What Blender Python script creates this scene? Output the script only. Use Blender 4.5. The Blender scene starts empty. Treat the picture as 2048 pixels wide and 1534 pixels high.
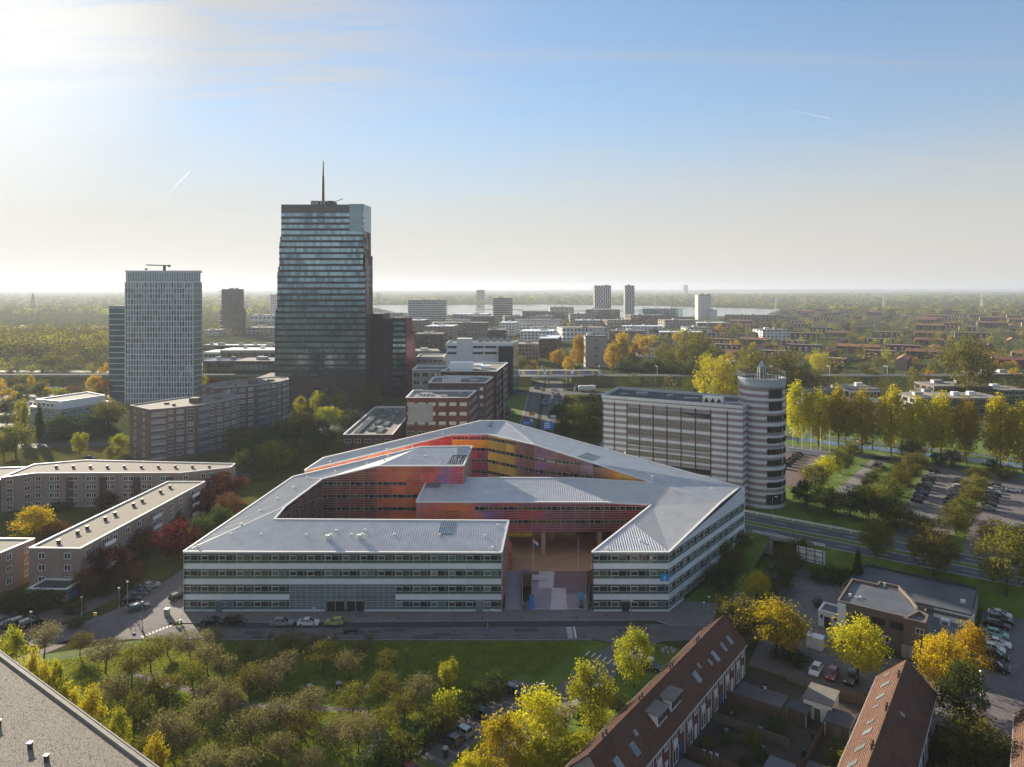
import bpy, bmesh, math, random
import numpy as np
from mathutils import Vector, Matrix
random.seed(7); RNG = np.random.default_rng(11)
S = bpy.context.scene; COL = S.collection
R = math.radians
# ------------------------------------------------------------------ camera, sky, sun, exposure
F = 1434.0; CAMZ = 70.0; HOR = 576.0
cam = bpy.data.cameras.new('camera'); camo = bpy.data.objects.new('camera', cam); COL.objects.link(camo)
camo.location = (0, 0, CAMZ); camo.rotation_euler = (R(90), 0, 0)
cam.sensor_width = 36.0; cam.lens = 36.0 * F / 2048.0
cam.shift_y = -(767.0 - HOR) / 2048.0
cam.clip_start = 1.0; cam.clip_end = 90000.0
S.camera = camo
SUN_EL, SUN_AZ = 16.8, -38.5
SKY_K = 8.0
sdir = Vector((math.sin(R(SUN_AZ)) * math.cos(R(SUN_EL)), math.cos(R(SUN_AZ)) * math.cos(R(SUN_EL)), math.sin(R(SUN_EL))))
sun = bpy.data.lights.new('sun', 'SUN'); sun.energy = 5.0; sun.angle = R(0.5); sun.color = (1.0, 0.88, 0.70)
suno = bpy.data.objects.new('sun', sun); COL.objects.link(suno)
suno.rotation_euler = (-sdir).to_track_quat('-Z', 'Y').to_euler(); suno.location = sdir * 500
W = bpy.data.worlds.new('World'); S.world = W; W.use_nodes = True
nt = W.node_tree; nt.nodes.clear()
def wn(t, **k):
    n = nt.nodes.new(t)
    for a, b in k.items(): setattr(n, a, b)
    return n
def wl(a, b): nt.links.new(a, b)
wo = wn('ShaderNodeOutputWorld'); bg = wn('ShaderNodeBackground'); bg.inputs['Strength'].default_value = 0.106
sky = wn('ShaderNodeTexSky', sky_type='NISHITA', sun_disc=False, sun_elevation=R(SUN_EL), sun_rotation=R(SUN_AZ),
         altitude=70.0, air_density=1.0, dust_density=0.12, ozone_density=3.0)
tc = wn('ShaderNodeTexCoord'); sx = wn('ShaderNodeSeparateXYZ'); wl(tc.outputs['Generated'], sx.inputs[0])
def wm(op, a, b=None, clamp=False):
    n = wn('ShaderNodeMath', operation=op, use_clamp=clamp)
    for i, v in enumerate((a, b)):
        if v is None: continue
        if isinstance(v, (int, float)): n.inputs[i].default_value = v
        else: wl(v, n.inputs[i])
    return n.outputs[0]
zc = wm('MAXIMUM', sx.outputs[2], 0.0)
el = wm('MULTIPLY', wm('ARCSINE', zc), 57.2958)                 # degrees above the horizon
az = wm('MULTIPLY', wm('ARCTAN2', sx.outputs[0], sx.outputs[1]), 57.2958)
den = wm('ADD', zc, 0.12)
cu = wm('DIVIDE', sx.outputs[0], den); cv = wm('DIVIDE', sx.outputs[1], den)
cx = wn('ShaderNodeCombineXYZ'); wl(cu, cx.inputs[0]); wl(cv, cx.inputs[1])
def noise(rot, scl, scale, detail, dist=0.0, rough=0.6):
    mp = wn('ShaderNodeMapping'); mp.inputs['Rotation'].default_value = (0, 0, R(rot)); mp.inputs['Scale'].default_value = (scl[0], scl[1], 1.0); wl(cx.outputs[0], mp.inputs[0])
    n = wn('ShaderNodeTexNoise'); n.inputs['Scale'].default_value = scale; n.inputs['Detail'].default_value = detail; n.inputs['Roughness'].default_value = rough; n.inputs['Distortion'].default_value = dist
    wl(mp.outputs[0], n.inputs['Vector']); return n.outputs[0]
def ramp(v, a, b, c=0.0, d=1.0):
    n = wn('ShaderNodeMapRange', interpolation_type='SMOOTHSTEP'); n.inputs[1].default_value = a; n.inputs[2].default_value = b; n.inputs[3].default_value = c; n.inputs[4].default_value = d
    wl(v, n.inputs[0]); return n.outputs[0]
fine = noise(38, (0.7, 4.2), 1.9, 12.0, 0.35, 0.68)
broad = noise(20, (0.6, 1.2), 0.55, 5.0, 0.3)
streak = noise(-9, (0.16, 2.6), 1.0, 8.0, 0.3)
# cirrus, thickest high up towards the sun; long thin streaks; a milky veil that thickens towards the horizon
cir = wm('MULTIPLY', ramp(wm('ADD', wm('MULTIPLY', fine, 0.75), wm('MULTIPLY', broad, 0.4)), 0.42, 0.66), wm('MULTIPLY', ramp(az, 6.0, -26.0, 0.05, 0.95), ramp(el, 9.0, 17.0)))
stk = wm('MULTIPLY', ramp(streak, 0.50, 0.74), 0.30)
veil = ramp(wm('ADD', el, wm('ADD', wm('MULTIPLY', wm('SUBTRACT', broad, 0.5), 9.0), wm('MULTIPLY', wm('SUBTRACT', streak, 0.5), 6.0))), 3.0, 13.0, 0.93, 0.0)
veil2 = ramp(el, 5.0, 20.0, 0.25, 0.0)
def screen(a, b): return wm('SUBTRACT', 1.0, wm('MULTIPLY', wm('SUBTRACT', 1.0, a), wm('SUBTRACT', 1.0, b)))
amount = screen(screen(stk, veil), veil2)
sdot = wn('ShaderNodeVectorMath', operation='DOT_PRODUCT'); wl(tc.outputs['Generated'], sdot.inputs[0]); sdot.inputs[1].default_value = tuple(sdir)
near = ramp(sdot.outputs['Value'], 0.962, 1.002)                    # thin cloud lit from behind, round the sun
cir = screen(cir, wm('MULTIPLY', near, 0.62))
bw = wn('ShaderNodeRGBToBW'); wl(sky.outputs[0], bw.inputs[0])
gain = wm('DIVIDE', 1.0, wm('ADD', 1.0, wm('MULTIPLY', bw.outputs[0], 1.0 / SKY_K)))
comp = wn('ShaderNodeVectorMath', operation='SCALE'); wl(sky.outputs[0], comp.inputs[0]); wl(gain, comp.inputs['Scale'])
glow = wm('MULTIPLY', bw.outputs[0], gain)
gc = wn('ShaderNodeCombineColor'); 
for i, k in enumerate((1.02, 0.98, 0.92)): wl(wm('MULTIPLY', wm('ADD', wm('MULTIPLY', glow, 0.27), 1.62), k), gc.inputs[i])
mixc = wn('ShaderNodeMix', data_type='RGBA'); wl(amount, mixc.inputs[0]); sat = wn('ShaderNodeHueSaturation'); sat.inputs['Saturation'].default_value = 0.92; sat.inputs['Value'].default_value = 0.80; wl(comp.outputs[0], sat.inputs['Color']); wl(sat.outputs[0], mixc.inputs[6]); wl(gc.outputs[0], mixc.inputs[7])
hc = wn('ShaderNodeCombineColor')
for i, k in enumerate((1.01, 1.0, 0.97)): wl(wm('MULTIPLY', wm('ADD', wm('ADD', wm('MULTIPLY', glow, 0.40), 1.35), wm('MULTIPLY', near, 1.0)), k), hc.inputs[i])
mix2 = wn('ShaderNodeMix', data_type='RGBA'); wl(cir, mix2.inputs[0]); wl(mixc.outputs[2], mix2.inputs[6]); wl(hc.outputs[0], mix2.inputs[7])
wl(mix2.outputs[2], bg.inputs['Color']); wl(bg.outputs[0], wo.inputs[0])
vs = S.view_settings; vs.view_transform = 'Standard'; vs.look = 'None'; vs.exposure = 1.38; vs.gamma = 1.0; vs.use_curve_mapping = False
cy = S.cycles
cy.max_bounces = 5; cy.diffuse_bounces = 2; cy.glossy_bounces = 2; cy.transmission_bounces = 2; cy.transparent_max_bounces = 4; cy.volume_bounces = 0
cy.caustics_reflective = False; cy.caustics_refractive = False; cy.sample_clamp_indirect = 4.0

# ------------------------------------------------------------------ helpers
def P(px, py, z=0.0):
    """world point at height z seen at photograph pixel (px, py)"""
    D = (CAMZ - z) * F / (py - HOR)
    return Vector(((px - 1024.0) * D / F, D, z))
def V(px, py, D):
    return Vector(((px - 1024.0) * D / F, D, CAMZ - (py - HOR) * D / F))

class MB:
    def __init__(s): s.v = []; s.f = []; s.m = []
    def add(s, vs, fs, m=0):
        o = len(s.v); s.v += [tuple(x) for x in vs]
        for f in fs: s.f.append(tuple(i + o for i in f)); s.m.append(m)
        return s
    def box(s, c, d, rz=0.0, m=0, taper=1.0):
        hx, hy, hz = d[0] / 2, d[1] / 2, d[2] / 2; ca, sa = math.cos(rz), math.sin(rz); vs = []
        for z, t in ((-hz, 1.0), (hz, taper)):
            for x, y in ((-hx, -hy), (hx, -hy), (hx, hy), (-hx, hy)):
                x, y = x * t, y * t
                vs.append((c[0] + x * ca - y * sa, c[1] + x * sa + y * ca, c[2] + z))
        return s.add(vs, [(3, 2, 1, 0), (4, 5, 6, 7), (0, 1, 5, 4), (1, 2, 6, 5), (2, 3, 7, 6), (3, 0, 4, 7)], m)
    def prism(s, poly, z0, z1, m=0, top=None, cap=True):
        n = len(poly)
        vs = [(p[0], p[1], z0) for p in poly] + [(p[0], p[1], z1) for p in poly]
        s.add(vs, [(i, (i + 1) % n, n + (i + 1) % n, n + i) for i in range(n)], m)
        if cap:
            s.add(vs[n:], [tuple(range(n))], m if top is None else top); s.add(vs[:n], [tuple(range(n - 1, -1, -1))], m)
        return s
    def bar(s, a, b, w, h=None, m=0, up=(0, 0, 1)):
        a, b = Vector(a), Vector(b); d = b - a
        if d.length < 1e-6: return s
        d.normalize(); u = Vector(up)
        if abs(d.dot(u)) > 0.98: u = Vector((1, 0, 0))
        x = d.cross(u).normalized() * (w / 2); y = x.cross(d).normalized() * ((h or w) / 2)
        vs = [a - x - y, a + x - y, a + x + y, a - x + y, b - x - y, b + x - y, b + x + y, b - x + y]
        return s.add(vs, [(0, 1, 2, 3), (7, 6, 5, 4), (4, 5, 1, 0), (5, 6, 2, 1), (6, 7, 3, 2), (7, 4, 0, 3)], m)
    def tube(s, a, b, r0, r1=None, n=6, m=0, cap=True):
        a, b = Vector(a), Vector(b); d = (b - a)
        if d.length < 1e-6: return s
        d.normalize(); r1 = r0 if r1 is None else r1
        u = Vector((0, 0, 1)) if abs(d.z) < 0.9 else Vector((1, 0, 0))
        x = d.cross(u).normalized(); y = d.cross(x).normalized(); vs = []
        for p, r in ((a, r0), (b, r1)):
            for i in range(n):
                t = 2 * math.pi * i / n; vs.append(p + x * (r * math.cos(t)) + y * (r * math.sin(t)))
        fs = [(i, (i + 1) % n, n + (i + 1) % n, n + i) for i in range(n)]
        if cap: fs += [tuple(range(n - 1, -1, -1)), tuple(range(n, 2 * n))]
        return s.add(vs, fs, m)
    def quad(s, a, b, c, d, m=0): return s.add([a, b, c, d], [(0, 1, 2, 3)], m)
    def lathe(s, c, prof, n=24, m=0):
        vs = []; k = len(prof)
        for r, z in prof:
            for i in range(n):
                t = 2 * math.pi * i / n; vs.append((c[0] + r * math.cos(t), c[1] + r * math.sin(t), c[2] + z))
        fs = [(j * n + i, j * n + (i + 1) % n, (j + 1) * n + (i + 1) % n, (j + 1) * n + i) for j in range(k - 1) for i in range(n)]
        return s.add(vs, fs, m)
    def mesh(s, name, mats):
        me = bpy.data.meshes.new(name); me.from_pydata(s.v, [], s.f)
        for q in (mats if isinstance(mats, (list, tuple)) else [mats]): me.materials.append(q)
        if isinstance(mats, (list, tuple)) and len(mats) > 1: me.polygons.foreach_set('material_index', s.m)
        me.update(); return me
    def build(s, name, mats, parent=None, kind=None, loc=None, label=None, rz=0.0):
        return obj(name, s.mesh(name, mats), parent, kind, loc, label, rz)
def obj(name, me, parent=None, kind=None, loc=None, label=None, rz=0.0):
    o = bpy.data.objects.new(name, me); COL.objects.link(o)
    if parent is not None: o.parent = parent
    if loc is not None: o.location = loc
    if rz: o.rotation_euler.z = rz
    if kind: o['kind'] = kind
    if label: o['label'] = label
    return o
def thing(name, label, cat, group=None, loc=(0, 0, 0), rz=0.0):
    o = bpy.data.objects.new(name, None); COL.objects.link(o); o.location = loc; o.rotation_euler.z = rz
    o.empty_display_size = 0.1
    return tag(o, label, cat, group)
def tag(o, label, cat, group=None):
    o['label'] = label; o['category'] = cat
    if group: o['group'] = group
    return o
def struct(name, mb, mat):
    return mb.build(name, mat, None, 'structure')
def sheet(name, pts, mat, z=None, kind='structure', parent=None):
    """flat polygon sheet"""
    m = MB(); m.add([(p[0], p[1], p[2] if z is None and len(p) > 2 else (z or 0.0)) for p in pts], [tuple(range(len(pts)))])
    bm = bmesh.new(); me0 = m.mesh(name, mat); bm.from_mesh(me0); bmesh.ops.recalc_face_normals(bm, faces=bm.faces)
    for f in bm.faces:
        if f.normal.z < 0: f.normal_flip()
    bmesh.ops.triangulate(bm, faces=bm.faces[:]); bm.to_mesh(me0); bm.free()
    return obj(name, me0, parent, kind)
def npmesh(name, verts, quads, mats, midx=None):
    me = bpy.data.meshes.new(name); nv, nq = len(verts), len(quads)
    me.vertices.add(nv); me.vertices.foreach_set('co', np.asarray(verts, dtype=np.float32).ravel())
    k = quads.shape[1]
    me.loops.add(nq * k); me.loops.foreach_set('vertex_index', np.asarray(quads, dtype=np.int32).ravel())
    me.polygons.add(nq); me.polygons.foreach_set('loop_start', np.arange(0, nq * k, k, dtype=np.int32))
    try: me.polygons.foreach_set('loop_total', np.full(nq, k, dtype=np.int32))
    except Exception: pass
    for q in (mats if isinstance(mats, (list, tuple)) else [mats]): me.materials.append(q)
    if midx is not None: me.polygons.foreach_set('material_index', np.asarray(midx, dtype=np.int32))
    me.update(calc_edges=True); me.validate(); return me
ORD = ['first', 'second', 'third', 'fourth', 'fifth', 'sixth', 'seventh', 'eighth', 'ninth', 'tenth', 'eleventh', 'twelfth',
       'thirteenth', 'fourteenth', 'fifteenth', 'sixteenth', 'seventeenth', 'eighteenth', 'nineteenth', 'twentieth', 'twenty-first',
       'twenty-second', 'twenty-third', 'twenty-fourth', 'twenty-fifth', 'twenty-sixth', 'twenty-seventh', 'twenty-eighth', 'twenty-ninth', 'thirtieth',
       'thirty-first', 'thirty-second', 'thirty-third', 'thirty-fourth', 'thirty-fifth', 'thirty-sixth', 'thirty-seventh', 'thirty-eighth', 'thirty-ninth', 'fortieth']

# ------------------------------------------------------------------ materials
class NB:
    def __init__(s, name):
        s.m = bpy.data.materials.new(name); s.m.use_nodes = True; s.t = s.m.node_tree; s.t.nodes.clear()
        s.out = s.n('ShaderNodeOutputMaterial'); s.bsdf = None
    def n(s, t, ins=None, **k):
        n = s.t.nodes.new(t)
        for a, b in k.items(): setattr(n, a, b)
        for a, b in (ins or {}).items():
            if hasattr(b, 'is_output') or isinstance(b, bpy.types.NodeSocket): s.t.links.new(b, n.inputs[a])
            else: n.inputs[a].default_value = b
        return n
    def l(s, a, b): s.t.links.new(a, b)
def rgb(c): return (c[0], c[1], c[2], 1.0)
def noisecol(b, c, var, scale, coord='Object', detail=5.0, stretch=None, contrast=1.0, rnd=0.0):
    """base colour with soft noise variation between c*(1-var) and c*(1+var)"""
    t = b.n('ShaderNodeTexCoord'); src = t.outputs[coord] if coord != 'World' else b.n('ShaderNodeNewGeometry').outputs['Position']
    if stretch: src = b.n('ShaderNodeMapping', {'Vector': src, 'Scale': stretch}).outputs[0]
    nz = b.n('ShaderNodeTexNoise', {'Vector': src, 'Scale': scale, 'Detail': detail, 'Roughness': 0.65})
    fac = b.n('ShaderNodeMapRange', {0: nz.outputs[0], 1: 0.5 - 0.28 / contrast, 2: 0.5 + 0.28 / contrast}).outputs[0]
    lo = tuple(max(0, x * (1 - var)) for x in c); hi = tuple(min(1, x * (1 + var)) for x in c)
    mx = b.n('ShaderNodeMix', {0: fac, 6: rgb(lo), 7: rgb(hi)}, data_type='RGBA')
    col = mx.outputs[2]
    if rnd:
        oi = b.n('ShaderNodeObjectInfo'); v = b.n('ShaderNodeMapRange', {0: oi.outputs['Random'], 3: 1 - rnd, 4: 1 + rnd}).outputs[0]
        col = b.n('ShaderNodeHueSaturation', {'Color': col, 'Value': v}).outputs[0]
    return col, src, nz.outputs[0]
def mat(name, c, rough=0.8, var=0.12, scale=0.6, metal=0.0, spec=0.5, bump=0.0, bscale=8.0, coord='Object', stretch=None, contrast=1.0, rnd=0.0, coat=0.0, detail=5.0):
    b = NB(name); col, src, nz = noisecol(b, c, var, scale, coord, detail, stretch, contrast, rnd)
    p = b.n('ShaderNodeBsdfPrincipled', {'Base Color': col, 'Roughness': rough, 'Metallic': metal, 'Specular IOR Level': spec, 'Coat Weight': coat})
    if bump:
        n2 = b.n('ShaderNodeTexNoise', {'Vector': src, 'Scale': bscale, 'Detail': 4.0})
        bp = b.n('ShaderNodeBump', {'Height': n2.outputs[0], 'Strength': bump, 'Distance': 0.05}); b.l(bp.outputs[0], p.inputs['Normal'])
    b.l(p.outputs[0], b.out.inputs[0]); b.bsdf = p
    return b.m
def brickmat(name, c1, c2, mortar, scale=1.0, bw=0.5, bh=0.25, rough=0.9, var=0.2, vscale=0.15, ms=0.02, coord='Object', rot=None, bump=0.3):
    b = NB(name); t = b.n('ShaderNodeTexCoord'); src = t.outputs[coord]
    if rot: src = b.n('ShaderNodeMapping', {'Vector': src, 'Rotation': rot}).outputs[0]
    br = b.n('ShaderNodeTexBrick', {'Vector': src, 'Color1': rgb(c1), 'Color2': rgb(c2), 'Mortar': rgb(mortar), 'Scale': scale, 'Mortar Size': ms, 'Brick Width': bw, 'Row Height': bh, 'Bias': 0.0})
    nz = b.n('ShaderNodeTexNoise', {'Vector': t.outputs[coord], 'Scale': vscale, 'Detail': 7.0, 'Roughness': 0.7})
    v = b.n('ShaderNodeMapRange', {0: nz.outputs[0], 1: 0.25, 2: 0.75, 3: 1 - var, 4: 1 + var}).outputs[0]
    h = b.n('ShaderNodeHueSaturation', {'Color': br.outputs[0], 'Value': v})
    p = b.n('ShaderNodeBsdfPrincipled', {'Base Color': h.outputs[0], 'Roughness': rough, 'Specular IOR Level': 0.3})
    if bump:
        bp = b.n('ShaderNodeBump', {'Height': br.outputs[1], 'Strength': bump, 'Distance': 0.02}); bp.invert = True; b.l(bp.outputs[0], p.inputs['Normal'])
    b.l(p.outputs[0], b.out.inputs[0]); return b.m
def leafmat(name, c, c2, trans=0.45, var=0.35, rnd=0.18, hue=0.02):
    b = NB(name); g = b.n('ShaderNodeNewGeometry'); oi = b.n('ShaderNodeObjectInfo')
    n1 = b.n('ShaderNodeTexNoise', {'Vector': g.outputs['Position'], 'Scale': 0.55, 'Detail': 3.0})
    fac = b.n('ShaderNodeMapRange', {0: n1.outputs[0], 1: 0.36, 2: 0.64}).outputs[0]
    wn_ = b.n('ShaderNodeTexWhiteNoise', {'W': g.outputs['Random Per Island']}, noise_dimensions='1D')
    f2 = b.n('ShaderNodeMath', {0: fac, 1: b.n('ShaderNodeMapRange', {0: wn_.outputs[0], 3: -0.35, 4: 0.35}).outputs[0]}, operation='ADD', use_clamp=True).outputs[0]
    mx = b.n('ShaderNodeMix', {0: f2, 6: rgb(c), 7: rgb(c2)}, data_type='RGBA')
    v = b.n('ShaderNodeMapRange', {0: oi.outputs['Random'], 3: 1 - rnd, 4: 1 + rnd}).outputs[0]
    hshift = b.n('ShaderNodeMapRange', {0: b.n('ShaderNodeMath', {0: oi.outputs['Random'], 1: 7.31}, operation='MULTIPLY').outputs[0], 1: 0, 2: 7.31, 3: 0.5 - hue, 4: 0.5 + hue}).outputs[0]
    h = b.n('ShaderNodeHueSaturation', {'Color': mx.outputs[2], 'Value': v, 'Hue': hshift})
    d = b.n('ShaderNodeBsdfDiffuse', {'Color': h.outputs[0]})
    tr = b.n('ShaderNodeBsdfTranslucent', {'Color': h.outputs[0]})
    mxs = b.n('ShaderNodeMixShader', {0: trans, 1: d.outputs[0], 2: tr.outputs[0]})
    b.l(mxs.outputs[0], b.out.inputs[0]); return b.m
def glassmat(name, c, rough=0.06, var=0.3, scale=0.35, spec=0.9, rnd=0.25, metal=0.0):
    return mat(name, c, rough, var, scale, metal, spec, rnd=rnd)

M = {}
M['asphalt'] = mat('asphalt', (0.060, 0.062, 0.068), 0.85, 0.22, 0.25, bump=0.25, bscale=30)
M['asphalt_dark'] = mat('asphalt_dark', (0.040, 0.041, 0.045), 0.8, 0.25, 0.3, bump=0.2, bscale=30)
M['paving'] = brickmat('paving', (0.180, 0.163, 0.163), (0.130, 0.118, 0.122), (0.065, 0.06, 0.06), 1.0, 0.42, 0.21, vscale=0.18, var=0.28)
M['paving_light'] = brickmat('paving_light', (0.21, 0.195, 0.185), (0.165, 0.155, 0.15), (0.09, 0.085, 0.08), 1.0, 0.6, 0.6, vscale=0.15, var=0.25)
M['paving_red'] = brickmat('paving_red', (0.165, 0.115, 0.10), (0.12, 0.088, 0.08), (0.06, 0.05, 0.05), 1.0, 0.42, 0.21, vscale=0.15, var=0.28)
M['kerb'] = mat('kerb', (0.27, 0.265, 0.26), 0.85, 0.15, 2.0)
M['ballast'] = mat('ballast', (0.105, 0.09, 0.075), 0.95, 0.3, 1.0)
M['line'] = mat('line', (0.62, 0.62, 0.60), 0.7, 0.25, 2.5, contrast=1.6)
M['grass'] = mat('grass', (0.092, 0.138, 0.022), 0.95, 0.45, 0.22, bump=0.6, bscale=14, spec=0.15, contrast=1.2, detail=9)
M['grass_dry'] = mat('grass_dry', (0.085, 0.085, 0.026), 0.95, 0.4, 0.12, bump=0.5, bscale=9, spec=0.0, detail=9)
M['ground'] = mat('ground', (0.060, 0.068, 0.030), 1.0, 0.5, 0.012, spec=0.0, coord='World', detail=12, contrast=1.3)
M['soil'] = mat('soil', (0.045, 0.036, 0.026), 0.95, 0.4, 0.5, bump=0.5, bscale=6)
M['gravel'] = mat('gravel', (0.215, 0.192, 0.16), 0.95, 0.32, 2.6, bump=0.5, bscale=7.0, contrast=1.3, detail=10)
M['roof_felt'] = mat('roof_felt', (0.17, 0.16, 0.145), 0.92, 0.30, 0.3, bump=0.4, bscale=12)
M['roof_dark'] = mat('roof_dark', (0.060, 0.063, 0.068), 0.85, 0.35, 0.25, bump=0.3, bscale=8, contrast=1.4)
M['roof_wet'] = mat('roof_wet', (0.085, 0.092, 0.105), 0.55, 0.30, 0.22, bump=0.15, bscale=9, contrast=1.4)
M['metal_roof'] = mat('metal_roof', (0.60, 0.60, 0.60), 0.45, 0.20, 0.35, metal=0.22, contrast=1.3, detail=9, stretch=(1, 1, 1))
M['metal_seam'] = mat('metal_seam', (0.64, 0.64, 0.64), 0.45, 0.05, 0.3, metal=0.22)
M['white_trim'] = mat('white_trim', (0.74, 0.73, 0.70), 0.5, 0.05, 0.5)
M['white_panel'] = mat('white_panel', (0.78, 0.81, 0.84), 0.38, 0.08, 0.35, metal=0.15, rnd=0.06)
M['white'] = mat('white', (0.70, 0.70, 0.68), 0.6, 0.08, 0.4)
M['grey_metal'] = mat('grey_metal', (0.33, 0.34, 0.35), 0.5, 0.15, 1.0, metal=0.4)
M['steel'] = mat('steel', (0.42, 0.43, 0.44), 0.4, 0.1, 1.0, metal=0.7)
M['dark'] = mat('dark', (0.025, 0.026, 0.028), 0.6, 0.3, 0.8)
M['interior'] = mat('interior', (0.045, 0.043, 0.042), 0.9, 0.4, 0.6)
M['glass'] = glassmat('glass', (0.020, 0.026, 0.026))
M['glass_green'] = glassmat('glass_green', (0.095, 0.150, 0.135), 0.12, 0.25, 0.25)
M['glass_pale'] = glassmat('glass_pale', (0.16, 0.20, 0.21), 0.15, 0.3, 0.3)
M['glass_blue'] = glassmat('glass_blue', (0.16, 0.27, 0.34), 0.08, 0.3, 0.12, metal=0.55)
M['frame'] = mat('frame', (0.50, 0.51, 0.49), 0.5, 0.05, 1.0)
M['frame_white'] = mat('frame_white', (0.72, 0.72, 0.70), 0.6, 0.06, 1.0)
M['red_brick'] = brickmat('red_brick', (0.150, 0.052, 0.040), (0.110, 0.040, 0.033), (0.13, 0.085, 0.07), 1.0, 0.44, 0.13, vscale=0.12)
M['dark_brick'] = brickmat('dark_brick', (0.085, 0.045, 0.038), (0.062, 0.035, 0.030), (0.08, 0.06, 0.052), 1.0, 0.44, 0.13, vscale=0.1)
M['pink_brick'] = brickmat('pink_brick', (0.30, 0.22, 0.175), (0.245, 0.175, 0.14), (0.27, 0.22, 0.19), 1.0, 0.44, 0.13, vscale=0.2)
M['brown_wall'] = mat('brown_wall', (0.145, 0.110, 0.090), 0.85, 0.15, 0.3)
M['mauve'] = mat('mauve', (0.25, 0.205, 0.215), 0.7, 0.12, 0.5)
M['stripe_white'] = mat('stripe_white', (0.54, 0.56, 0.57), 0.6, 0.10, 0.5)
M['tiles'] = brickmat('tiles', (0.170, 0.088, 0.055), (0.115, 0.058, 0.040), (0.055, 0.03, 0.021), 1.0, 0.30, 0.36, vscale=0.35, var=0.3, ms=0.035, bump=0.9)
M['wood'] = mat('wood', (0.115, 0.075, 0.048), 0.85, 0.35, 0.8, stretch=(6, 6, 0.4), bump=0.3)
M['wood_grey'] = mat('wood_grey', (0.13, 0.12, 0.105), 0.9, 0.3, 0.8, stretch=(6, 6, 0.4))
M['bark'] = mat('bark', (0.055, 0.043, 0.033), 0.95, 0.35, 3.0, bump=0.5)
M['concrete'] = mat('concrete', (0.30, 0.295, 0.28), 0.85, 0.2, 0.3)
M['sign_blue'] = mat('sign_blue', (0.02, 0.20, 0.62), 0.4, 0.04, 1.0)
M['logo_blue'] = mat('logo_blue', (0.01, 0.28, 0.60), 0.4, 0.04, 1.0)
M['sign_yellow'] = mat('sign_yellow', (0.75, 0.40, 0.02), 0.4, 0.04, 1.0)
M['letter_white'] = mat('letter_white', (0.8, 0.8, 0.8), 0.5, 0.02, 1.0)
M['red'] = mat('red', (0.42, 0.03, 0.03), 0.4, 0.1, 1.0)
M['teal'] = mat('teal', (0.03, 0.17, 0.22), 0.5, 0.08, 1.0)
M['blue_paint'] = mat('blue_paint', (0.03, 0.10, 0.30), 0.5, 0.1, 1.0)
M['orange_frame'] = mat('orange_frame', (0.70, 0.42, 0.04), 0.35, 0.1, 0.5, metal=0.3)
M['rubber'] = mat('rubber', (0.014, 0.014, 0.015), 0.8, 0.2, 3.0)
M['car_glass'] = glassmat('car_glass', (0.012, 0.014, 0.016), 0.05, 0.2, 0.5, rnd=0.0)
M['solar'] = mat('solar', (0.018, 0.024, 0.055), 0.2, 0.2, 1.0)
for nm, c in (('black', (0.010, 0.010, 0.012)), ('navy', (0.012, 0.020, 0.045)), ('grey', (0.075, 0.08, 0.085)), ('silver', (0.36, 0.37, 0.38)),
              ('white', (0.72, 0.72, 0.71)), ('red', (0.22, 0.012, 0.016)), ('blue', (0.03, 0.08, 0.20)), ('lime', (0.42, 0.44, 0.13)), ('mint', (0.28, 0.50, 0.42)), ('green', (0.015, 0.06, 0.02))):
    M['paint_' + nm] = mat('paint_' + nm, c, 0.28, 0.03, 0.5, metal=0.3 if nm in ('silver', 'grey') else 0.0, coat=0.6)
# dichroic cladding colours of the courtyard
for nm, c in (('crimson', (0.55, 0.04, 0.05)), ('orange', (0.80, 0.16, 0.04)), ('magenta', (0.42, 0.06, 0.22)), ('violet', (0.22, 0.11, 0.40)), ('plum', (0.15, 0.055, 0.085)),
              ('maroon', (0.135, 0.030, 0.030)), ('gold', (0.90, 0.50, 0.02)), ('yellow', (0.72, 0.56, 0.06)), ('umber', (0.115, 0.062, 0.045)), ('mauvefilm', (0.25, 0.125, 0.15)), ('pink', (0.68, 0.22, 0.26)), ('pale', (0.50, 0.42, 0.36))):
    b = NB('film_' + nm); col, src, nz = noisecol(b, c, 0.38, 0.5, 'World', 4.0, None, 1.2, 0.15)
    p = b.n('ShaderNodeBsdfPrincipled', {'Base Color': col, 'Roughness': 0.32, 'Metallic': 0.20, 'Coat Weight': 0.25, 'Coat Roughness': 0.1}); b.l(p.outputs[0], b.out.inputs[0]); M['film_' + nm] = b.m
# foliage
M['leaf_yellow'] = leafmat('leaf_yellow', (0.50, 0.41, 0.018), (0.36, 0.32, 0.022), 0.5, hue=0.016, rnd=0.24)
M['leaf_gold'] = leafmat('leaf_gold', (0.52, 0.34, 0.015), (0.36, 0.25, 0.020), 0.5, hue=0.012)
M['leaf_lime'] = leafmat('leaf_lime', (0.38, 0.36, 0.022), (0.23, 0.25, 0.020), 0.5, hue=0.01)
M['leaf_olive'] = leafmat('leaf_olive', (0.21, 0.185, 0.030), (0.115, 0.115, 0.024), 0.42, hue=0.012)
M['leaf_green'] = leafmat('leaf_green', (0.085, 0.110, 0.024), (0.046, 0.068, 0.018), 0.4)
M['leaf_dark'] = leafmat('leaf_dark', (0.028, 0.040, 0.012), (0.018, 0.028, 0.010), 0.35)
M['leaf_brown'] = leafmat('leaf_brown', (0.25, 0.215, 0.085), (0.155, 0.138, 0.056), 0.45, hue=0.008)
M['leaf_rust'] = leafmat('leaf_rust', (0.19, 0.075, 0.022), (0.12, 0.062, 0.020), 0.42)
M['leaf_red'] = leafmat('leaf_red', (0.155, 0.028, 0.020), (0.075, 0.017, 0.014), 0.42)
M['leaf_mix'] = leafmat('leaf_mix', (0.17, 0.145, 0.028), (0.075, 0.088, 0.022), 0.4, hue=0.03, rnd=0.25)
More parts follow.
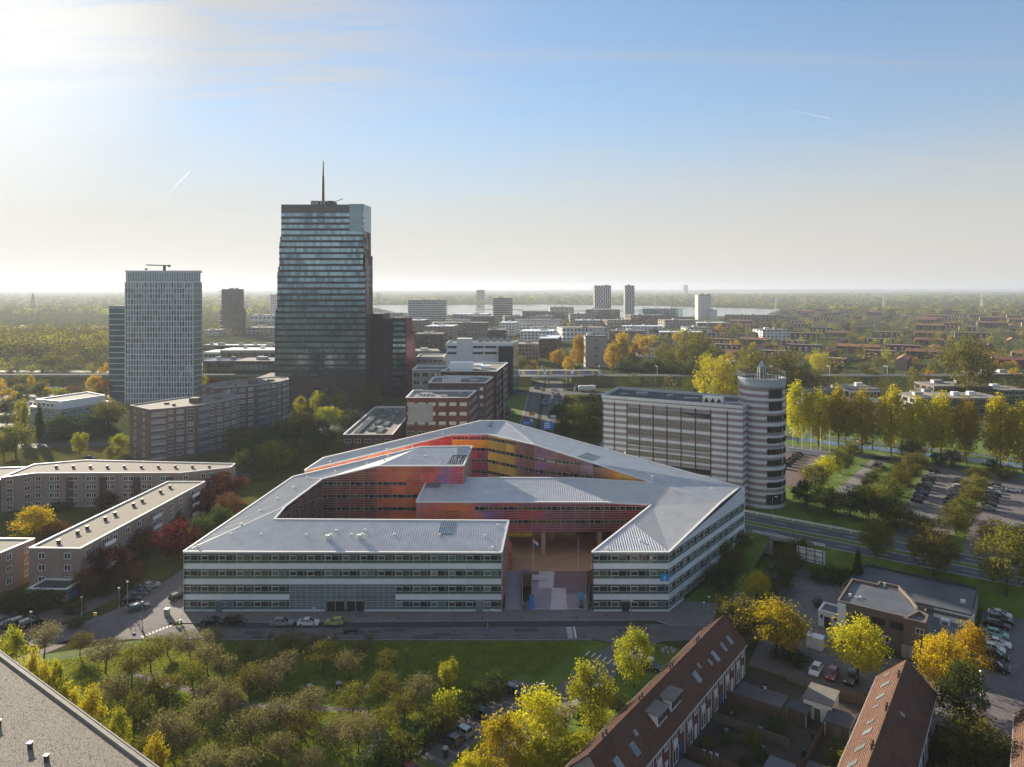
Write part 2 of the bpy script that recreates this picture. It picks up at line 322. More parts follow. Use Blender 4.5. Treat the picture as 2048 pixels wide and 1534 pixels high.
M['grass_blade'] = leafmat('grass_blade', (0.36, 0.39, 0.022), (0.22, 0.28, 0.020), 0.55)
b = NB('water'); t = b.n('ShaderNodeNewGeometry'); nz = b.n('ShaderNodeTexNoise', {'Vector': t.outputs['Position'], 'Scale': 0.6, 'Detail': 5.0})
bp = b.n('ShaderNodeBump', {'Height': nz.outputs[0], 'Strength': 0.35, 'Distance': 0.15})
p = b.n('ShaderNodeBsdfPrincipled', {'Base Color': (0.02, 0.03, 0.035, 1), 'Roughness': 0.12, 'Specular IOR Level': 0.6, 'Normal': bp.outputs[0]}); b.l(p.outputs[0], b.out.inputs[0]); M['water'] = b.m
# ------------------------------------------------------------------ ground, roads, water
HAZE, HAZE_G = 0.000105, 0.24
ND = Vector((0.804, -0.595, 0)); DD = Vector((0.595, 0.804, 0))
def L(u, v, z=0.0):
    """street grid of the right-hand quarter: u across, v along the row houses"""
    q = ND * u + DD * v; return Vector((q.x, q.y, z))
RZ = math.atan2(ND.y, ND.x)          # heading of the u axis
RZV = math.atan2(DD.y, DD.x)
g = MB(); g.box((0, 5000, -0.5), (60000, 60000, 1.0)); struct('ground', g, M['ground'])
def gp(pts, z=0.0): return [P(x, y, z) for x, y in pts]
# lawns, lowest layer
sheet('lawn', [(-62, 142.3), (16, 142.3), (19.5, 141.5), (20.6, 139.5), (19, 137), (-36, 62), (-130, 62), (-130, 118), (-92, 136), (-75, 142.3)], M['grass'], 0.006)
sheet('grass_field', [(-175, 158), (-86, 158), (-80, 215), (-70, 260), (-60, 330), (-175, 340), (-260, 300)], M['grass_dry'], 0.006)
sheet('grass_verge', [L(-50.5, 77), L(-63.5, 77), L(-63.5, 128), L(-60, 131), L(-50.5, 131)], M['grass'], 0.006)
sheet('grass_field', [L(-64.5, 143), L(-40, 150), L(-36, 192), L(-64.5, 192)], M['grass'], 0.006)
sheet('grass_field', [L(-120, 209), L(60, 209), L(80, 400), L(-110, 420)], M['grass'], 0.006)
sheet('grass_field', [(24, 335), (66, 335), (62, 300), (75, 470), (32, 475)], M['grass_dry'], 0.010)
sheet('grass_verge', [(-22, 340), (4, 365), (14, 470), (-4, 480), (-8, 400)], M['grass'], 0.008)
sheet('meadow', [(-420, 430), (-120, 430), (-120, 690), (-520, 690)], M['grass_dry'], 0.006)
sheet('square', [(-330, 395), (-240, 395), (-236, 470), (-345, 470)], M['paving'], 0.010)
sheet('road', [(-480, 505), (-150, 500), (-150, 508), (-480, 513)], M['paving_light'], 0.012)
sheet('road', [(-420, 372), (-230, 360), (-230, 368), (-420, 382)], M['paving_light'], 0.012)
sheet('road', [(-520, 600), (-250, 590), (-250, 602), (-520, 614)], M['paving_light'], 0.012)
sheet('car_park', [(-330, 610), (-255, 605), (-250, 680), (-330, 690)], M['asphalt'], 0.014)
# streets
sheet('street', [(-74, 148.6), (60, 149.5), (62, 143), (30, 142.2), (23, 138), (18.2, 128.5), (-4, 98.5), (-25, 70.5), (-30.4, 74.5), (-9.6, 102.4), (17.6, 138.6), (19.9, 141.5), (16, 143), (-62, 143), (-76, 143), (-94, 140), (-100, 146), (-78, 156)], M['paving'], 0.012)
sheet('road', [(-71.5, 149), (-70.5, 200), (-61, 222), (-45, 260), (-52, 263), (-69, 224), (-79.5, 200), (-84, 160), (-92, 146), (-80, 143)], M['paving'], 0.016)
sheet('path', [(-170, 150), (-112, 150), (-96, 158), (-88, 172), (-86, 172), (-92, 154), (-98, 143), (-108, 128), (-116, 118), (-140, 112), (-170, 112)], M['paving_red'], 0.020)
sheet('path', [(-88, 143), (-86, 143), (-92, 133), (-98, 126), (-100, 127.5)], M['paving_red'], 0.012)
sheet('path', [(-70, 130), (-69.4, 130.9), (-44, 120.6), (-24, 119.4), (-19.9, 112), (-22.4, 100), (-23.6, 100), (-21.1, 112), (-24.8, 118.4), (-44.4, 119.5)], M['paving_red'], 0.010)
# parking bays beside the side road
sheet('parking_bays', [L(-76, 78), L(-70.2, 78), L(-70.2, 104.5), L(-76, 103.5)], M['paving'], 0.018)
m = MB()
for v in np.arange(79.0, 104, 2.55):
    m.bar(L(-75.8, v, 0.022), L(-70.4, v, 0.022), 0.16, 0.004)
struct('bay_lines', m, M['kerb'])
# raised pavement in front of the offices, with the parking lane let in
def kerbed(name, pts, mtl, h=0.12):
    mm = MB(); mm.prism([(p[0], p[1]) for p in pts], 0.0, h); return struct(name, mm, mtl)
kerbed('pavement', [(-76, 156.5), (-72.5, 150.6), (-70, 149.8), (30, 151.2), (33, 148.6), (58, 149.4), (60, 156), (40, 160), (-60, 160)], M['paving_light'])
m = MB()
for a, b in (((-72.5, 150.5), (-70, 149.7)), ((-70, 149.7), (30, 151.1)), ((30, 151.1), (33, 148.5)), ((33, 148.5), (58, 149.3))):
    m.bar((a[0], a[1], 0.07), (b[0], b[1], 0.07), 0.18, 0.16)
m.bar((-62, 142.55, 0.05), (16, 142.55, 0.05), 0.16, 0.14)
struct('kerb', m, M['kerb'])
sheet('parking_lane', [(-66, 147.3), (27, 148.4), (29.5, 150.9), (-69.5, 149.5)], M['asphalt_dark'], 0.020)
m = MB()
for x in (12.8, 41.0):                                  # speed table markings
    m.bar((x, 143.2, 0.026), (x, 148.2, 0.026), 0.35, 0.004)
    for i in range(9): m.bar((x - 1.6, 143.4 + i * 0.55, 0.026), (x - 0.5, 143.4 + i * 0.55, 0.026), 0.26, 0.004)
for i in range(9):
    m.bar((14.0 + i * .98, 136.6 - i * .72, 0.026), (15.0 + i * .98, 138.2 - i * .72, 0.026), 0.26, 0.004)
m.bar((-74, 143.6, 0.026), (-70.5, 149.2, 0.026), 0.3, 0.004)
for i in range(8): m.bar((-74.6 + i * .45, 144.1 + i * .62, 0.026), (-73.6 + i * .45, 143.9 + i * .62, 0.026), 0.26, 0.004)
struct('road_markings', m, M['line'])
m = MB(); pr_ = random.Random(4)
for i in range(16):
    x, y = pr_.uniform(-60, 30), pr_.uniform(143.4, 147); m.box((x, y, 0.0225), (pr_.uniform(1.2, 5), pr_.uniform(.5, 1.8), .005), pr_.uniform(-.03, .03))
struct('road_patch', m, M['asphalt'])
m = MB()
for i in range(14): m.lathe((-58 + i * 6.6, 145.2 + pr_.uniform(-1.6, 1.6), .022), [(.34, 0), (.34, .006), (.02, .006)], 10)
for i in range(9): x, y = -50 + i * 9 + pr_.uniform(-2, 2), 153 + pr_.uniform(-1.4, 1.4); m.lathe((x, y, .122), [(.34, 0), (.34, .006), (.02, .006)], 10)
struct('manhole_covers', m, M['dark'])
# club car park, lane and yard
sheet('lane', [L(-44, 133), L(-46, 151), L(22, 154), L(22, 122), L(6, 122), L(6, 133)], M['paving'], 0.012)
sheet('yard', [L(-57, 151), L(-33, 152), L(-33, 190), L(-55, 192)], M['paving_light'], 0.016)
sheet('car_park', [L(-10.5, 151), L(30, 151), L(30, 190.5), L(-10.5, 190.5)], M['paving'], 0.018)
sheet('garden_soil', [L(-43.2, 78), L(-22, 78), L(-22, 131), L(-43.2, 131)], M['soil'], 0.014)
sheet('garden_soil', [L(-14, 78), L(-2, 78), L(-2, 131), L(-14, 131)], M['soil'], 0.014)
sheet('patio', [L(-43.1, 96), L(-36, 96), L(-36, 101), L(-43.1, 101)], M['paving_light'], 0.022)
sheet('patio', [L(-43.1, 120), L(-35, 120), L(-35, 127), L(-43.1, 127)], M['paving'], 0.022)
# raised dual carriageway on its embankment
HZ = 4.5
m = MB(); vs = []
us = [-170, -67, -63, -57.2, -57.2, -47, -47, -40, 70]
prof0 = [(u, 174 if u < -57 else 187.5 if u > -48 else 191.9) for u in us]
m.add([L(-170, 178, 0.02), L(-57.2, 174, 0.02), L(-57.2, 192, HZ), L(-170, 192, HZ)], [(0, 1, 2, 3)])
m.add([L(-47, 186, 0.02), L(90, 186, 0.02), L(90, 192, HZ), L(-47, 192, HZ)], [(0, 1, 2, 3)])
m.add([L(-170, 208.6, HZ), L(90, 208.6, HZ), L(90, 217, 0.02), L(-170, 217, 0.02)], [(0, 1, 2, 3)])
m.add([L(-170, 192, HZ), L(90, 192, HZ), L(90, 208.6, HZ), L(-170, 208.6, HZ)], [(0, 1, 2, 3)])
struct('embankment', m, M['grass'])
sheet('road', [L(-170, 192.6), L(90, 192.6), L(90, 199.0), L(-170, 199.0)], M['asphalt'], HZ + 0.006)
sheet('road', [L(-170, 201.4), L(90, 201.4), L(90, 208.0), L(-170, 208.0)], M['asphalt'], HZ + 0.006)
m = MB()
for v in (192.9, 198.7, 201.7, 207.7): m.bar(L(-170, v, HZ + 0.012), L(90, v, HZ + 0.012), 0.16, 0.004)
for v in (195.8, 204.7):
    for u in np.arange(-168, 88, 9.0): m.bar(L(u, v, HZ + 0.012), L(u + 3, v, HZ + 0.012), 0.15, 0.004)
struct('lane_markings', m, M['line'])
t = thing('underpass', 'concrete underpass mouth below the raised dual carriageway beside the billboard', 'underpass', loc=L(-52.1, 191.8))
m = MB()
for u0, u1 in ((-5.6, -4.6), (4.2, 5.2)): m.bar((ND * u0) + Vector((0, 0, 2.2)), ND * u1 + Vector((0, 0, 2.2)), 0.8, 4.4)
m.build('abutment', M['concrete'], t, 'stuff')
MB().bar(ND * -5.6 + Vector((0, 0, 4.55)), ND * 5.2 + Vector((0, 0, 4.55)), 1.0, 0.9).build('parapet', M['concrete'], t)
m = MB(); m.bar(ND * -4.6 + Vector((0, 0, 0)) + DD * -1 + Vector((0, 0, 2.0)), ND * -24 + DD * -3 + Vector((0, 0, 3.4)), 0.4, 3.4); m.build('wing_wall', M['concrete'], t)
m = MB(); m.quad(ND * -4.6 + DD * 6, ND * 4.2 + DD * 6, ND * 4.2 + DD * 6 + Vector((0, 0, 4.1)), ND * -4.6 + DD * 6 + Vector((0, 0, 4.1))); m.build('tunnel_shade', M['dark'], t)  # dark sheet closing the passage, stands in for the shade inside
for o_, (u0, u1, v) in (('first', (-62.5, -50, 208.4)), ('second', (-59, -47.5, 192.4))):
    t = thing('guard_rail', 'white guard rail along the far edge of the raised road' if o_ == 'first' else 'white guard rail on the near edge above the underpass', 'guard rail', loc=L((u0 + u1) / 2, v, HZ))
    ww = 20 if o_ == 'first' else 9
    for k in range(9): MB().box(tuple(ND * (-ww / 1 + k * ww / 4) + Vector((0, 0, 0.4))), (0.18, 0.18, 0.8), RZ).build('post', M['white'], t)
    for z in (0.45, 0.8): MB().bar(ND * -ww + Vector((0, 0, z)) - DD * .12, ND * ww + Vector((0, 0, z)) - DD * .12, 0.06, 0.2).build('rail', M['white'], t)
# car parks beyond the road
sheet('car_park', [L(-35.5, 218), L(-20.5, 218), L(-20.5, 322), L(-35.5, 322)], M['paving'], 0.016)
sheet('car_park', [L(-17.0, 218), L(40, 218), L(40, 322), L(-17, 322)], M['paving'], 0.016)
sheet('car_park', [L(-90, 262), L(-66.5, 262), L(-66.5, 322), L(-90, 322)], M['paving_red'], 0.016)
sheet('path', [L(-57.5, 250), L(-52.5, 250), L(-50, 334), L(-56, 334)], M['paving_light'], 0.016)
sheet('lane', [L(-130, 324), L(60, 324), L(60, 330), L(-130, 330)], M['asphalt'], 0.016)
sheet('canal', [L(-130, 342), L(60, 342), L(60, 351), L(-130, 351)], M['water'], 0.020)
sheet('canal', [(36, 262), (64, 250), (70, 300), (58, 338), (30, 318)], M['water'], 0.014)
sheet('lane', [L(-130, 356), L(60, 356), L(60, 361), L(-130, 361)], M['asphalt'], 0.016)
# main road to the railway bridge
sheet('road', [(3, 352), (11.5, 352), (19.2, 470), (24, 540), (15, 540), (10.5, 470)], M['asphalt'], 0.016)
sheet('road', [(13.5, 352), (23, 352), (34, 470), (38, 540), (26, 540), (21.6, 470)], M['asphalt'], 0.016)
sheet('road', [(-30, 470), (120, 474), (120, 486), (-30, 484)], M['asphalt_dark'], 0.022)
m = MB()
for k in range(15):
    y = 356 + k * 7.6; f = (y - 352) / 118
    for x0, x1 in ((7.2, 14.8), (16.6, 25.6), (19.8, 29.8)): m.bar((x0 + (x1 - x0) * f, y, 0.022), (x0 + (x1 - x0) * f + .25, y + 3, 0.022), 0.18, 0.004)
m.bar((3.3, 352, .022), (10.8, 470, .022), .2, .004); m.bar((22.7, 352, .022), (33.7, 470, .022), .2, .004)
struct('lane_markings', m, M['line'])
# streets and squares farther left
sheet('road', [(-215, 258), (-120, 262), (-118, 270), (-215, 268)], M['asphalt'], 0.014)
sheet('road', [(-112, 240), (-102, 240), (-88, 330), (-80, 420), (-90, 420), (-98, 330)], M['asphalt'], 0.018)
sheet('road', [(-330, 300), (-180, 318), (-130, 340), (-132, 347), (-182, 326), (-330, 309)], M['asphalt'], 0.020)
# lake, lagoon and far water
sheet('lake', [(-330, 2050), (-60, 1760), (250, 1690), (640, 1820), (880, 2350), (560, 2800), (120, 3050), (-600, 2900)], M['water'], 0.05)
sheet('lake', [(3200, 8600), (12000, 8600), (16000, 11500), (3500, 12600)], M['water'], 0.05)
m = MB()
for (x, y, rx, ry) in ((210, 2190, 190, 16), (-40, 2330, 80, 20)):
    m.prism([(x + rx * math.cos(t), y + ry * math.sin(t)) for t in np.linspace(0, 2 * math.pi, 15)[:-1]], 0.0, 0.9)
struct('island', m, M['grass'])
# railway embankment with bridge over the main road
m = MB()
def emb(x0, x1):
    m.add([(x0, 512, .01), (x1, 512, .01), (x1, 521, 5.6), (x0, 521, 5.6), (x0, 537, 5.6), (x1, 537, 5.6), (x1, 546, .01), (x0, 546, .01)],
          [(0, 1, 2, 3), (3, 2, 5, 4), (4, 5, 6, 7), (0, 3, 4, 7), (1, 6, 5, 2)])
emb(-620, 14); emb(44, 620); struct('rail_embankment', m, M['grass_dry'])
m = MB(); m.box((307, 529, 5.72), (626, 13, 0.2)); m.box((-303, 529, 5.72), (618, 13, .2)); struct('track_bed', m, M['ballast'])
m = MB()
for y in (525.5, 527, 531, 532.5): m.bar((-6, y, 5.9), (620, y, 5.9), 0.12, 0.15)
struct('rails', m, M['steel'])
t = thing('railway_bridge', 'pale concrete railway bridge over the main road below the train', 'bridge', loc=(29, 529, 0))
MB().box((0, 0, 5.2), (46, 15, 1.2)).build('deck', M['concrete'], t)
for s in (-1, 1): MB().box((0, s * 7.4, 6.2), (46, 0.3, 1.0)).build('parapet', M['white'], t)
for x in (-15.5, -2, 12):
    for y in (-4, 4): MB().box((x, y, 2.3), (1.0, 1.0, 4.6)).build('pier', M['concrete'], t)
t = thing('noise_barrier', 'long pale barrier beside the railway at left behind the white tower', 'barrier', loc=(-330, 522, 5.6))
for k in range(46): MB().box((-180 + k * 8.0, 0, 0.75), (7.8, 0.2, 1.5)).build('panel', M['concrete'], t)
for k in range(47): MB().box((-184 + k * 8.0, -.1, 0.9), (0.3, 0.3, 1.8)).build('post', M['frame'], t)
# ------------------------------------------------------------------ the large office building with the folded metal roof
off = thing('office_building', 'sprawling low office complex with folded grey metal roofs and coloured courtyard cladding', 'office building')
A_ = V(367, 1104, 155); B_ = V(1003, 1106, 155); C_ = V(1017, 1042, 168); I1 = V(549, 1039, 168); I1b = V(571, 1013, 174); I2 = V(645, 958, 189.5)
O1 = V(586, 954, 191.7); I3 = V(755, 932.4, 189.5); O2 = V(842, 894, 201.3); I4 = V(927, 932, 189.5); O3 = V(944, 893, 203)
L1 = V(609, 941, 204); K1 = V(904, 869.5, 215.5); K2 = V(961, 842, 221.3); L2 = V(647, 916, 209); K3 = V(976, 869, 214.5); U1 = V(1070, 890, 202.6); T2 = V(1009, 842, 223.5)
U2 = V(1185, 926, 195.6); S_ = V(1308, 966, 190.5); Q_ = V(1442, 1005, 179); E_ = V(1480, 974, 192); S2 = V(1153, 956.5, 193); FR = V(1338, 1105, 155); H_ = V(1261, 1044, 168.7)
N_ = V(1303, 1010, 179); M3 = V(1207, 1005, 179); FL = V(1184, 1105, 155); M1 = V(833, 1004, 179); M2 = V(857, 955.5, 193)
def fit(poly):
    pts = np.array([list(p) for p in poly]); c = pts.mean(0); u, s, vt = np.linalg.svd(pts - c); n = vt[2]
    if n[2] < 0: n = -n
    return Vector(c), Vector(n)
def roof_plane(poly, ribdir, spacing=0.56, rh=0.11, rw=0.09, label=None):
    """flat pan sheet plus standing seams clipped to the polygon"""
    m = MB(); n = len(poly)
    c = Vector((0, 0, 0))
    for p in poly: c += p
    c /= n
    bm = bmesh.new(); vv = [bm.verts.new(p) for p in poly]; f = bm.faces.new(vv); f.normal_update()
    if f.normal.z < 0: f.normal_flip()
    bmesh.ops.triangulate(bm, faces=[f]); me = bpy.data.meshes.new('roof'); bm.to_mesh(me); me.materials.append(M['metal_roof'])
    tri = [[v.co.copy() for v in f.verts] for f in bm.faces]; bm.free()
    ro = obj('roof', me, off)
    rd = Vector((ribdir[0], ribdir[1], 0)).normalized(); pn = Vector((-rd.y, rd.x, 0))
    s = MB()
    for t in tri:                                   # ribs per triangle keep them on the surface
        q = [p.dot(pn) for p in t]; k0 = math.ceil(min(q) / spacing); k1 = math.floor(max(q) / spacing)
        for k in range(k0, k1 + 1):
            w = k * spacing; hit = []
            for i in range(3):
                a, b = t[i], t[(i + 1) % 3]; qa, qb = a.dot(pn), b.dot(pn)
                if (qa - w) * (qb - w) < 0: hit.append(a + (b - a) * ((w - qa) / (qb - qa)))
            if len(hit) == 2 and (hit[1] - hit[0]).length > 0.25:
                a, b = hit; h = Vector((0, 0, rh)); x = pn * (rw / 2); e = Vector((0, 0, -0.01))
                s.add([a - x + e, a + x + e, b + x + e, b - x + e, a - x + h, a + x + h, b + x + h, b - x + h], [(4, 5, 6, 7), (0, 4, 7, 3), (1, 2, 6, 5), (0, 1, 5, 4), (3, 7, 6, 2)])
    s.build('roof_seams', M['metal_seam'], ro, 'stuff')
    return ro
def dirn(a, b): d = b - a; return (d.x, d.y)
def perp(a, b): d = b - a; return (-d.y, d.x)
R_front = roof_plane([A_, B_, C_, I1, I1b], (0.0, 1))
R_left = roof_plane([A_, I1b, I2, O1], perp(A_, O1))
R_left2 = roof_plane([O1, I2, I3, O2], perp(O1, O2))
R_end = roof_plane([I3, I4, O3, O2], (0.05, 1))
R_back = roof_plane([L1, K1, K2, L2], perp(L2, K2))
R_apex = roof_plane([K1, K3, U1, T2, K2], (0.12, 1))
R_long = roof_plane([U1, U2, S_, Q_, E_, T2], perp(T2, E_))
R_mid = roof_plane([M1, M3, S2, M2], (0.03, 1))
R_mid2 = roof_plane([M3, N_, S_, S2], perp(FR, Q_))
R_right = roof_plane([S_, N_, H_, FR, Q_], perp(FR, Q_))
R_hip = roof_plane([FL, FR, H_], (0.03, 1))
# white eaves and ridge cappings
def edge(a, b, w=0.42, h=0.34, dz=0.05, mtl='white_trim', name='roof_edge'):
    z = Vector((0, 0, dz)); MB().bar(a + z, b + z, w, h).build(name, M[mtl], off)
for a, b in ((A_, B_), (B_, C_), (C_, I1), (I1, I1b), (I1b, I2), (I2, I3), (I3, I4), (I4, O3), (O3, O2), (O2, O1), (O1, A_), (L1, K1), (K1, K3), (K3, U1), (U1, U2), (U2, S_), (T2, E_), (K2, T2), (L2, K2), (L1, L2),
             (M1, M3), (M3, N_), (M1, M2), (M2, S2), (S2, S_), (N_, H_), (H_, FL), (FL, FR), (FR, Q_), (Q_, E_)): edge(a, b)
for a, b in ((A_, I1b), (O1, I2), (I3, O2), (K1, K2), (U1, T2), (S2, M3), (S_, Q_), (H_, FR)): edge(a, b, 0.16, 0.13, 0.04, 'metal_seam', 'ridge_cap')
# ---- outer facade: white bands, glass strips, windows
FP = 3.34
BAY_GLASS = {}
M['glass_room'] = glassmat('glass_room', (0.075, 0.085, 0.055)); M['glass_blind'] = glassmat('glass_blind', (0.22, 0.22, 0.20), 0.25)
def win_mesh(w, h, key, gl='glass'):
    """dark bay: casement with pale frame, fixed pane, dark post"""
    key = (key, gl)
    if key in BAY_GLASS: return BAY_GLASS[key]
    c, p = w * 0.39, w * 0.80
    g = MB(); g.box((w * .195, -0.03, h / 2), (w * .385, 0.05, h * 0.985), m=1 if gl == 'glass_blind' else 0); g.box((w * .595, -0.03, h / 2), (w * .405, 0.05, h * .985), m=0); g.box((w * .9, -.03, h / 2), (w * .18, .05, h * .985), m=2)
    f = MB(); t = 0.10
    f.bar((0.03, -0.09, t / 2), (c, -0.09, t / 2), 0.08, t); f.bar((0.03, -0.09, h - t / 2), (c, -0.09, h - t / 2), 0.08, t)
    f.bar((0.06, -0.09, t), (0.06, -0.09, h - t), t, 0.08, up=(0, 1, 0)); f.bar((c - .03, -0.09, t), (c - .03, -0.09, h - t), t, 0.08, up=(0, 1, 0))
    f.bar((p, -0.08, 0), (p, -0.08, h), 0.07, 0.06, up=(0, 1, 0)); f.bar((w - .02, -0.08, 0), (w - .02, -0.08, h), 0.06, 0.06, up=(0, 1, 0))
    base = M['glass' if gl == 'glass_blind' else gl]
    BAY_GLASS[key] = (g.mesh('window', [base, M['glass_blind'], M['dark']]), f.mesh('window_frame', M['frame'])); return BAY_GLASS[key]
def wall_frame(a, b):
    d = Vector((b.x - a.x, b.y - a.y, 0)); ln = d.length; d.normalize(); nrm = Vector((d.y, -d.x, 0)); return d, ln, nrm, math.atan2(d.y, d.x)
def put(me, a, d, nrm, rz, s, out, z, name, parent):
    p = Vector((a.x, a.y, 0)) + d * s + nrm * out; o = obj(name, me, parent, loc=(p.x, p.y, z)); o.rotation_euler.z = rz; return o
wr = random.Random(12)
def outer(a, b, rows, z0=0.0, bay=3.86, glazed=(), gaps=(), detail=True, zrow0=1.5):
    """a -> b left to right seen from outside"""
    d, ln, nrm, rz = wall_frame(a, b); nb = max(1, round(ln / bay)); bw = ln / nb
    top = lambda s: a.z + (b.z - a.z) * s / ln
    P0 = lambda s, o, z: Vector((a.x, a.y, 0)) + d * s + nrm * o + Vector((0, 0, z))
    m = MB(); m.quad(P0(0, -0.35, z0), P0(ln, -0.35, z0), P0(ln, -0.35, top(ln) - .1), P0(0, -0.35, top(0) - .1)); m.build('wall', M['interior'], off)
    pan = {}
    def panel(s0, s1, za, zb, o=0.0, mk='white_panel', nm='white_panel', zb2=None):
        mm = MB(); zc_ = zb if zb2 is None else zb2
        vs = [P0(s0 + .015, o, za), P0(s1 - .015, o, za), P0(s1 - .015, o, zc_), P0(s0 + .015, o, zb)]
        bk = [v - nrm * 0.3 for v in vs]
        mm.add(vs + bk, [(0, 1, 2, 3), (1, 0, 4, 5), (2, 1, 5, 6), (3, 2, 6, 7), (0, 3, 7, 4)]); mm.build(nm, M[mk], off)
    for k in range(rows):
        zc_ = zrow0 + FP * k
        # glass strip of this storey
        mm = MB(); mm.quad(P0(0, -0.16, zc_ - 1.05), P0(ln, -0.16, zc_ - 1.05), P0(ln, -0.16, min(zc_ + 1.15, top(ln) - .3)), P0(0, -0.16, min(zc_ + 1.15, top(0) - .3)))
        mm.build('glass_strip', M['glass_green'], off)
        for j in range(nb):
            s0 = j * bw
            if k == 0 and (j in gaps): continue
            gme, fme = win_mesh(bw, 1.0, (round(bw, 3), 1.0), wr.choice(['glass'] * 4 + ['glass_room'] * 3 + ['glass_blind', 'glass_green']))
            if not (k <= 1 and j in glazed):
                w = put(gme, a, d, nrm, rz, s0, -0.10, zc_ - 0.38, 'window', off)
                o = obj('window_frame', fme, w, 'stuff')
        # horizontal glazing bars and mullions
        mm = MB()
        for zz in (zc_ - 0.42, zc_ + 0.66): mm.bar(P0(0, -0.06, zz), P0(ln, -0.06, zz), 0.06, 0.06)
        for j in range(nb + 1): mm.bar(P0(min(max(j * bw, .05), ln - .05), -0.05, zc_ - 1.05), P0(min(max(j * bw, .05), ln - .05), -0.05, min(zc_ + 1.12, top(0) - .3)), 0.07, 0.07)
        mm.build('glazing_bars', M['frame'], off, 'stuff')
        # white band above this storey
        zb0 = zc_ + 1.10; last = k == rows - 1
        for j in range(0, nb, 2):
            s0, s1 = j * bw, min(nb, j + 2) * bw
            if last: panel(s0, s1, zb0, top(s0) - .12, 0.02, zb2=top(s1) - .12)
            else:
                if k == 0 and (j in glazed or j + 1 in glazed): continue
                panel(s0, s1, zb0, zc_ + FP - 1.08, 0.02)
    for j in range(0, nb, 2):
        if not any(q in gaps for q in (j, j + 1)): panel(j * bw, min(nb, j + 2) * bw, z0, 0.42, 0.03)
    return d, ln, nrm, rz, bw, P0
A0, B0 = Vector(A_), Vector(B_)
dA = outer(A_, B_, 4, glazed=(6, 7, 8, 9, 10, 11), gaps=(8, 9))
# tall entrance glazing across two storeys
d, ln, nrm, rz, bw, P0 = dA
mm = MB(); mm.quad(P0(6 * bw, -0.13, 0.45), P0(12 * bw, -0.13, 0.45), P0(12 * bw, -0.13, 5.9), P0(6 * bw, -0.13, 5.9)); mm.build('entrance_glazing', M['glass_pale'], off)
mm = MB()
for i in range(19): mm.bar(P0(6 * bw + i * bw / 3, -0.06, 0.45), P0(6 * bw + i * bw / 3, -0.06, 5.9), 0.06, 0.06)
for zz in (0.5, 1.6, 2.7, 3.7, 4.8): mm.bar(P0(6 * bw, -0.06, zz), P0(12 * bw, -0.06, zz), 0.06, 0.06)
mm.build('glazing_bars', M['frame'], off, 'stuff')
for j in (8.1, 9.25):
    dr = MB().box((0, 0, 1.25), (3.6, 0.12, 2.5)).build('door', M['glass'], off, loc=P0(j * bw + bw / 2, -0.02, 0.0)); MB().box((0, -0.09, 2.42), (3.6, 0.08, .12)).build('lintel', M['frame'], dr)
    MB().box((0, -.09, 1.2), (0.08, .08, 2.4)).build('door_frame', M['frame'], dr)
for s in (1.62, 16.35):
    dr = MB().box((0, 0, 1.15), (1.5, .10, 2.3)).build('door', M['glass_pale'], off, loc=P0(s * bw + 1.5, 0.06, 0.12))
    MB().box((0, -.07, 2.3), (1.6, .06, .1)).build('lintel', M['frame'], dr)
outer(FL, FR, 4, gaps=())
d, ln, nrm, rz = wall_frame(FL, FR)
dr = MB().box((0, 0, 1.15), (1.5, .10, 2.3)).build('door', M['dark'], off, loc=(Vector((FL.x, FL.y, .12)) + d * 7.2 + nrm * .1)); MB().box((0, -.07, 2.3), (1.7, .06, .12)).build('lintel', M['white'], dr)
outer(FR, Vector((62.3, 192, E_.z)), 4, bay=3.86, gaps=tuple(range(3, 14)))
# plain backs that close the volumes
def plain(a, b, z0, mk='white_panel', nm='rear_wall', off_=0.0):
    d, ln, nrm, rz = wall_frame(a, b); q = nrm * off_
    m = MB(); vs = [Vector((a.x, a.y, z0)) + q, Vector((b.x, b.y, z0)) + q, Vector((b.x, b.y, b.z - .1)) + q, Vector((a.x, a.y, a.z - .1)) + q]
    m.add(vs + [v - nrm * .25 for v in vs], [(0, 1, 2, 3), (7, 6, 5, 4), (1, 0, 4, 5), (2, 1, 5, 6), (3, 2, 6, 7), (0, 3, 7, 4)]); return m.build(nm, M[mk], off)
outer(O1, A_, 4); outer(O2, O1, 5); plain(O3, O2, 0.0, 'film_crimson'); plain(K2, L2, 0.0); plain(T2, K2, 0.0); plain(Vector((62.3, 192, E_.z)), T2, 0.0)
plain(L2, L1, 0.0, 'white_panel'); plain(C_, I1, 0.0, 'film_plum'); plain(N_, FL, 0.0, 'film_plum'); plain(S2, M2, 9.1, 'film_maroon'); plain(S_, S2, 0.0, 'film_maroon')
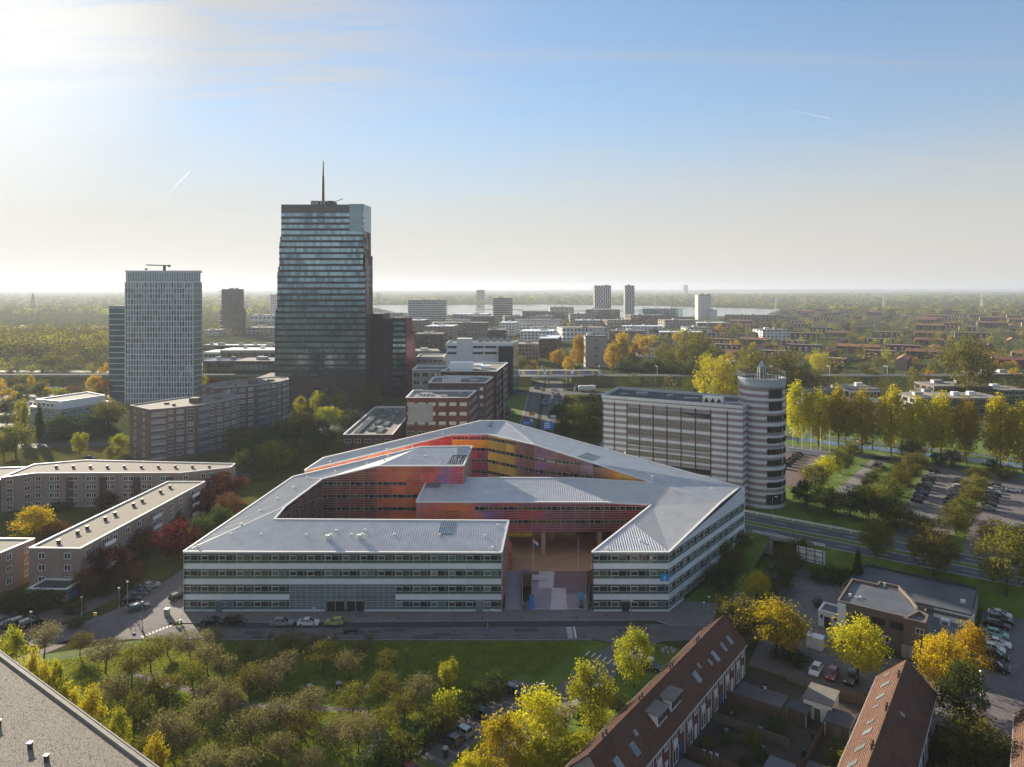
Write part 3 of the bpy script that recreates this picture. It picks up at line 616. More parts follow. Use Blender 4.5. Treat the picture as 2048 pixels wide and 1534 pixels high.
# ---- courtyard facades in coloured film cladding
FILM = [0]
def film(a, b, stops):
    """dichroic cladding whose tint drifts along the wall"""
    FILM[0] += 1; d, ln, nrm, rz = wall_frame(a, b); q = NB('film_wall'); g = q.n('ShaderNodeNewGeometry').outputs['Position']
    rel = q.n('ShaderNodeVectorMath', {0: g, 1: (a.x, a.y, 0)}, operation='SUBTRACT').outputs[0]
    s = q.n('ShaderNodeVectorMath', {0: rel, 1: (d.x / ln, d.y / ln, 0)}, operation='DOT_PRODUCT').outputs['Value']
    mp = q.n('ShaderNodeMapping', {'Vector': g, 'Scale': (.16, .16, .30), 'Location': (FILM[0] * 3.7, 0, 0)}).outputs[0]
    nz = q.n('ShaderNodeTexNoise', {'Vector': mp, 'Scale': 1.0, 'Detail': 3.0}).outputs[0]
    f = q.n('ShaderNodeMath', {0: s, 1: q.n('ShaderNodeMapRange', {0: nz, 1: .25, 2: .75, 3: -.09, 4: .09}).outputs[0]}, operation='ADD', use_clamp=True).outputs[0]
    cr = q.n('ShaderNodeValToRGB', {0: f}); el_ = cr.color_ramp.elements
    while len(el_) > 1: el_.remove(el_[-1])
    el_[0].position = stops[0][0]; el_[0].color = rgb(stops[0][1])
    for p_, c_ in stops[1:]: e = el_.new(p_); e.color = rgb(c_)
    mp2 = q.n('ShaderNodeMapping', {'Vector': g, 'Scale': (.45, .45, .9)}).outputs[0]
    n2 = q.n('ShaderNodeTexNoise', {'Vector': mp2, 'Scale': 1.0, 'Detail': 3.0}).outputs[0]
    v = q.n('ShaderNodeMapRange', {0: n2, 1: .3, 2: .7, 3: .80, 4: 1.20}).outputs[0]
    v = q.n('ShaderNodeMath', {0: v, 1: q.n('ShaderNodeMapRange', {0: q.n('ShaderNodeObjectInfo').outputs['Random'], 3: .72, 4: 1.28}).outputs[0]}, operation='MULTIPLY').outputs[0]
    h = q.n('ShaderNodeHueSaturation', {'Color': cr.outputs[0], 'Value': v})
    p = q.n('ShaderNodeBsdfPrincipled', {'Base Color': h.outputs[0], 'Roughness': 0.28, 'Metallic': 0.25, 'Coat Weight': 0.4, 'Coat Roughness': 0.08}); q.l(p.outputs[0], q.out.inputs[0]); return q.m
def court(a, b, z0, stops, rows, bay=3.7, skip=(), alt=None):
    d, ln, nrm, rz = wall_frame(a, b); nb = max(1, round(ln / bay)); bw = ln / nb; fm_ = film(a, b, stops)
    top = lambda s: a.z + (b.z - a.z) * s / ln - 0.14
    P0 = lambda s, o, z: Vector((a.x, a.y, 0)) + d * s + nrm * o + Vector((0, 0, z))
    m = MB(); m.quad(P0(0, -.25, z0), P0(ln, -.25, z0), P0(ln, -.25, top(ln)), P0(0, -.25, top(0))); m.build('wall', M['interior'], off)
    trim = MB()
    for k in range(rows):
        zc_ = 1.5 + FP * k
        for j in range(nb):
            s0, s1 = j * bw, (j + 1) * bw; t0, t1 = top(s0), top(s1)
            has = zc_ + 0.75 < min(t0, t1) and zc_ - 0.6 > z0 and (j, k) not in skip
            hi = zc_ + FP - 0.38; q0 = max(z0, zc_ + .62) if has else max(z0, zc_ - .38)
            if has:
                gme, fme = win_mesh(bw, 1.0, ('c', round(bw, 3)), rr.choice(COURT_GLASS)); w = put(gme, a, d, nrm, rz, s0, -0.08, zc_ - 0.38, 'window', off); obj('window_frame', fme, w, 'stuff')
            e0, e1 = min(hi, t0), min(hi, t1)
            if max(e0, e1) - q0 < 0.12: continue
            e0, e1 = max(e0, q0 + .02), max(e1, q0 + .02)
            mm = MB(); mm.quad(P0(s0 + .012, 0, q0), P0(s1 - .012, 0, q0), P0(s1 - .012, 0, e1), P0(s0 + .012, 0, e0)); mm.build('cladding_panel', alt if alt is not None and k == 6 else fm_, off)
        for zz in (zc_ + .62, zc_ + 1.2, zc_ + 1.8, zc_ + 2.4, zc_ + 2.96):   # horizontal trims
            if zz < z0 or (zz > top(0) and zz > top(ln)): continue
            sa, sb = 0.0, ln
            if zz > top(0): sa = (zz - top(0)) / (top(ln) - top(0)) * ln
            if zz > top(ln): sb = (zz - top(0)) / (top(ln) - top(0)) * ln
            trim.bar(P0(sa, .04, zz), P0(sb, .04, zz), 0.10, 0.13)
    for j in range(0, nb + 1):
        s = min(max(j * bw, .03), ln - .03); trim.bar(P0(s, .05, z0), P0(s, .05, top(s)), 0.11, 0.09)
    trim.build('cladding_trim', M['film_trim'], off, 'stuff')
M['film_trim'] = mat('film_trim', (0.50, 0.33, 0.25), 0.4, 0.2, 0.4, metal=0.4)
M['glass_amber'] = glassmat('glass_amber', (0.16, 0.09, 0.02)); COURT_GLASS = ['glass'] * 5 + ['glass_amber', 'glass_room']
rr = random.Random(5)
UM, MR, CR, OR_, MG, VI, PL, GO, YE, MV, PK, PA = (.115, .06, .045), (.15, .045, .045), (.58, .045, .06), (.85, .19, .05), (.48, .07, .22), (.26, .13, .42), (.19, .065, .105), (.95, .55, .04), (.80, .64, .09), (.30, .145, .165), (.75, .25, .30), (.52, .43, .37)
court(I1, I2, 0.0, [(0, UM), (.5, MR), (1, UM)], 6)
court(I2, I3, 0.0, [(0, UM), (.3, PL), (.5, MR), (.62, (.28, .07, .045)), (.8, MR), (1, (.42, .06, .055))], 7)
court(I3, I4, 0.0, [(0, (.45, .06, .05)), (.35, OR_), (.55, CR), (.66, (.7, .08, .07)), (.76, VI), (.86, MG), (1, CR)], 7, skip=[(j, 5) for j in (2, 3, 4, 5, 6)] + [(j, 6) for j in range(9)])
court(I4, O3, 0.0, [(0, PK), (.5, PA), (1, PK)], 7, skip=[(j, k) for j in range(6) for k in (5, 6)])
court(L1, K1, 0.0, [(0, PK), (.10, OR_), (.3, (.8, .13, .06)), (.5, OR_), (.75, (.8, .12, .05)), (1, CR)], 8)
court(K1, K3, 0.0, [(0, CR), (.5, (.62, .06, .10)), (.8, MG), (1, VI)], 8, alt=M['film_gold'])
court(K3, U1, 0.0, [(0, YE), (.55, YE), (.62, (.42, .28, .12)), (.72, MV), (1, MV)], 8)
court(U1, U2, 0.0, [(0, MV), (.2, VI), (.35, MV), (.6, (.28, .12, .12)), (.8, MV), (1, (.4, .26, .4))], 8)
court(U2, S_, 0.0, [(0, MV), (.12, (.5, .25, .1)), (.3, OR_), (.5, GO), (.75, (.9, .4, .05)), (1, OR_)], 6, skip=[(j, k) for j in range(9) for k in range(9)])
court(M1, M3, 9.1, [(0, PK), (.06, (.75, .18, .15)), (.14, OR_), (.23, OR_), (.29, PK), (.35, VI), (.42, MG), (.55, CR), (.7, (.30, .06, .16)), (.85, PL), (1, MR)], 5, skip=[(j, 4) for j in range(4)])
court(M3, N_, 9.1, [(0, MR), (.4, (.38, .05, .08)), (1, CR)], 5)
court(B_, C_, 0.0, [(0, PA), (.4, MV), (1, PK)], 4, skip=[(j, k) for j in range(6) for k in range(9)])
court(M2, M1, 9.1, [(0, CR), (1, PK)], 5)
# soffit and columns below the bridging wing
m = MB(); m.add([Vector((p.x, p.y, 9.1)) for p in (M1, N_, S_, S2, M2)], [(0, 1, 2, 3, 4)]); m.build('soffit', M['film_pale'], off)
for x, y in ((-14, 178.4), (7.8, 178.6), (21.8, 178.6), (-4, 188), (10.5, 189), (22.5, 189)):
    MB().box((x, y, 6.4), (1.0, 1.0, 5.4)).build('column', M['film_trim'], off)
m = MB().box((1.6, 183, 8.0), (7, 3, 1.8)); m.build('hanging_bay', M['film_gold'], off)
m = MB().box((-.6, 172.5, 5.6), (1.0, 7.5, 4.0)); m.build('porch', M['film_orange'], off)
# raised court deck, stairs
PZ = 3.6
deck = [(-55, 168.2), (17.8, 168.2), (36, 190), (60, 192), (-2, 212), (-18, 212), (-58, 201), (-50, 189)]
MB().prism(deck, 0.0, PZ).build('court_deck', mat('court_paving', (0.50, 0.29, 0.165), 0.55, 0.15, 0.25), off)
stm = [mat('step_grey', (0.34, 0.295, 0.33), 0.8, 0.12, 0.6), mat('step_pink', (0.58, 0.51, 0.53), 0.8, 0.1, 0.6), mat('step_plum', (0.24, 0.155, 0.175), 0.8, 0.12, 0.6)]
ns = 20; rise = (PZ - 0.12) / ns; run = 12.4 / ns
for i in range(ns):
    y0 = 155.7 + i * run; z1 = 0.12 + (i + 1) * rise
    x0, x1 = 4.4, 16.4; f = i / ns
    xa, xb = (8.4 + f * 1.2, 12.0 + f * .4) if i < 11 else (5.4 + f, 8.6 + f * 1.4)
    m = MB()
    for a, b, q in ((x0, xa, 0 if i < 14 else 2), (xa, xb, 1), (xb, x1 + f * 1.2, 0 if i < 8 else 2)):
        m.box(((a + b) / 2, (y0 + 168.0) / 2, z1 - rise / 2), (b - a - .003, 168.0 - y0, rise), m=q)
    m.build('step', stm, off)
for i in range(24):                                        # narrow flight along the end wall
    y0 = 155.7 + i * 0.52; z1 = 0.12 + (i + 1) * 3.48 / 24
    MB().box((0.25, (y0 + 168) / 2, 0.06 + z1 / 2), (3.6, 168 - y0, z1)).build('step', stm[0], off)
MB().bar((2.3, 155.8, 1.2), (2.3, 168, 4.6), 0.12, 0.12).build('handrail', M['film_trim'], off)
MB().bar((2.3, 155.7, .7), (2.3, 167.9, 4.0), 0.16, 1.0).build('stair_wall', stm[2], off)
MB().bar((16.6, 155.8, 1.1), (17.6, 163, 3.2), 0.1, 0.1).build('handrail', M['grey_metal'], off)
MB().box((3.3, 166.9, 3.9), (1.9, 1.6, 0.6)).build('bench_block', stm[2], off)
MB().box((6.2, 165.4, 3.2), (3.2, 1.2, 0.8)).build('bench_block', stm[1], off)
# skylights and roof furniture
def on_roof(px, py, plane):
    c, n = fit([v.co for v in plane.data.vertices]); r = Vector(((px - 1024) / F, 1.0, -(py - HOR) / F)); o = Vector((0, 0, CAMZ))
    t = (c - o).dot(n) / r.dot(n); return o + r * t, n
def skylight(plane, corners, dark=False, nbar=8):
    q = [on_roof(x, y, plane) for x, y in corners]; n = q[0][1]; pts = [a + n * 0.16 for a, _ in q]; lo = [a - n * .02 for a, _ in q]
    m = MB(); m.add(pts + lo, [(0, 1, 2, 3), (0, 4, 5, 1), (1, 5, 6, 2), (2, 6, 7, 3), (3, 7, 4, 0)]); s = m.build('skylight', M['glass_blue' if not dark else 'dark'], off)
    f = MB()
    for i in range(nbar + 1):
        t = i / nbar; f.bar(pts[0].lerp(pts[1], t) + n * .05, pts[3].lerp(pts[2], t) + n * .05, 0.12, 0.1)
    for t in (0, .5, 1): f.bar(pts[0].lerp(pts[3], t) + n * .05, pts[1].lerp(pts[2], t) + n * .05, 0.14, 0.1)
    f.build('skylight_bars', M['grey_metal'], s, 'stuff')
skylight(R_front, [(876, 1068), (904, 1068), (911, 1044), (883, 1044)], nbar=7)
skylight(R_mid, [(851, 976), (878, 976), (884, 957), (858, 957)], nbar=8)
skylight(R_end, [(913, 911), (935, 911), (939, 894), (916, 894)], nbar=7)
skylight(R_end, [(893, 931), (926, 931), (935, 911.5), (905, 911.5)], True, 3)
skylight(R_apex, [(962, 853), (984, 853), (986, 844), (965, 844)], nbar=7)
skylight(R_long, [(1153, 915), (1180, 925), (1200, 915), (1174, 906.5)], nbar=8)
def vent(px, py, plane, big=False):
    p, n = on_roof(px, py, plane); m = MB()
    if big:
        m.box((0, 0, .35), (1.3, .5, .7)); m.box((0, 0, 0.85), (1.7, .7, .3)); m.tube((.4, 0, .9), (.4, 0, 1.3), .3, .3, 8)
        m.build('roof_unit', M['white'], off, loc=p)
    else:
        m.tube((0, 0, 0), (0, 0, .28), .16, .16, 6); m.box((0, 0, .38), (.5, .35, .18)); m.build('vent', M['white_trim'], off, loc=p)
for x, y in ((462, 1070), (522, 1071), (612, 1072), (672, 1063), (702, 1071), (730, 1062), (789, 1071), (879, 1072), (969, 1073), (995, 1052), (984, 1097), (396, 1094)): vent(x, y, R_front)
vent(658, 1079, R_front, True); vent(721, 1078, R_front, True)
for x, y in ((482, 1050), (520, 1023), (554, 999), (586, 977)): vent(x, y, R_left)
for x, y in ((614, 956), (670, 944), (733, 929), (769, 922), (776, 914)): vent(x, y, R_left2)
for x, y in ((819, 918), (851, 914), (880, 928)): vent(x, y, R_end)
for x, y in ((893, 981), (852, 998), (974, 973), (1028, 974)): vent(x, y, R_mid)
for x, y in ((1280, 1082), (1215, 1098)): vent(x, y, R_hip)
for x, y in ((1046, 858), (1250, 907), (1330, 944), (1305, 955), (1377, 958), (1424, 979)): vent(x, y, R_long)
for x, y in ((825, 896), (774, 900), (885, 870), (660, 925)): vent(x, y, R_back)
# corner sign with its pale mark
d, ln, nrm, rz = wall_frame(FL, FR)
t = MB(); t.box((0, 0, 0), (1.9, .08, 1.45)); t.box((.99, .95, 0), (.08, 1.9, 1.45)); sg = t.build('corner_sign', M['logo_blue'], off, loc=(FR.x - .95, FR.y - .12, 7.45))
m = MB()
for r0 in (0.22, 0.46):
    for k in range(7):
        a0, a1 = R(95 + k * 22), R(95 + (k + 1) * 22); m.bar((.25 + r0 * math.cos(a0), -.06, -.15 + r0 * math.sin(a0)), (.25 + r0 * math.cos(a1), -.06, -.15 + r0 * math.sin(a1)), .02, .11, up=(0, 0, 1))
m.bar((1.05, .5, -.45), (1.05, .9, .45), .02, .14); m.build('sign_mark', M['letter_white'], sg)
# ------------------------------------------------------------------ towers and the buildings round them
WM = {}
def window_mesh(w, h, panes=2, frame='frame_white', glass='glass', depth=0.08):
    key = (round(w, 2), round(h, 2), panes, frame, glass)
    if key in WM: return WM[key]
    g = MB().box((0, -0.02, 0), (w, .05, h)); f = MB(); t = min(0.12, h * .09)
    f.bar((-w / 2, -depth, h / 2), (w / 2, -depth, h / 2), depth, t); f.bar((-w / 2, -depth, -h / 2), (w / 2, -depth, -h / 2), depth * 1.6, t)
    for i in range(panes + 1):
        x = -w / 2 + w * i / panes; f.bar((x, -depth * .9, -h / 2 + t / 2), (x, -depth * .9, h / 2 - t / 2), t, depth, up=(0, 1, 0))
    WM[key] = (g.mesh('window', M[glass]), f.mesh('window_frame', M[frame])); return WM[key]
def put_window(parent, a, d, nrm, rz, s, z, w, h, panes=2, frame='frame_white', glass='glass', out=0.02, name='window'):
    gm, fm = window_mesh(w, h, panes, frame, glass); p = Vector((a[0], a[1], 0)) + d * s + nrm * out
    o = obj(name, gm, parent, loc=(p.x, p.y, z)); o.rotation_euler.z = rz; obj('window_frame', fm, o, 'stuff'); return o
def wf(a, b):
    d = Vector((b[0] - a[0], b[1] - a[1], 0)); ln = d.length; d.normalize(); return d, ln, Vector((d.y, -d.x, 0)), math.atan2(d.y, d.x)
def area(poly): return sum(poly[i][0] * poly[(i + 1) % len(poly)][1] - poly[(i + 1) % len(poly)][0] * poly[i][1] for i in range(len(poly))) / 2
def inset(poly, k):
    n = len(poly); out = []
    s = 1 if area(poly) > 0 else -1
    for i in range(n):
        p0, p1, p2 = Vector(poly[i - 1][:2]), Vector(poly[i][:2]), Vector(poly[(i + 1) % n][:2])
        d1, d2 = (p1 - p0).normalized(), (p2 - p1).normalized(); n1, n2 = Vector((-d1.y, d1.x)) * s, Vector((-d2.y, d2.x)) * s
        bis = (n1 + n2); bis = bis / max(0.3, bis.dot(n1)) if bis.length > 1e-6 else n1
        q = p1 + bis * k; out.append((q.x, q.y))
    return out
def shell(t, poly, z, wall, roof='roof_dark', z0=0.0, par=0.5, coping='white_trim', cw=0.45):
    """walls, roof sheet a little below the coping, coping round the edge"""
    if area(poly) < 0: poly = poly[::-1]
    n = len(poly); m = MB(); vs = [(p[0], p[1], z0) for p in poly] + [(p[0], p[1], z) for p in poly]
    m.add(vs, [(i, (i + 1) % n, n + (i + 1) % n, n + i) for i in range(n)]); m.build('wall', M[wall], t)
    q = inset(poly, cw)
    m = MB(); m.add([(p[0], p[1], z - par) for p in q], [tuple(range(n))]); m.build('roof', M[roof], t)
    m = MB(); z1 = z + 0.12; po = inset(poly, -0.06)
    vs = [(p[0], p[1], z1) for p in po] + [(p[0], p[1], z1) for p in q] + [(p[0], p[1], z - par - .05) for p in q] + [(p[0], p[1], z - .12) for p in po]
    m.add(vs, [(i, (i + 1) % n, n + (i + 1) % n, n + i) for i in range(n)] + [(n + i, n + (i + 1) % n, 2 * n + (i + 1) % n, 2 * n + i) for i in range(n)] + [(3 * n + i, 3 * n + (i + 1) % n, (i + 1) % n, i) for i in range(n)])
    m.build('coping', M[coping], t); return poly
def roof_bits(t, pts, z, mk='grey_metal', name='roof_unit'):
    for i, (x, y, a, b, h) in enumerate(pts): MB().box((0, 0, h / 2), (a, b, h)).build(name, M[mk], t, loc=(x, y, z))

# ---- tallest tower: stacked tiers of glass strips
FT = 3.67
t = thing('office_tower', 'tallest dark glass office tower with stepped sides, rooftop lettering and a mast', 'skyscraper', loc=(0, 0, 0))
def tower_band(x0, x1, y0, y1, z, h, mk, nm, par=None, out=0.0):
    return MB().box(((x0 + x1) / 2, (y0 + y1) / 2, z + h / 2), (x1 - x0 + 2 * out, y1 - y0 + 2 * out, h)).build(nm, M[mk], par or t)
M['tower_dark'] = mat('tower_dark', (0.024, 0.024, 0.027), 0.55, 0.2, 0.05, metal=0.1)
M['tower_top'] = mat('tower_top', (0.085, 0.085, 0.092), 0.5, 0.15, 0.08, metal=0.2)
M['tower_red'] = mat('tower_red', (0.13, 0.025, 0.03), 0.4, 0.3, 0.2, metal=0.3)
M['tower_plum'] = mat('tower_plum', (0.060, 0.034, 0.036), 0.6, 0.2, 0.1)
b = NB('tower_glass'); tcn = b.n('ShaderNodeTexCoord')
cellx = b.n('ShaderNodeMapping', {'Vector': tcn.outputs['Object'], 'Scale': (0.68, 0.68, 0.001)}).outputs[0]
fl = b.n('ShaderNodeVectorMath', {0: b.n('ShaderNodeVectorMath', {0: tcn.outputs['Object'], 1: (0.68, 0.05, 0.272)}, operation='MULTIPLY').outputs[0]}, operation='FLOOR').outputs[0]
wnz = b.n('ShaderNodeTexWhiteNoise', {'Vector': fl}, noise_dimensions='3D'); nzb = b.n('ShaderNodeTexNoise', {'Vector': tcn.outputs['Object'], 'Scale': 0.05, 'Detail': 2.0})
fac = b.n('ShaderNodeMath', {0: b.n('ShaderNodeMath', {0: wnz.outputs[0], 1: 0.5}, operation='MULTIPLY').outputs[0], 1: b.n('ShaderNodeMath', {0: nzb.outputs[0], 1: 0.75}, operation='MULTIPLY').outputs[0]}, operation='ADD').outputs[0]
cr = b.n('ShaderNodeMapRange', {0: fac, 1: 0.35, 2: 0.85}).outputs[0]
mx = b.n('ShaderNodeMix', {0: cr, 6: (0.08, 0.16, 0.24, 1), 7: (0.35, 0.53, 0.65, 1)}, data_type='RGBA')
pp = b.n('ShaderNodeBsdfPrincipled', {'Base Color': mx.outputs[2], 'Roughness': 0.10, 'Metallic': 0.75, 'Specular IOR Level': 0.9}); b.l(pp.outputs[0], b.out.inputs[0]); M['tower_glass'] = b.m
Dt = 445; tx = lambda px, D=Dt: (px - 1024) * D / F
tz = lambda py, D=Dt: CAMZ - (py - HOR) * D / F
tiers = [(tx(563), tx(726), tz(473), tz(409)), (tx(559), tx(726), tz(533), tz(473)), (tx(555), tx(730), tz(619), tz(533)), (tx(550), tx(731), 14.0, tz(619))]
ztop = tz(409); zz = ztop
YB = Dt + 24
# core volumes
for (x0, x1, z0, z1) in tiers: tower_band(x0 + .3, x1 - .3, Dt + .3, YB - .3, z0, z1 - z0, 'tower_dark', 'wall')
k = 0; z = ztop - 5.2
while z > 16:
    tier = [q for q in tiers if q[2] <= z + 1.0 < q[3] + .01]; tier = tier[0] if tier else tiers[-1]
    x0, x1 = tier[0], tier[1]
    g = tower_band(x0, x1 if k > 2 else tx(699), Dt, YB, z - 2.25, 2.25, 'tower_glass', 'glass_strip')
    if True:
        m = MB(); n = 42
        for i in range(n + 1): m.box((x0 + (x1 - x0) * i / n if k > 2 else x0 + (tx(699) - x0) * i / n, Dt - .05, z - 1.12), (0.14, .16, 2.25))
        m.build('mullions', M['tower_dark'], g, 'stuff')
    tower_band(x0, x1, Dt, YB, z - FT, FT - 2.25 - .01, 'tower_dark', 'spandrel', out=0.18)
    z -= FT; k += 1
tower_band(tx(563), tx(726), Dt, YB, ztop - 5.2, 5.2, 'tower_top', 'spandrel', out=0.15)
# glazed corner box at the top right, splayed right flank
xr, xf = tx(726), tx(741, Dt + 15)
m = MB(); z0, z1 = tz(462), tz(409) + .25
m.add([(tx(699), Dt - .5, z0), (xr, Dt - .5, z0), (xr, Dt - .5, z1), (tx(699), Dt - .5, z1), (xf, Dt + 17, z0), (xf, Dt + 17, z1), (tx(699), Dt + 17, z0), (tx(699), Dt + 17, z1)],
      [(0, 1, 2, 3), (1, 4, 5, 2), (3, 2, 5, 7), (1, 0, 6, 4)]); cb = m.build('corner_box', M['glass_blue'], t)
m = MB()
for i in range(8): m.box((tx(699) + (xr - tx(699)) * i / 7, Dt - .55, (z0 + z1) / 2), (.16, .12, z1 - z0))
for i in range(7): m.bar((tx(699), Dt - .55, z0 + (z1 - z0) * i / 6), (xr, Dt - .55, z0 + (z1 - z0) * i / 6), .12, .14); m.bar((xr, Dt - .55, z0 + (z1 - z0) * i / 6), (xf, Dt + 17, z0 + (z1 - z0) * i / 6), .12, .14)
m.build('mullions', M['grey_metal'], cb, 'stuff')
for (zA, zB, xa, xb) in ((tz(533), tz(462), tx(726), tx(742, Dt + 17)), (30, tz(510), tx(731), tx(746, Dt + 18)), (0, 30, tx(731), tx(747, Dt + 18))):
    m = MB(); m.add([(xa, Dt, zA), (xb, Dt + 17, zA), (xb, Dt + 17, zB), (xa, Dt, zB), (xa - 3, Dt + 20, zA), (xa - 3, Dt + 20, zB)], [(0, 1, 2, 3), (1, 4, 5, 2), (3, 2, 5)]); fk = m.build('flank', M['tower_plum'], t)
    m = MB(); rng = random.Random(3)
    for r_ in range(int((zB - zA) / FT)):
        for c in range(6):
            f0 = (c + rng.uniform(.1, .4)) / 6; f1 = f0 + .07; zc_ = zA + r_ * FT
            if rng.random() < .8: m.add([(xa + (xb - xa) * f0, Dt + 17 * f0 - .1, zc_ + .3), (xa + (xb - xa) * f1, Dt + 17 * f1 - .1, zc_ + .3), (xa + (xb - xa) * f1, Dt + 17 * f1 - .1, zc_ + 3.2), (xa + (xb - xa) * f0, Dt + 17 * f0 - .1, zc_ + 3.2)], [(0, 1, 2, 3)])
    m.build('window_slits', M['glass_pale'], fk, 'stuff')
    m = MB()
    for c in range(5): m.box((xa + (xb - xa) * (c + .9) / 5.6, Dt + 17 * (c + .9) / 5.6 - .12, (zA + zB) / 2), (.35, .3, zB - zA - 2))
    m.build('red_fins', M['tower_red'], fk, 'stuff')
# lettering block, mast, crane
MB().box((tx(638), Dt + 12, ztop + 1.6), (14, 10, 3.2)).build('roof_house', M['tower_plum'], t)
def letters(txt, size, mtl, parent, loc, rot=(R(90), 0, 0), name='lettering', depth=0.06, align='LEFT'):
    c = bpy.data.curves.new(name, 'FONT'); c.body = txt; c.size = size; c.extrude = depth; c.align_x = align; c.resolution_u = 2
    o = bpy.data.objects.new(name, c); dg = None
    COL.objects.link(o); bpy.context.view_layer.update(); dg = bpy.context.evaluated_depsgraph_get()
    me = bpy.data.meshes.new_from_object(o.evaluated_get(dg)); bpy.data.objects.remove(o); me.materials.clear(); me.materials.append(M[mtl])
    q = obj(name, me, parent, 'stuff' if False else None, loc); q.rotation_euler = rot; return q
letters('WTC', 4.6, 'letter_white', t, (tx(616), Dt + 6.9, ztop + .1))
m = MB(); m.tube((tx(636), Dt + 12, ztop), (tx(636), Dt + 12, tz(352, Dt + 12)), .95, .75, 8); m.tube((tx(636), Dt + 12, tz(352, Dt + 12)), (tx(636), Dt + 12, tz(322, Dt + 12)), .6, .35, 8); m.build('mast', M['tower_dark'], t)
m = MB(); m.bar((tx(658), Dt + 8, ztop + 2), (tx(682), Dt + 5, ztop + 4.2), .35, .35); m.box((tx(658), Dt + 8, ztop + 1.2), (1.5, 1.5, 2.4)); m.build('cleaning_crane', M['grey_metal'], t)
# plinth
MB().box((tx(600), Dt + 12, 7), (tx(690) - tx(510), 34, 14)).build('plinth', M['tower_plum'], t)
MB().box((tx(690), Dt + 6, 10), (28, 24, 20)).build('plinth', M['tower_dark'], t)
for x in (640, 660, 680): MB().box((tx(x), Dt - 6.5, 5), (2.6, .6, 8)).build('entrance_window', M['glass'], t)
# annexe at the right foot of the tower
an = thing('office_annexe', 'dark brick annexe with red edge panels at the right foot of the tallest tower', 'office building')
Da = 462
def ab(x0, x1, y, mk, nm, z0=0, dd=18, D=Da): return MB().box(((tx(x0, D) + tx(x1, D)) / 2, D + dd / 2, (z0 + tz(y, D)) / 2), (tx(x1, D) - tx(x0, D), dd, tz(y, D) - z0)).build(nm, M[mk], an)
ab(742, 765, 628, 'tower_dark', 'wall', dd=26); ab(764, 786, 637, 'tower_plum', 'wall', D=Da + 1, dd=24); ab(785, 812, 636, 'tower_dark', 'wall', dd=20)
m = MB(); m.add([(tx(812, Da), Da, 0), (tx(822, Da), Da + 10, 0), (tx(820, Da), Da + 10, tz(636, Da)), (tx(812, Da), Da, tz(636, Da)), (tx(800, Da), Da + 12, 0), (tx(800, Da), Da + 12, tz(636, Da))], [(0, 1, 2, 3), (1, 4, 5, 2), (3, 2, 5)]); m.build('red_edge', M['tower_red'], an)
m = MB(); m.add([(tx(812, Da), Da - .1, 0), (tx(830, Da), Da + 9, 0), (tx(826, Da), Da + 9, tz(664, Da)), (tx(812, Da), Da - .1, tz(664, Da)), (tx(805, Da), Da + 12, 0), (tx(805, Da), Da + 12, tz(664, Da))], [(0, 1, 2, 3), (1, 4, 5, 2), (3, 2, 5)]); m.build('red_edge', M['tower_red'], an)
for k in range(13):
    zc_ = tz(643, Da) - k * 3.6
    if zc_ < 6: break
    g = MB().box(((tx(786, Da) + tx(811, Da)) / 2, Da - .05, zc_ - 1), (tx(811, Da) - tx(786, Da), .3, 1.9)).build('glass_strip', M['tower_glass'], an)
    m = MB()
    for i in range(9): m.box((tx(786, Da) + (tx(811, Da) - tx(786, Da)) * i / 8, Da - .3, zc_ - 1), (.16, .12, 1.9))
    m.build('mullions', M['tower_dark'], g, 'stuff')

# ---- pale grid tower and its green neighbour
t = thing('grid_tower', 'pale grey tower with a fine grid of narrow windows and a roof crane', 'skyscraper')
Dw = 434; wx = lambda px: tx(px, Dw); wz = lambda py: tz(py, Dw)
M['pale_frame'] = mat('pale_frame', (0.60, 0.61, 0.62), 0.55, 0.06, 0.3)
body = [(wx(249), Dw + 4), (wx(251), Dw), (wx(386), Dw), (tx(404, Dw + 10), Dw + 10), (tx(403, Dw + 30), Dw + 30), (wx(249), Dw + 30)]
m = MB(); m.prism(body, 0, wz(565)); m.build('wall', M['glass_pale'], t)
m = MB(); m.prism([(wx(250), Dw + .8), (wx(400), Dw + .8), (tx(400, Dw + 29), Dw + 29), (wx(250), Dw + 29)], wz(565), wz(543)); m.build('top_storey', M['pale_frame'], t)
m = MB(); m.prism([(wx(250) - .2, Dw + .4), (wx(403), Dw + .4), (tx(403, Dw + 29), Dw + 29.5), (wx(250) - .2, Dw + 29.5)], wz(544), wz(541)); m.build('roof', M['pale_frame'], t)
nc, nr = 25, 21; z1 = wz(565); pitch = (z1 - 3) / nr
for i in range(nc + 1):
    x = wx(251) + (wx(386) - wx(251)) * i / nc; MB().box((x, Dw - .18, z1 / 2), (.62, .4, z1)).build('fin', M['pale_frame'], t)
for r_ in range(nr + 1): MB().box(((wx(251) + wx(386)) / 2, Dw - .12, 3 + r_ * pitch), (wx(386) - wx(251), .3, .55)).build('ledge', M['pale_frame'], t)
wq = [MB().box((0, 0, 0), (.82, .1, pitch - .7)).mesh('window', M[k]) for k in ('glass_blue', 'glass', 'glass_pale')]
rng = random.Random(9)
gm = [MB(), MB()]
for r_ in range(nr):
    for i in range(nc):
        x = wx(251) + (wx(386) - wx(251)) * (i + .5) / nc; gm[0 if rng.random() < .6 else 1].box((x, Dw - .04, 3 + (r_ + .5) * pitch), (.95, .1, pitch - .5))
gm[0].build('windows', M['glass_blue'], t, 'stuff'); gm[1].build('windows', M['glass'], t, 'stuff')
m = MB()
for r_ in range(nr + 1):
    m.bar((wx(386), Dw - .05, 3 + r_ * pitch), (tx(404, Dw + 10), Dw + 9.9, 3 + r_ * pitch), .3, .4)
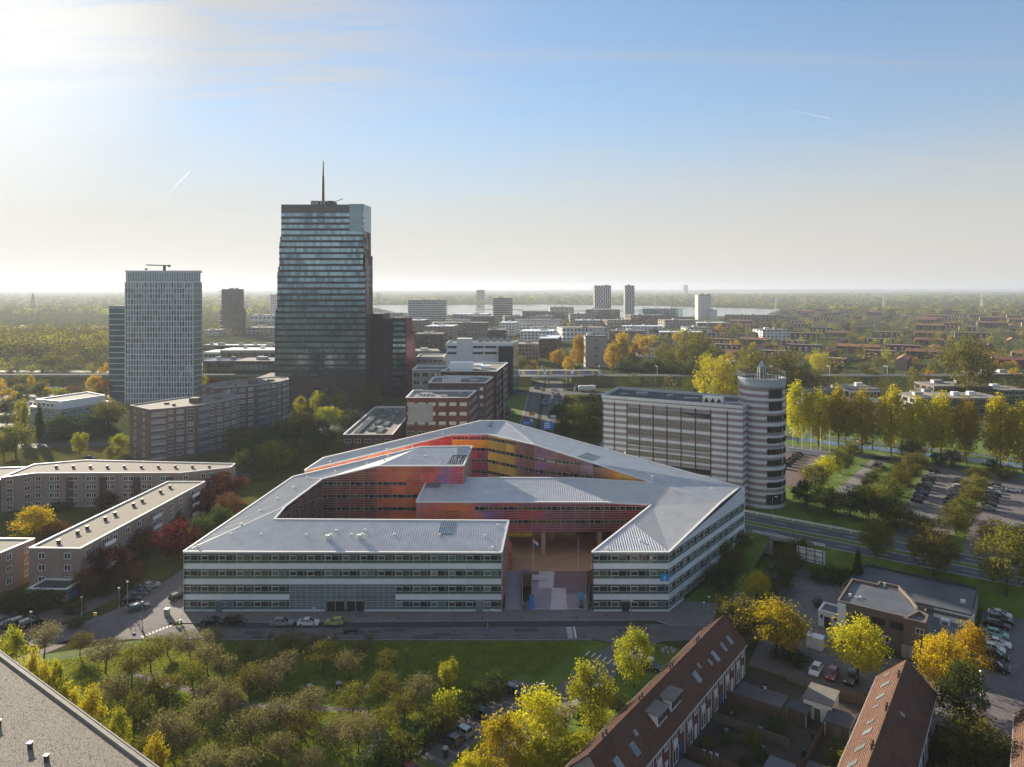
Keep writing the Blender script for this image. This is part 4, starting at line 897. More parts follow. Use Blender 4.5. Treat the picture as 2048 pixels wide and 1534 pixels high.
for i in range(6): m.bar((wx(386) + (tx(404, Dw + 10) - wx(386)) * i / 5, Dw + 10 * i / 5 - .1, 0), (wx(386) + (tx(404, Dw + 10) - wx(386)) * i / 5, Dw + 2 * i - .1, z1), .15, .15)
m.build('corner_frames', M['pale_frame'], t, 'stuff')
m = MB()
for i in range(30):
    x = wx(256) + (wx(398) - wx(256)) * i / 29; m.box((x, Dw + .7, (wz(565) + wz(543)) / 2), (.7, .2, 4.6))
m.build('top_windows', M['glass_blue'], t, 'stuff')
m = MB(); m.box((wx(316), Dw + 8, wz(541) + 1.5), (1.2, 1.2, 3)); m.bar((wx(279), Dw + 8, wz(541) + 3.6), (wx(326), Dw + 8, wz(541) + 3.2), .5, .6); m.box((wx(326), Dw + 8, wz(541) + 3.0), (1.2, 1, 1.3)); m.box((wx(279), Dw + 8, wz(541) + 1.0), (1.2, 1.0, 1.0)); m.build('roof_crane', M['dark'], t)
t = thing('teal_tower', 'slim teal glass tower half hidden behind the pale grid tower', 'skyscraper')
D2 = 458; M['teal_glass'] = glassmat('teal_glass', (0.10, 0.19, 0.20), 0.15, 0.25, 0.2, metal=0.2)
MB().box(((tx(218, D2) + tx(252, D2)) / 2, D2 + 10, tz(612, D2) / 2), (tx(252, D2) - tx(218, D2), 20, tz(612, D2))).build('wall', M['teal_glass'], t)
for k in range(16):
    z = tz(616, D2) - k * 3.55; MB().box(((tx(218, D2) + tx(250, D2)) / 2, D2 - .1, z), (tx(250, D2) - tx(218, D2), .3, .5)).build('floor_band', M['white'] if k % 2 else M['pale_frame'], t)
m = MB()
for i in range(9): m.box((tx(218, D2) + 1.1 * i + .2, D2 - .08, tz(612, D2) / 2), (.18, .2, tz(612, D2)))
m.build('mullions', M['teal'], t, 'stuff')

# ---- two curved apartment blocks
def apartments(off_, z, label, rows, seed, cut=0):
    t = thing('apartment_block', label, 'apartment block', 'curved apartment blocks below the pale tower'); ox, oy = off_
    front = [(-145, 287), (-137.5, 291.5), (-131, 297.5), (-126, 304.5), (-122.6, 312.5), (-121.4, 320)]
    poly = [(x + ox, y + oy) for x, y in [(-159, 298)] + front + [(-124.5, 327), (-132, 331), (-147, 319)]]
    shell(t, poly, z, 'brown_wall', 'roof_felt', par=0.35, coping='concrete')
    rng = random.Random(seed); fr = [(x + ox, y + oy) for x, y in front]
    for si in range(5):
        a, b2 = fr[si], fr[si + 1]; d, ln, nrm, rz = wf(a, b2)
        for r_ in range(rows):
            zc_ = z - 1.7 - r_ * 2.85
            if zc_ < 1.5: break
            if si in (0, 2):                                # glazed balconies
                g = MB().box((0, -.45, 0), (ln * .62, .9, 1.35)).build('window', M['glass_pale'], t, loc=(a[0] + d.x * ln * .36, a[1] + d.y * ln * .36, zc_ + .1)); g.rotation_euler.z = rz
                fm = MB().box((0, -.95, -1.0), (ln * .64, .1, .9)).build('balcony_front', M['teal_glass'] if si else M['concrete'], t, loc=(a[0] + d.x * ln * .36, a[1] + d.y * ln * .36, zc_ + .1)); fm.rotation_euler.z = rz
                put_window(t, a, d, nrm, rz, ln * .86, zc_, ln * .2, 1.3, 2)
            else:
                put_window(t, a, d, nrm, rz, ln * .27, zc_, 2.5, 1.35, 3, glass='glass_pale' if rng.random() < .6 else 'glass')
                put_window(t, a, d, nrm, rz, ln * .74, zc_, 2.3, 1.35, 2, glass='glass_pale' if rng.random() < .5 else 'glass')
    a, b2 = poly[0], poly[1]
    if area([(p[0], p[1]) for p in poly]) > 0: pass
    d, ln, nrm, rz = wf((-159 + ox, 298 + oy), (-145 + ox, 287 + oy))
    for r_ in range(rows):
        zc_ = z - 1.7 - r_ * 2.85
        for f in (.3, .72): put_window(t, (-159 + ox, 298 + oy), d, nrm, rz, ln * f, zc_, 1.5, 1.2, 2, out=.02)
    roof_bits(t, [(-136 + ox, 308 + oy, 4, 3.4, 2.0), (-130 + ox, 317 + oy, 3, 2, .8), (-146 + ox, 303 + oy, 1.5, 1.5, .7), (-141 + ox, 299 + oy, 1, 1, .8)], z - .35, 'brown_wall', 'roof_house')
apartments((0, 0), 21.3, 'nearer curved brown apartment block with pale balconies', 8, 3)
apartments((5.5, 53), 22.5, 'farther curved dark apartment block behind the nearer curved one', 8, 4)

# ---- brick flats at left
def flats(label, poly, z, sides, rows, pitch=2.75, wall='pink_brick', first=None, vents=(), group='brick flats with gravel roofs'):
    t = thing('flats', label, 'flats', group); p = shell(t, poly, z, wall, 'gravel', par=0.25, coping='white_trim', cw=.3)
    for (a, b2, n, w) in sides:
        d, ln, nrm, rz = wf(a, b2)
        for r_ in range(rows):
            for i in range(n): 
                put_window(t, a, d, nrm, rz, ln * (i + .5) / n + (0.9 if i % 2 else -.6) * (1 if n > 3 else 0), z - 1.75 - r_ * pitch, w, 1.35, 2, 'frame_white')
    for (x, y) in vents:
        m = MB(); m.box((0, 0, .35), (.5, .8, .7)); m.box((0, 0, .78), (.8, 1.1, .2)); m.build('roof_vent', M['dark'], t, loc=(x, y, z - .25))
    return t
f1 = flats('long low brick flats with gravel roof beside the red trees', [(-112, 166.3), (-99.9, 166), (-95.6, 223.5), (-107.3, 223.5)], 9.7,
      [((-112, 166.3), (-99.9, 166), 2, 1.5)], 3, vents=[(-107.5 + .085 * k, 170 + k) for k in (0, 6.5, 10, 17, 21, 29, 33, 42, 47)])
d, ln, nrm, rz = wf((-99.9, 166), (-95.6, 223.5))
for k in range(11):
    s = 2.5 + k * 5.1
    for r_ in range(3):
        z = 9.7 - 1.75 - r_ * 2.75
        if k % 4 == 1:
            bp_ = Vector((-99.9, 166, z - .55)) + d * (s + 1.3); bal = MB().box((0, -.7, 0), (4.2, 1.3, .12)).build('balcony', M['concrete'], f1, loc=bp_); bal.rotation_euler.z = rz
            MB().box((0, -1.32, .5), (4.2, .08, .95)).build('balcony_front', M['white'], bal)
            put_window(f1, (-99.9, 166), d, nrm, rz, s + 1.3, z + .2, 2.4, 1.7, 3)
        else: put_window(f1, (-99.9, 166), d, nrm, rz, s, z, 1.7, 1.4, 2)
m = MB(); sh_ = thing('bin_store', 'low brick store with blue doors at the foot of the brick flats', 'store')
shell(sh_, [(-108.5, 160.5), (-99.5, 160), (-99, 165.6), (-108, 166)], 2.7, 'pink_brick', 'roof_dark', par=.15)
for k in range(2): MB().box((-99.2 + .12 * k * 2, 161.6 + 2.2 * k, 1.1), (.1, 1.9, 2.1)).build('door', M['blue_paint'], sh_)
f2 = flats('long brick flats with many white windows at the back of the green court', [(-159, 223), (-151.8, 228.5), (-105.6, 229), (-92.5, 236), (-93, 241), (-146, 246), (-160, 240)], 11.0,
      [((-159, 223), (-151.8, 228.5), 2, 1.5), ((-151.8, 228.5), (-108, 229), 15, 1.6), ((-105.6, 229), (-92.5, 236), 4, 1.4)], 4, 2.65, vents=[(-150 + 5.6 * k, 236) for k in range(10)])
d, ln, nrm, rz = wf((-151.8, 228.5), (-108, 229))
for k in range(4): MB().box((0, -.05, 4.8), (2.2, .14, 9.6)).build('brick_pier', M['dark_brick'], f2, loc=(-141 + k * 10.6, 228.6, 0))
f3 = flats('brick flats cut by the left edge of the photo beside a long brick block', [(-140, 163), (-116.5, 163), (-114.8, 172.5), (-140, 173)], 9.7, [((-134, 163), (-116.5, 163), 4, 1.5), ((-116.5, 163), (-114.8, 172.5), 2, 1.3)], 3)
flats('brick flats at the far left with a pale roof edge', [(-195, 215), (-159.5, 222.5), (-160.5, 240), (-195, 235)], 10.2, [((-190, 216), (-159.5, 222.5), 8, 1.5)], 3)
t = thing('flats', 'white rendered flats with roof terrace among trees left of the curved blocks', 'flats')
Dh = 353; shell(t, [(tx(60, Dh), Dh), (tx(140, Dh), Dh - 8), (tx(186, Dh), Dh + 16), (tx(110, Dh), Dh + 30)], 11.6, 'concrete', 'roof_felt')
shell(t, [(tx(66, Dh), Dh + 2), (tx(136, Dh), Dh - 5), (tx(176, Dh), Dh + 15), (tx(110, Dh), Dh + 27)], 15.0, 'white', 'roof_felt', z0=11)
d, ln, nrm, rz = wf((tx(60, Dh), Dh), (tx(140, Dh), Dh - 8))
for r_ in range(4):
    for i in range(6): put_window(t, (tx(60, Dh), Dh), d, nrm, rz, 1.5 + i * 3.1, 13.2 - r_ * 3 + (.2 if r_ == 0 else -.3), 1.7, 1.5, 2, out=.05 if r_ else -4.4 + 5.0)
d, ln, nrm, rz = wf((tx(140, Dh), Dh - 8), (tx(186, Dh), Dh + 16))
for r_ in range(3):
    for i in range(6): put_window(t, (tx(140, Dh), Dh - 8), d, nrm, rz, 2 + i * 4, 9.6 - r_ * 3, 2.0, 1.4, 2)

# ---- brick offices in the middle distance
def office(label, poly, z, wall, sides, rows, pitch, w, h, group='brick offices behind the folded roof building', roof='roof_felt', coping='white_trim', z0=0., glass='glass', panes=2, skip=0):
    t = thing('office_block', label, 'office building', group); shell(t, poly, z, wall, roof, z0=z0, coping=coping, par=.6, cw=.6)
    for (a, b2, n) in sides:
        d, ln, nrm, rz = wf(a, b2)
        for r_ in range(rows):
            for i in range(n): put_window(t, a, d, nrm, rz, ln * (i + .5) / n, z - 2.7 - skip - r_ * pitch, w, h, panes, 'frame', glass)
    return t
o1 = office('low brick office with rows of rooftop skylights beside the folded metal roof', [(-71, 301), (-50, 301), (-50, 372), (-71, 372)], 8.5, 'dark_brick', [((-71, 301), (-50, 301), 5)], 1, 3.5, 2.6, 1.5)
for i in range(3):
    for k in range(4 if i else 1):
        y0 = (306 + k * 15 + (i % 2) * 4) if i else 305; ln_ = 10 if i else 60
        s = MB().box((0, 0, .35), (2.4, ln_, .7)).build('skylight', M['glass_pale'], o1, loc=(-66 + i * 4.6, y0 + ln_ / 2, 7.95)); MB().box((0, 0, .72), (2.6, .3, .08)).build('bar', M['frame'], s)
o2 = office('brick office with a large bare wall panel beside rooftop skylights', [(-43, 290), (-17.6, 290), (-15.2, 311), (-43, 311)], 25.7, 'red_brick', [((-43, 290), (-17.6, 290), 6), ((-17.6, 290), (-15.2, 311), 4)], 6, 3.85, 2.7, 1.3)
MB().box((-37, 289.9, 19.5), (10, .4, 7.6)).build('stone_panel', M['concrete'], o2)
roof_bits(o2, [(-36, 300, 5, 3, .9), (-28, 297, 3, 2, .6), (-22, 303, 2, 2, 1.2), (-40, 307, 4, 2, 1.2)], 25.1)
for k in range(6): MB().bar((-42 + k * 1.6, 291, 25.5), (-40.6 + k * 1.6, 296, 26.6), .3, .3).build('roof_pipe', M['steel'], o2)
o3 = office('taller brick office with a row of arched white roof vents', [(-38, 325), (-12, 325), (-9, 346), (-13, 350), (-32, 352), (-38, 346)], 27, 'red_brick', [((-38, 325), (-12, 325), 6), ((-12, 325), (-9, 346), 4)], 6, 3.7, 2.2, 1.4)
for k in range(7):
    m = MB(); m.add([(-.55, 0, 0), (.55, 0, 0), (.55, 0, 1.6), (0, 0, 2.5), (-.55, 0, 1.6), (-.55, 2, 0), (.55, 2, 0), (.55, 2, 1.6), (0, 2, 2.5), (-.55, 2, 1.6)], [(0, 1, 2, 3, 4), (1, 6, 7, 2), (2, 7, 8, 3), (3, 8, 9, 4), (4, 9, 5, 0), (6, 5, 9, 8, 7)])
    m.build('arched_vent', M['white'], o3, loc=(-31.5 + k * 1.25, 328, 26.4))
roof_bits(o3, [(-24, 340, 8, 5, 1.0), (-30, 345, 5, 3, .6), (-18, 335, 4, 4, .8)], 26.4)
o4 = office('brick and grey office with tall side wall and rooftop plant beside the main road', [(-36, 362), (-7.8, 360), (-2.3, 404), (-30, 406)], 28, 'red_brick', [((-36, 362), (-7.8, 360), 5), ((-7.8, 360), (-2.3, 404), 9)], 6, 3.8, 2.2, 1.3)
roof_bits(o4, [(-26, 372, 12, 7, 4.2), (-14, 380, 5, 5, 1.6), (-20, 392, 8, 6, 1.0)], 27.4, 'white_panel')
MB().box((-6.9, 366.5, 15), (.8, 5.5, 9)).build('dark_bay', M['dark'], o4)
MB().box((-4.3, 390, 14), (.5, 24, 27.4)).build('grey_cladding', M['concrete'], o4)
o5 = office('pale rendered office with square windows beside the dark annexe', [(-52.7, 378), (-34, 378), (-34, 398), (-52.7, 400)], 27, 'concrete', [((-52.7, 378), (-34, 378), 4)], 5, 4.2, 3.2, 2.2)
o6 = thing('office_block', 'pale blue office slab with white stair tower and glazed right end', 'office building', 'brick offices behind the folded roof building')
D6 = 471; shell(o6, [(tx(893, D6), D6), (tx(1024, D6), D6), (tx(1037, D6 + 24), D6 + 24), (tx(893, D6), D6 + 24)], tz(686, D6), 'white_panel', 'roof_dark')
for r_ in range(2):
    for a, b2 in ((895, 913), (946, 967), (970, 993), (996, 1020)):
        g = MB().box(((tx(a, D6) + tx(b2, D6)) / 2, D6 - .02, tz(694, D6) - r_ * 3.9), (tx(b2, D6) - tx(a, D6), .2, 1.5)).build('window', M['glass'], o6)
        m = MB()
        for i in range(8): m.box((tx(a, D6) + (tx(b2, D6) - tx(a, D6)) * i / 7, D6 - .15, tz(694, D6) - r_ * 3.9), (.12, .1, 1.5))
        m.build('mullions', M['frame'], g, 'stuff')
MB().box(((tx(914, D6) + tx(944, D6)) / 2, D6 + 3, tz(677, D6) / 2), (tx(944, D6) - tx(914, D6), 8, tz(677, D6))).build('stair_tower', M['white'], o6)
m = MB(); a, b2 = Vector((tx(1024, D6) + .1, D6 - .1, 0)), Vector((tx(1037, D6 + 24) + .1, D6 + 24, 0)); zt = tz(690, D6)
m.quad(a, b2, b2 + Vector((0, 0, zt)), a + Vector((0, 0, zt))); m.build('glass_wall', M['teal_glass'], o6)
MB().box((tx(1012, D6), D6 - 3, 16), (tx(1027, D6) - tx(998, D6), 6, 32)).build('dark_stair_core', M['tower_dark'], o6)
roof_bits(o6, [(tx(960 + 14 * k, D6), D6 + 10, 2.6, 2.2, 2.4) for k in range(5)], tz(686, D6), 'grey_metal')
m = MB()
for k in range(22): m.bar((tx(930 + k * 4.4, D6), D6 + 4, tz(686, D6)), (tx(932 + k * 4.4, D6), D6 + 6, tz(672, D6)), .12, .12)
m.bar((tx(930, D6), D6 + 4, tz(679, D6)), (tx(1024, D6), D6 + 4, tz(679, D6)), .15, .15); m.build('roof_frames', M['teal'], o6, 'stuff')
office('long low pale office with glass screens left of the pale blue slab', [(-64, 480), (-46, 480), (-46, 500), (-64, 500)], 24, 'concrete', [((-64, 480), (-46, 480), 5)], 5, 4, 2.6, 1.8)

# ---- striped office slab and its round tower
st = thing('striped_office', 'grey and mauve striped office slab with a round corner tower and glass lantern', 'office building')
SA, SB, SC, SD = Vector((31.3, 248, 0)), Vector((72.5, 225.5, 0)), Vector((84, 243, 0)), Vector((40, 269, 0)); SH = 33.0
poly = [SA, SB, SC, SD]
m = MB(); m.prism([(p.x, p.y) for p in poly], 0, SH - .6, cap=False); m.build('wall', M['mauve'], st)
q = inset([(p.x, p.y) for p in poly], .5); m = MB(); m.add([(p[0], p[1], SH - .9) for p in q], [(0, 1, 2, 3)]); m.build('roof', M['roof_dark'], st)
def ring(z, h, out, mk, nm, pts=None):
    po = inset([(p.x, p.y) for p in (pts or poly)], -out); qi = inset([(p.x, p.y) for p in (pts or poly)], .3); n = 4; mm = MB()
    vs = [(p[0], p[1], z) for p in po] + [(p[0], p[1], z + h) for p in po] + [(p[0], p[1], z + h) for p in qi] + [(p[0], p[1], z) for p in qi]
    mm.add(vs, [(i, (i + 1) % n, n + (i + 1) % n, n + i) for i in range(n)] + [(n + i, n + (i + 1) % n, 2 * n + (i + 1) % n, 2 * n + i) for i in range(n)] + [(3 * n + (i + 1) % n, 3 * n + i, 2 * n + i, 2 * n + (i + 1) % n)[::1] for i in range(n)]); return mm.build(nm, M[mk], st)
ring(SH - .95, .95, .25, 'stripe_white', 'parapet')
SPI = 2.0; z = SH - 2.3
while z > 0: ring(z, .95, .06, 'stripe_white', 'pale_stripe'); z -= SPI
d, ln, nrm, rz = wf(SA, SB)
posts = [ln * f for f in (.005, .095, .19, .285, .385, .485, .585, .685, .79, .90)]
for s in posts:
    p = SA + d * s + nrm * .16; MB().box((0, 0, SH / 2 - 1), (.22, .28, SH - 2)).build('post', M['dark'], st, loc=p).rotation_euler.z = rz
rng = random.Random(6)
for k in range(9):
    zc_ = SH - 4.3 - k * 3.6
    if zc_ < 2: break
    for i in range(2, 8):
        a, b2 = posts[i], posts[i + 1]; w = b2 - a - .35
        key = ('striped', round(w, 1)); g = MB().box((0, -.12, 0), (w, .26, 1.65)).build('window', M['glass' if rng.random() < .85 else 'glass_pale'], st, loc=SA + d * ((a + b2) / 2) + Vector((0, 0, zc_))); g.rotation_euler.z = rz
        mm = MB()
        for c in range(6): mm.box((-w / 2 + w * c / 5, -.28, 0), (.07, .06, 1.65))
        mm.bar((-w / 2, -.28, -.45), (w / 2, -.28, -.45), .06, .06); mm.build('window_bars', M['dark'], g)
m = MB()
m.box((0, 0, 1.4), (6.5, 2.5, 2.8)); ru = m.build('roof_unit', M['white'], st, loc=(65.5, 233, SH - .9)); ru.rotation_euler.z = rz
for k in range(3):
    mm = MB(); mm.add([(-.8, 0, 0), (.8, 0, 0), (0, 0, 1.5), (-.8, .1, 0), (.8, .1, 0), (0, .1, 1.5)], [(0, 1, 2), (0, 3, 4, 1), (1, 4, 5, 2), (2, 5, 3, 0)]); mm.build('vent_mouth', M['dark'], ru, loc=(-2 + 2 * k, -1.32, .9))
roof_bits(st, [(46, 254, 4, 2.2, 1.0), (55, 250, 2, 2, .8), (61, 244, 5, 2, .6), (70.5, 231, 5, 2.4, 1.1), (40, 255, 3, 1, .5)], SH - .9)
M['crown_grey'] = mat('crown_grey', (0.36, 0.40, 0.44), 0.5, 0.1, 0.5)
TC = (81.5, 234.0); TR = 7.1; TH = 41.0
m = MB(); m.lathe((TC[0], TC[1], 0), [(TR, 0), (TR, TH)], 48); m.build('tower_wall', M['mauve'], st)
z = .2
while z < TH - 2.8:
    m = MB(); m.lathe((TC[0], TC[1], z), [(TR - .1, 0), (TR + .10, 0), (TR + .10, .95), (TR - .1, .95)], 48); m.build('pale_stripe', M['stripe_white'], st); z += SPI
m = MB(); m.lathe((TC[0], TC[1], TH - 2.5), [(TR, 0), (TR + .2, .0), (TR + .2, 1.9), (TR + .45, 2.0), (TR + .45, 2.6), (TR - .5, 2.6), (TR - .5, 1.9)], 48); m.build('crown_band', M['crown_grey'], st)
m = MB(); m.lathe((TC[0], TC[1], TH - .6), [(TR - .5, 0), (0.01, .05)], 48); m.build('tower_roof', M['roof_dark'], st)
m = MB()
for i in range(36):
    a = i * math.pi / 18; x, y = TC[0] + (TR + .3) * math.cos(a), TC[1] + (TR + .3) * math.sin(a); a2 = a + math.pi / 18; m.bar((x, y, TH + .05), (x, y, TH + 1.9), .16, .16)
    for zz in (.9, 1.4, 1.9): m.bar((x, y, TH + zz), (TC[0] + (TR + .3) * math.cos(a2), TC[1] + (TR + .3) * math.sin(a2), TH + zz), .14, .12)
m.build('roof_railing', M['dark'], st)
m = MB(); m.lathe((TC[0], TC[1], TH - .6), [(1.25, 0), (1.25, 4.0)], 8); lt = m.build('lantern', M['glass_pale'], st)
m = MB(); m.lathe((TC[0], TC[1], TH + 3.3), [(1.5, 0), (0.02, 2.3)], 4); m.build('lantern_roof', M['grey_metal'], lt)
m = MB()
for i in range(8): a = i * math.pi / 4; m.bar((TC[0] + 1.3 * math.cos(a), TC[1] + 1.3 * math.sin(a), TH - .6), (TC[0] + 1.3 * math.cos(a), TC[1] + 1.3 * math.sin(a), TH + 3.4), .14, .14)
m.build('lantern_frame', M['white'], lt)
def arc_win(a0, a1, zc_, h, n=6, mk='glass'):
    mm = MB(); vs = []
    for i in range(n + 1):
        a = a0 + (a1 - a0) * i / n
        for r_, z in ((TR + .13, zc_ - h / 2), (TR + .13, zc_ + h / 2)): vs.append((TC[0] + r_ * math.cos(a), TC[1] + r_ * math.sin(a), z))
    mm.add(vs, [(2 * i, 2 * i + 2, 2 * i + 3, 2 * i + 1) for i in range(n)]); g = mm.build('window', M[mk], st)
    f = MB()
    for i in range(n + 1): a = a0 + (a1 - a0) * i / n; f.bar((TC[0] + (TR + .17) * math.cos(a), TC[1] + (TR + .17) * math.sin(a), zc_ - h / 2), (TC[0] + (TR + .17) * math.cos(a), TC[1] + (TR + .17) * math.sin(a), zc_ + h / 2), .09, .09)
    f.build('window_bars', M['dark'], g)
for zc_ in (36.4, 32.5): arc_win(R(-92), R(-52), zc_, 2.9, 5, 'dark')
for k in range(7): arc_win(R(-96), R(-52), 28.6 - k * 3.5, 1.75); arc_win(R(-46), R(-8), 28.6 - k * 3.5, 1.75)
arc_win(R(-98), R(-54), 3.4 - .4, 3.2); arc_win(R(-47), R(-6), 3.0, 3.2)
# ------------------------------------------------------------------ terraced houses, gardens, club house, flat roof in the corner
def lv(u, v, z): return L(u, v, z)
def terrace(label, u0, v0, v1, hw=3.95, ze=5.8, zr=9.5, side=1, name='row_house', far_hip=False, sky_r=(), sky_l=(), dorm=(), doors=True, group='terraced houses with red tiled roofs', rows_l=True):
    """ridge along v at u0"""
    t = thing(name, label, 'row house', group)
    def slope(s):
        r0, r1 = lv(u0, v0 - .25, zr), lv(u0, v1 + .25, zr); e0, e1 = lv(u0 + s * (hw + .35), v0 - .25, ze - .33), lv(u0 + s * (hw + .35), v1 + .25, ze - .33)
        n = ((r1 - r0).cross(e0 - r0)).normalized(); n = n if n.z > 0 else -n
        m = MB(); vs = [r0, r1, e1, e0]; m.add([p + n * .08 for p in vs] + [p - n * .1 for p in vs], [(0, 1, 2, 3), (7, 6, 5, 4), (1, 0, 4, 5), (2, 1, 5, 6), (3, 2, 6, 7), (0, 3, 7, 4)])
        ro = m.build('roof', M['tiles'], t)
        m = MB(); rows = 15                                  # courses of tiles
        for i in range(1, rows):
            f = i / rows; m.bar(r0.lerp(e0, f) + n * .09, r1.lerp(e1, f) + n * .09, .10, .05, up=tuple(n))
        m.build('tile_courses', M['tiles'], ro, 'stuff'); return n
    nR, nL = slope(1), slope(-1)
    for k in range(int((v1 - v0) / .45)): 
        pass
    m = MB(); nn = int((v1 - v0) / .42)
    for k in range(nn): 
        a = lv(u0, v0 + k * .42, zr + .12); m.tube(a, lv(u0, v0 + k * .42 + .40, zr + .10), .13, .12, 5)
    m.build('ridge_tiles', M['tiles'], t, 'stuff')
    for s in (1, -1):
        a, b2 = lv(u0 + s * hw, v0, 0), lv(u0 + s * hw, v1, 0); m = MB(); m.quad(a, b2, b2 + Vector((0, 0, ze)), a + Vector((0, 0, ze))); m.build('wall', M['red_brick'], t)
        MB().bar(lv(u0 + s * (hw + .42), v0 - .2, ze - .42), lv(u0 + s * (hw + .42), v1 + .2, ze - .42), .16, .14).build('gutter', M['frame'], t)
    for v in (v0, v1):
        m = MB(); m.add([lv(u0 - hw, v, 0), lv(u0 + hw, v, 0), lv(u0 + hw, v, ze), lv(u0, v, zr - .15), lv(u0 - hw, v, ze)], [(0, 1, 2, 3, 4)]); m.build('gable_wall', M['concrete'] if v == v0 else M['red_brick'], t)
    def on_slope(s, f, v, w, h, dz, mk, nm, parent=None):
        n = nR if s > 0 else nL; down = (lv(u0 + s * hw, 0, ze) - lv(u0, 0, zr)); dl = down.length; down.normalize()
        c = lv(u0, v, zr) + down * (dl * f) + n * (.08 + dz / 2); m = MB(); vs = []
        for dd_, hh in ((-dz / 2, 0), (dz / 2, 1)):
            for a, b2 in ((-w / 2, -h / 2), (w / 2, -h / 2), (w / 2, h / 2), (-w / 2, h / 2)): vs.append(c + DD * a + down * b2 + n * dd_)
        m.add(vs, [(3, 2, 1, 0), (4, 5, 6, 7), (0, 1, 5, 4), (1, 2, 6, 5), (2, 3, 7, 6), (3, 0, 4, 7)]); return m.build(nm, M[mk], parent or t)
    for s, lst in ((1, sky_r), (-1, sky_l)):
        for f, v, w, h in lst:
            on_slope(s, f, v, w + .2, h + .2, .12, 'grey_metal', 'skylight_frame'); on_slope(s, f, v, w, h, .15, 'glass_pale', 'skylight')
    for v in np.arange(v0 + 4, v1 - 2, 10.8):
        for q in (0, .9):
            p = lv(u0 - .25, v + q, zr + .3); m = MB(); m.tube((0, 0, -.4), (0, 0, .35), .16, .14, 6); m.tube((0, 0, .35), (0, 0, .45), .22, .2, 6); m.build('chimney_pot', M['dark_brick'], t, loc=p)
    for (v, w) in dorm:                                       # box dormers on the garden side
        zt = zr - .95; uo = u0 + hw * .74; ui = u0 + hw * .16; zb = ze + .95
        m = MB(); vs = [lv(uo, v - w / 2, zb), lv(uo, v + w / 2, zb), lv(uo, v + w / 2, zt), lv(uo, v - w / 2, zt), lv(ui, v - w / 2, zt), lv(ui, v + w / 2, zt), lv(ui, v - w / 2, zb), lv(ui, v + w / 2, zb)]
        m.add(vs, [(0, 1, 2, 3), (0, 3, 4, 6), (1, 7, 5, 2)]); dm = m.build('dormer', M['white'], t)
        MB().box(tuple(lv((uo + ui) / 2 + .1, v, zt + .08)), (uo - ui + .5, w + .4, .16), RZ).build('dormer_roof', M['roof_felt'], dm)
        for i in range(4): MB().box(tuple(lv(uo + .03, v - w / 2 + w * (i + .5) / 4, (zb + zt) / 2 + .1)), (.08, w / 4 - .22, (zt - zb) * .62), RZ).build('window', M['glass'], dm)
    # garden and street windows
    for s in (1, -1):
        a, b2 = (lv(u0 + hw, v0, 0), lv(u0 + hw, v1, 0)) if s > 0 else (lv(u0 - hw, v1, 0), lv(u0 - hw, v0, 0))
        d, ln, nrm, rz = wf(a, b2); n = int(ln / 5.4)
        for i in range(n):
            s0 = (i + .5) * ln / n
            for z, w, h in ((4.6, 1.5, 1.5), (4.6, 1.0, 1.5), (1.4, 1.8, 2.2)):
                put_window(t, a, d, nrm, rz, s0 + (-1.2 if w == 1.5 else 1.3 if w == 1.0 else -.9), z, w, h, 2, 'frame_white', 'glass', name='window')
            dr = MB().box((0, -.03, 1.1), (.95, .1, 2.2)).build('door', M['white' if i % 3 else 'blue_paint'], t, loc=Vector((a.x, a.y, 0)) + d * (s0 + 1.4)); dr.rotation_euler.z = rz
            pn = MB().box((0, -.06, 3.2), (1.5, .1, .9)).build('white_panel', M['white'], t, loc=Vector((a.x, a.y, 0)) + d * (s0 - .9)); pn.rotation_euler.z = rz
            dp = MB().box((0, -.12, 2.8), (.1, .1, 5.4)).build('downpipe', M['white'], t, loc=Vector((a.x, a.y, 0)) + d * (s0 + 2.4)); dp.rotation_euler.z = rz
    return t
h1 = terrace('nearest red tiled terrace with two box dormers and grey gable end', -47.3, 80.8, 129.4,
        sky_r=[(.62, 125.6, .8, 1.3), (.62, 122.6, .8, 1.3), (.62, 118.7, 1.0, 1.6), (.62, 116.3, .45, .8), (.46, 113, .4, .6), (.62, 110.6, 1.1, 1.5), (.38, 103.4, .4, .7), (.65, 88.5, .9, 1.5), (.42, 90.5, .5, .6), (.62, 84.2, 1.0, 1.6), (.72, 81.8, .7, 1.0)],
        dorm=[(101.6, 3.5), (96.8, 3.3)])
terrace('red tiled terrace beside the club house with its left slope in the sun', -17.8, 78, 131.6,
        sky_l=[(.6, 129.3, .7, .6), (.5, 125.4, .8, 1.4), (.5, 121.2, .8, 1.3), (.5, 118, .4, .7), (.5, 113.3, .5, .9), (.45, 110.2, 1.0, 1.2), (.5, 106, .9, 1.3), (.55, 102.2, .9, 1.2), (.55, 99, .9, 1.2), (.6, 95.6, .9, 1.2)],
        sky_r=[(.35, 117, .4, .5), (.6, 104, .4, .5)])
terrace('red tiled terrace cut by the right edge of the photo', .9, 84, 132.4, sky_l=[(.5, 120, .8, 1.2)])
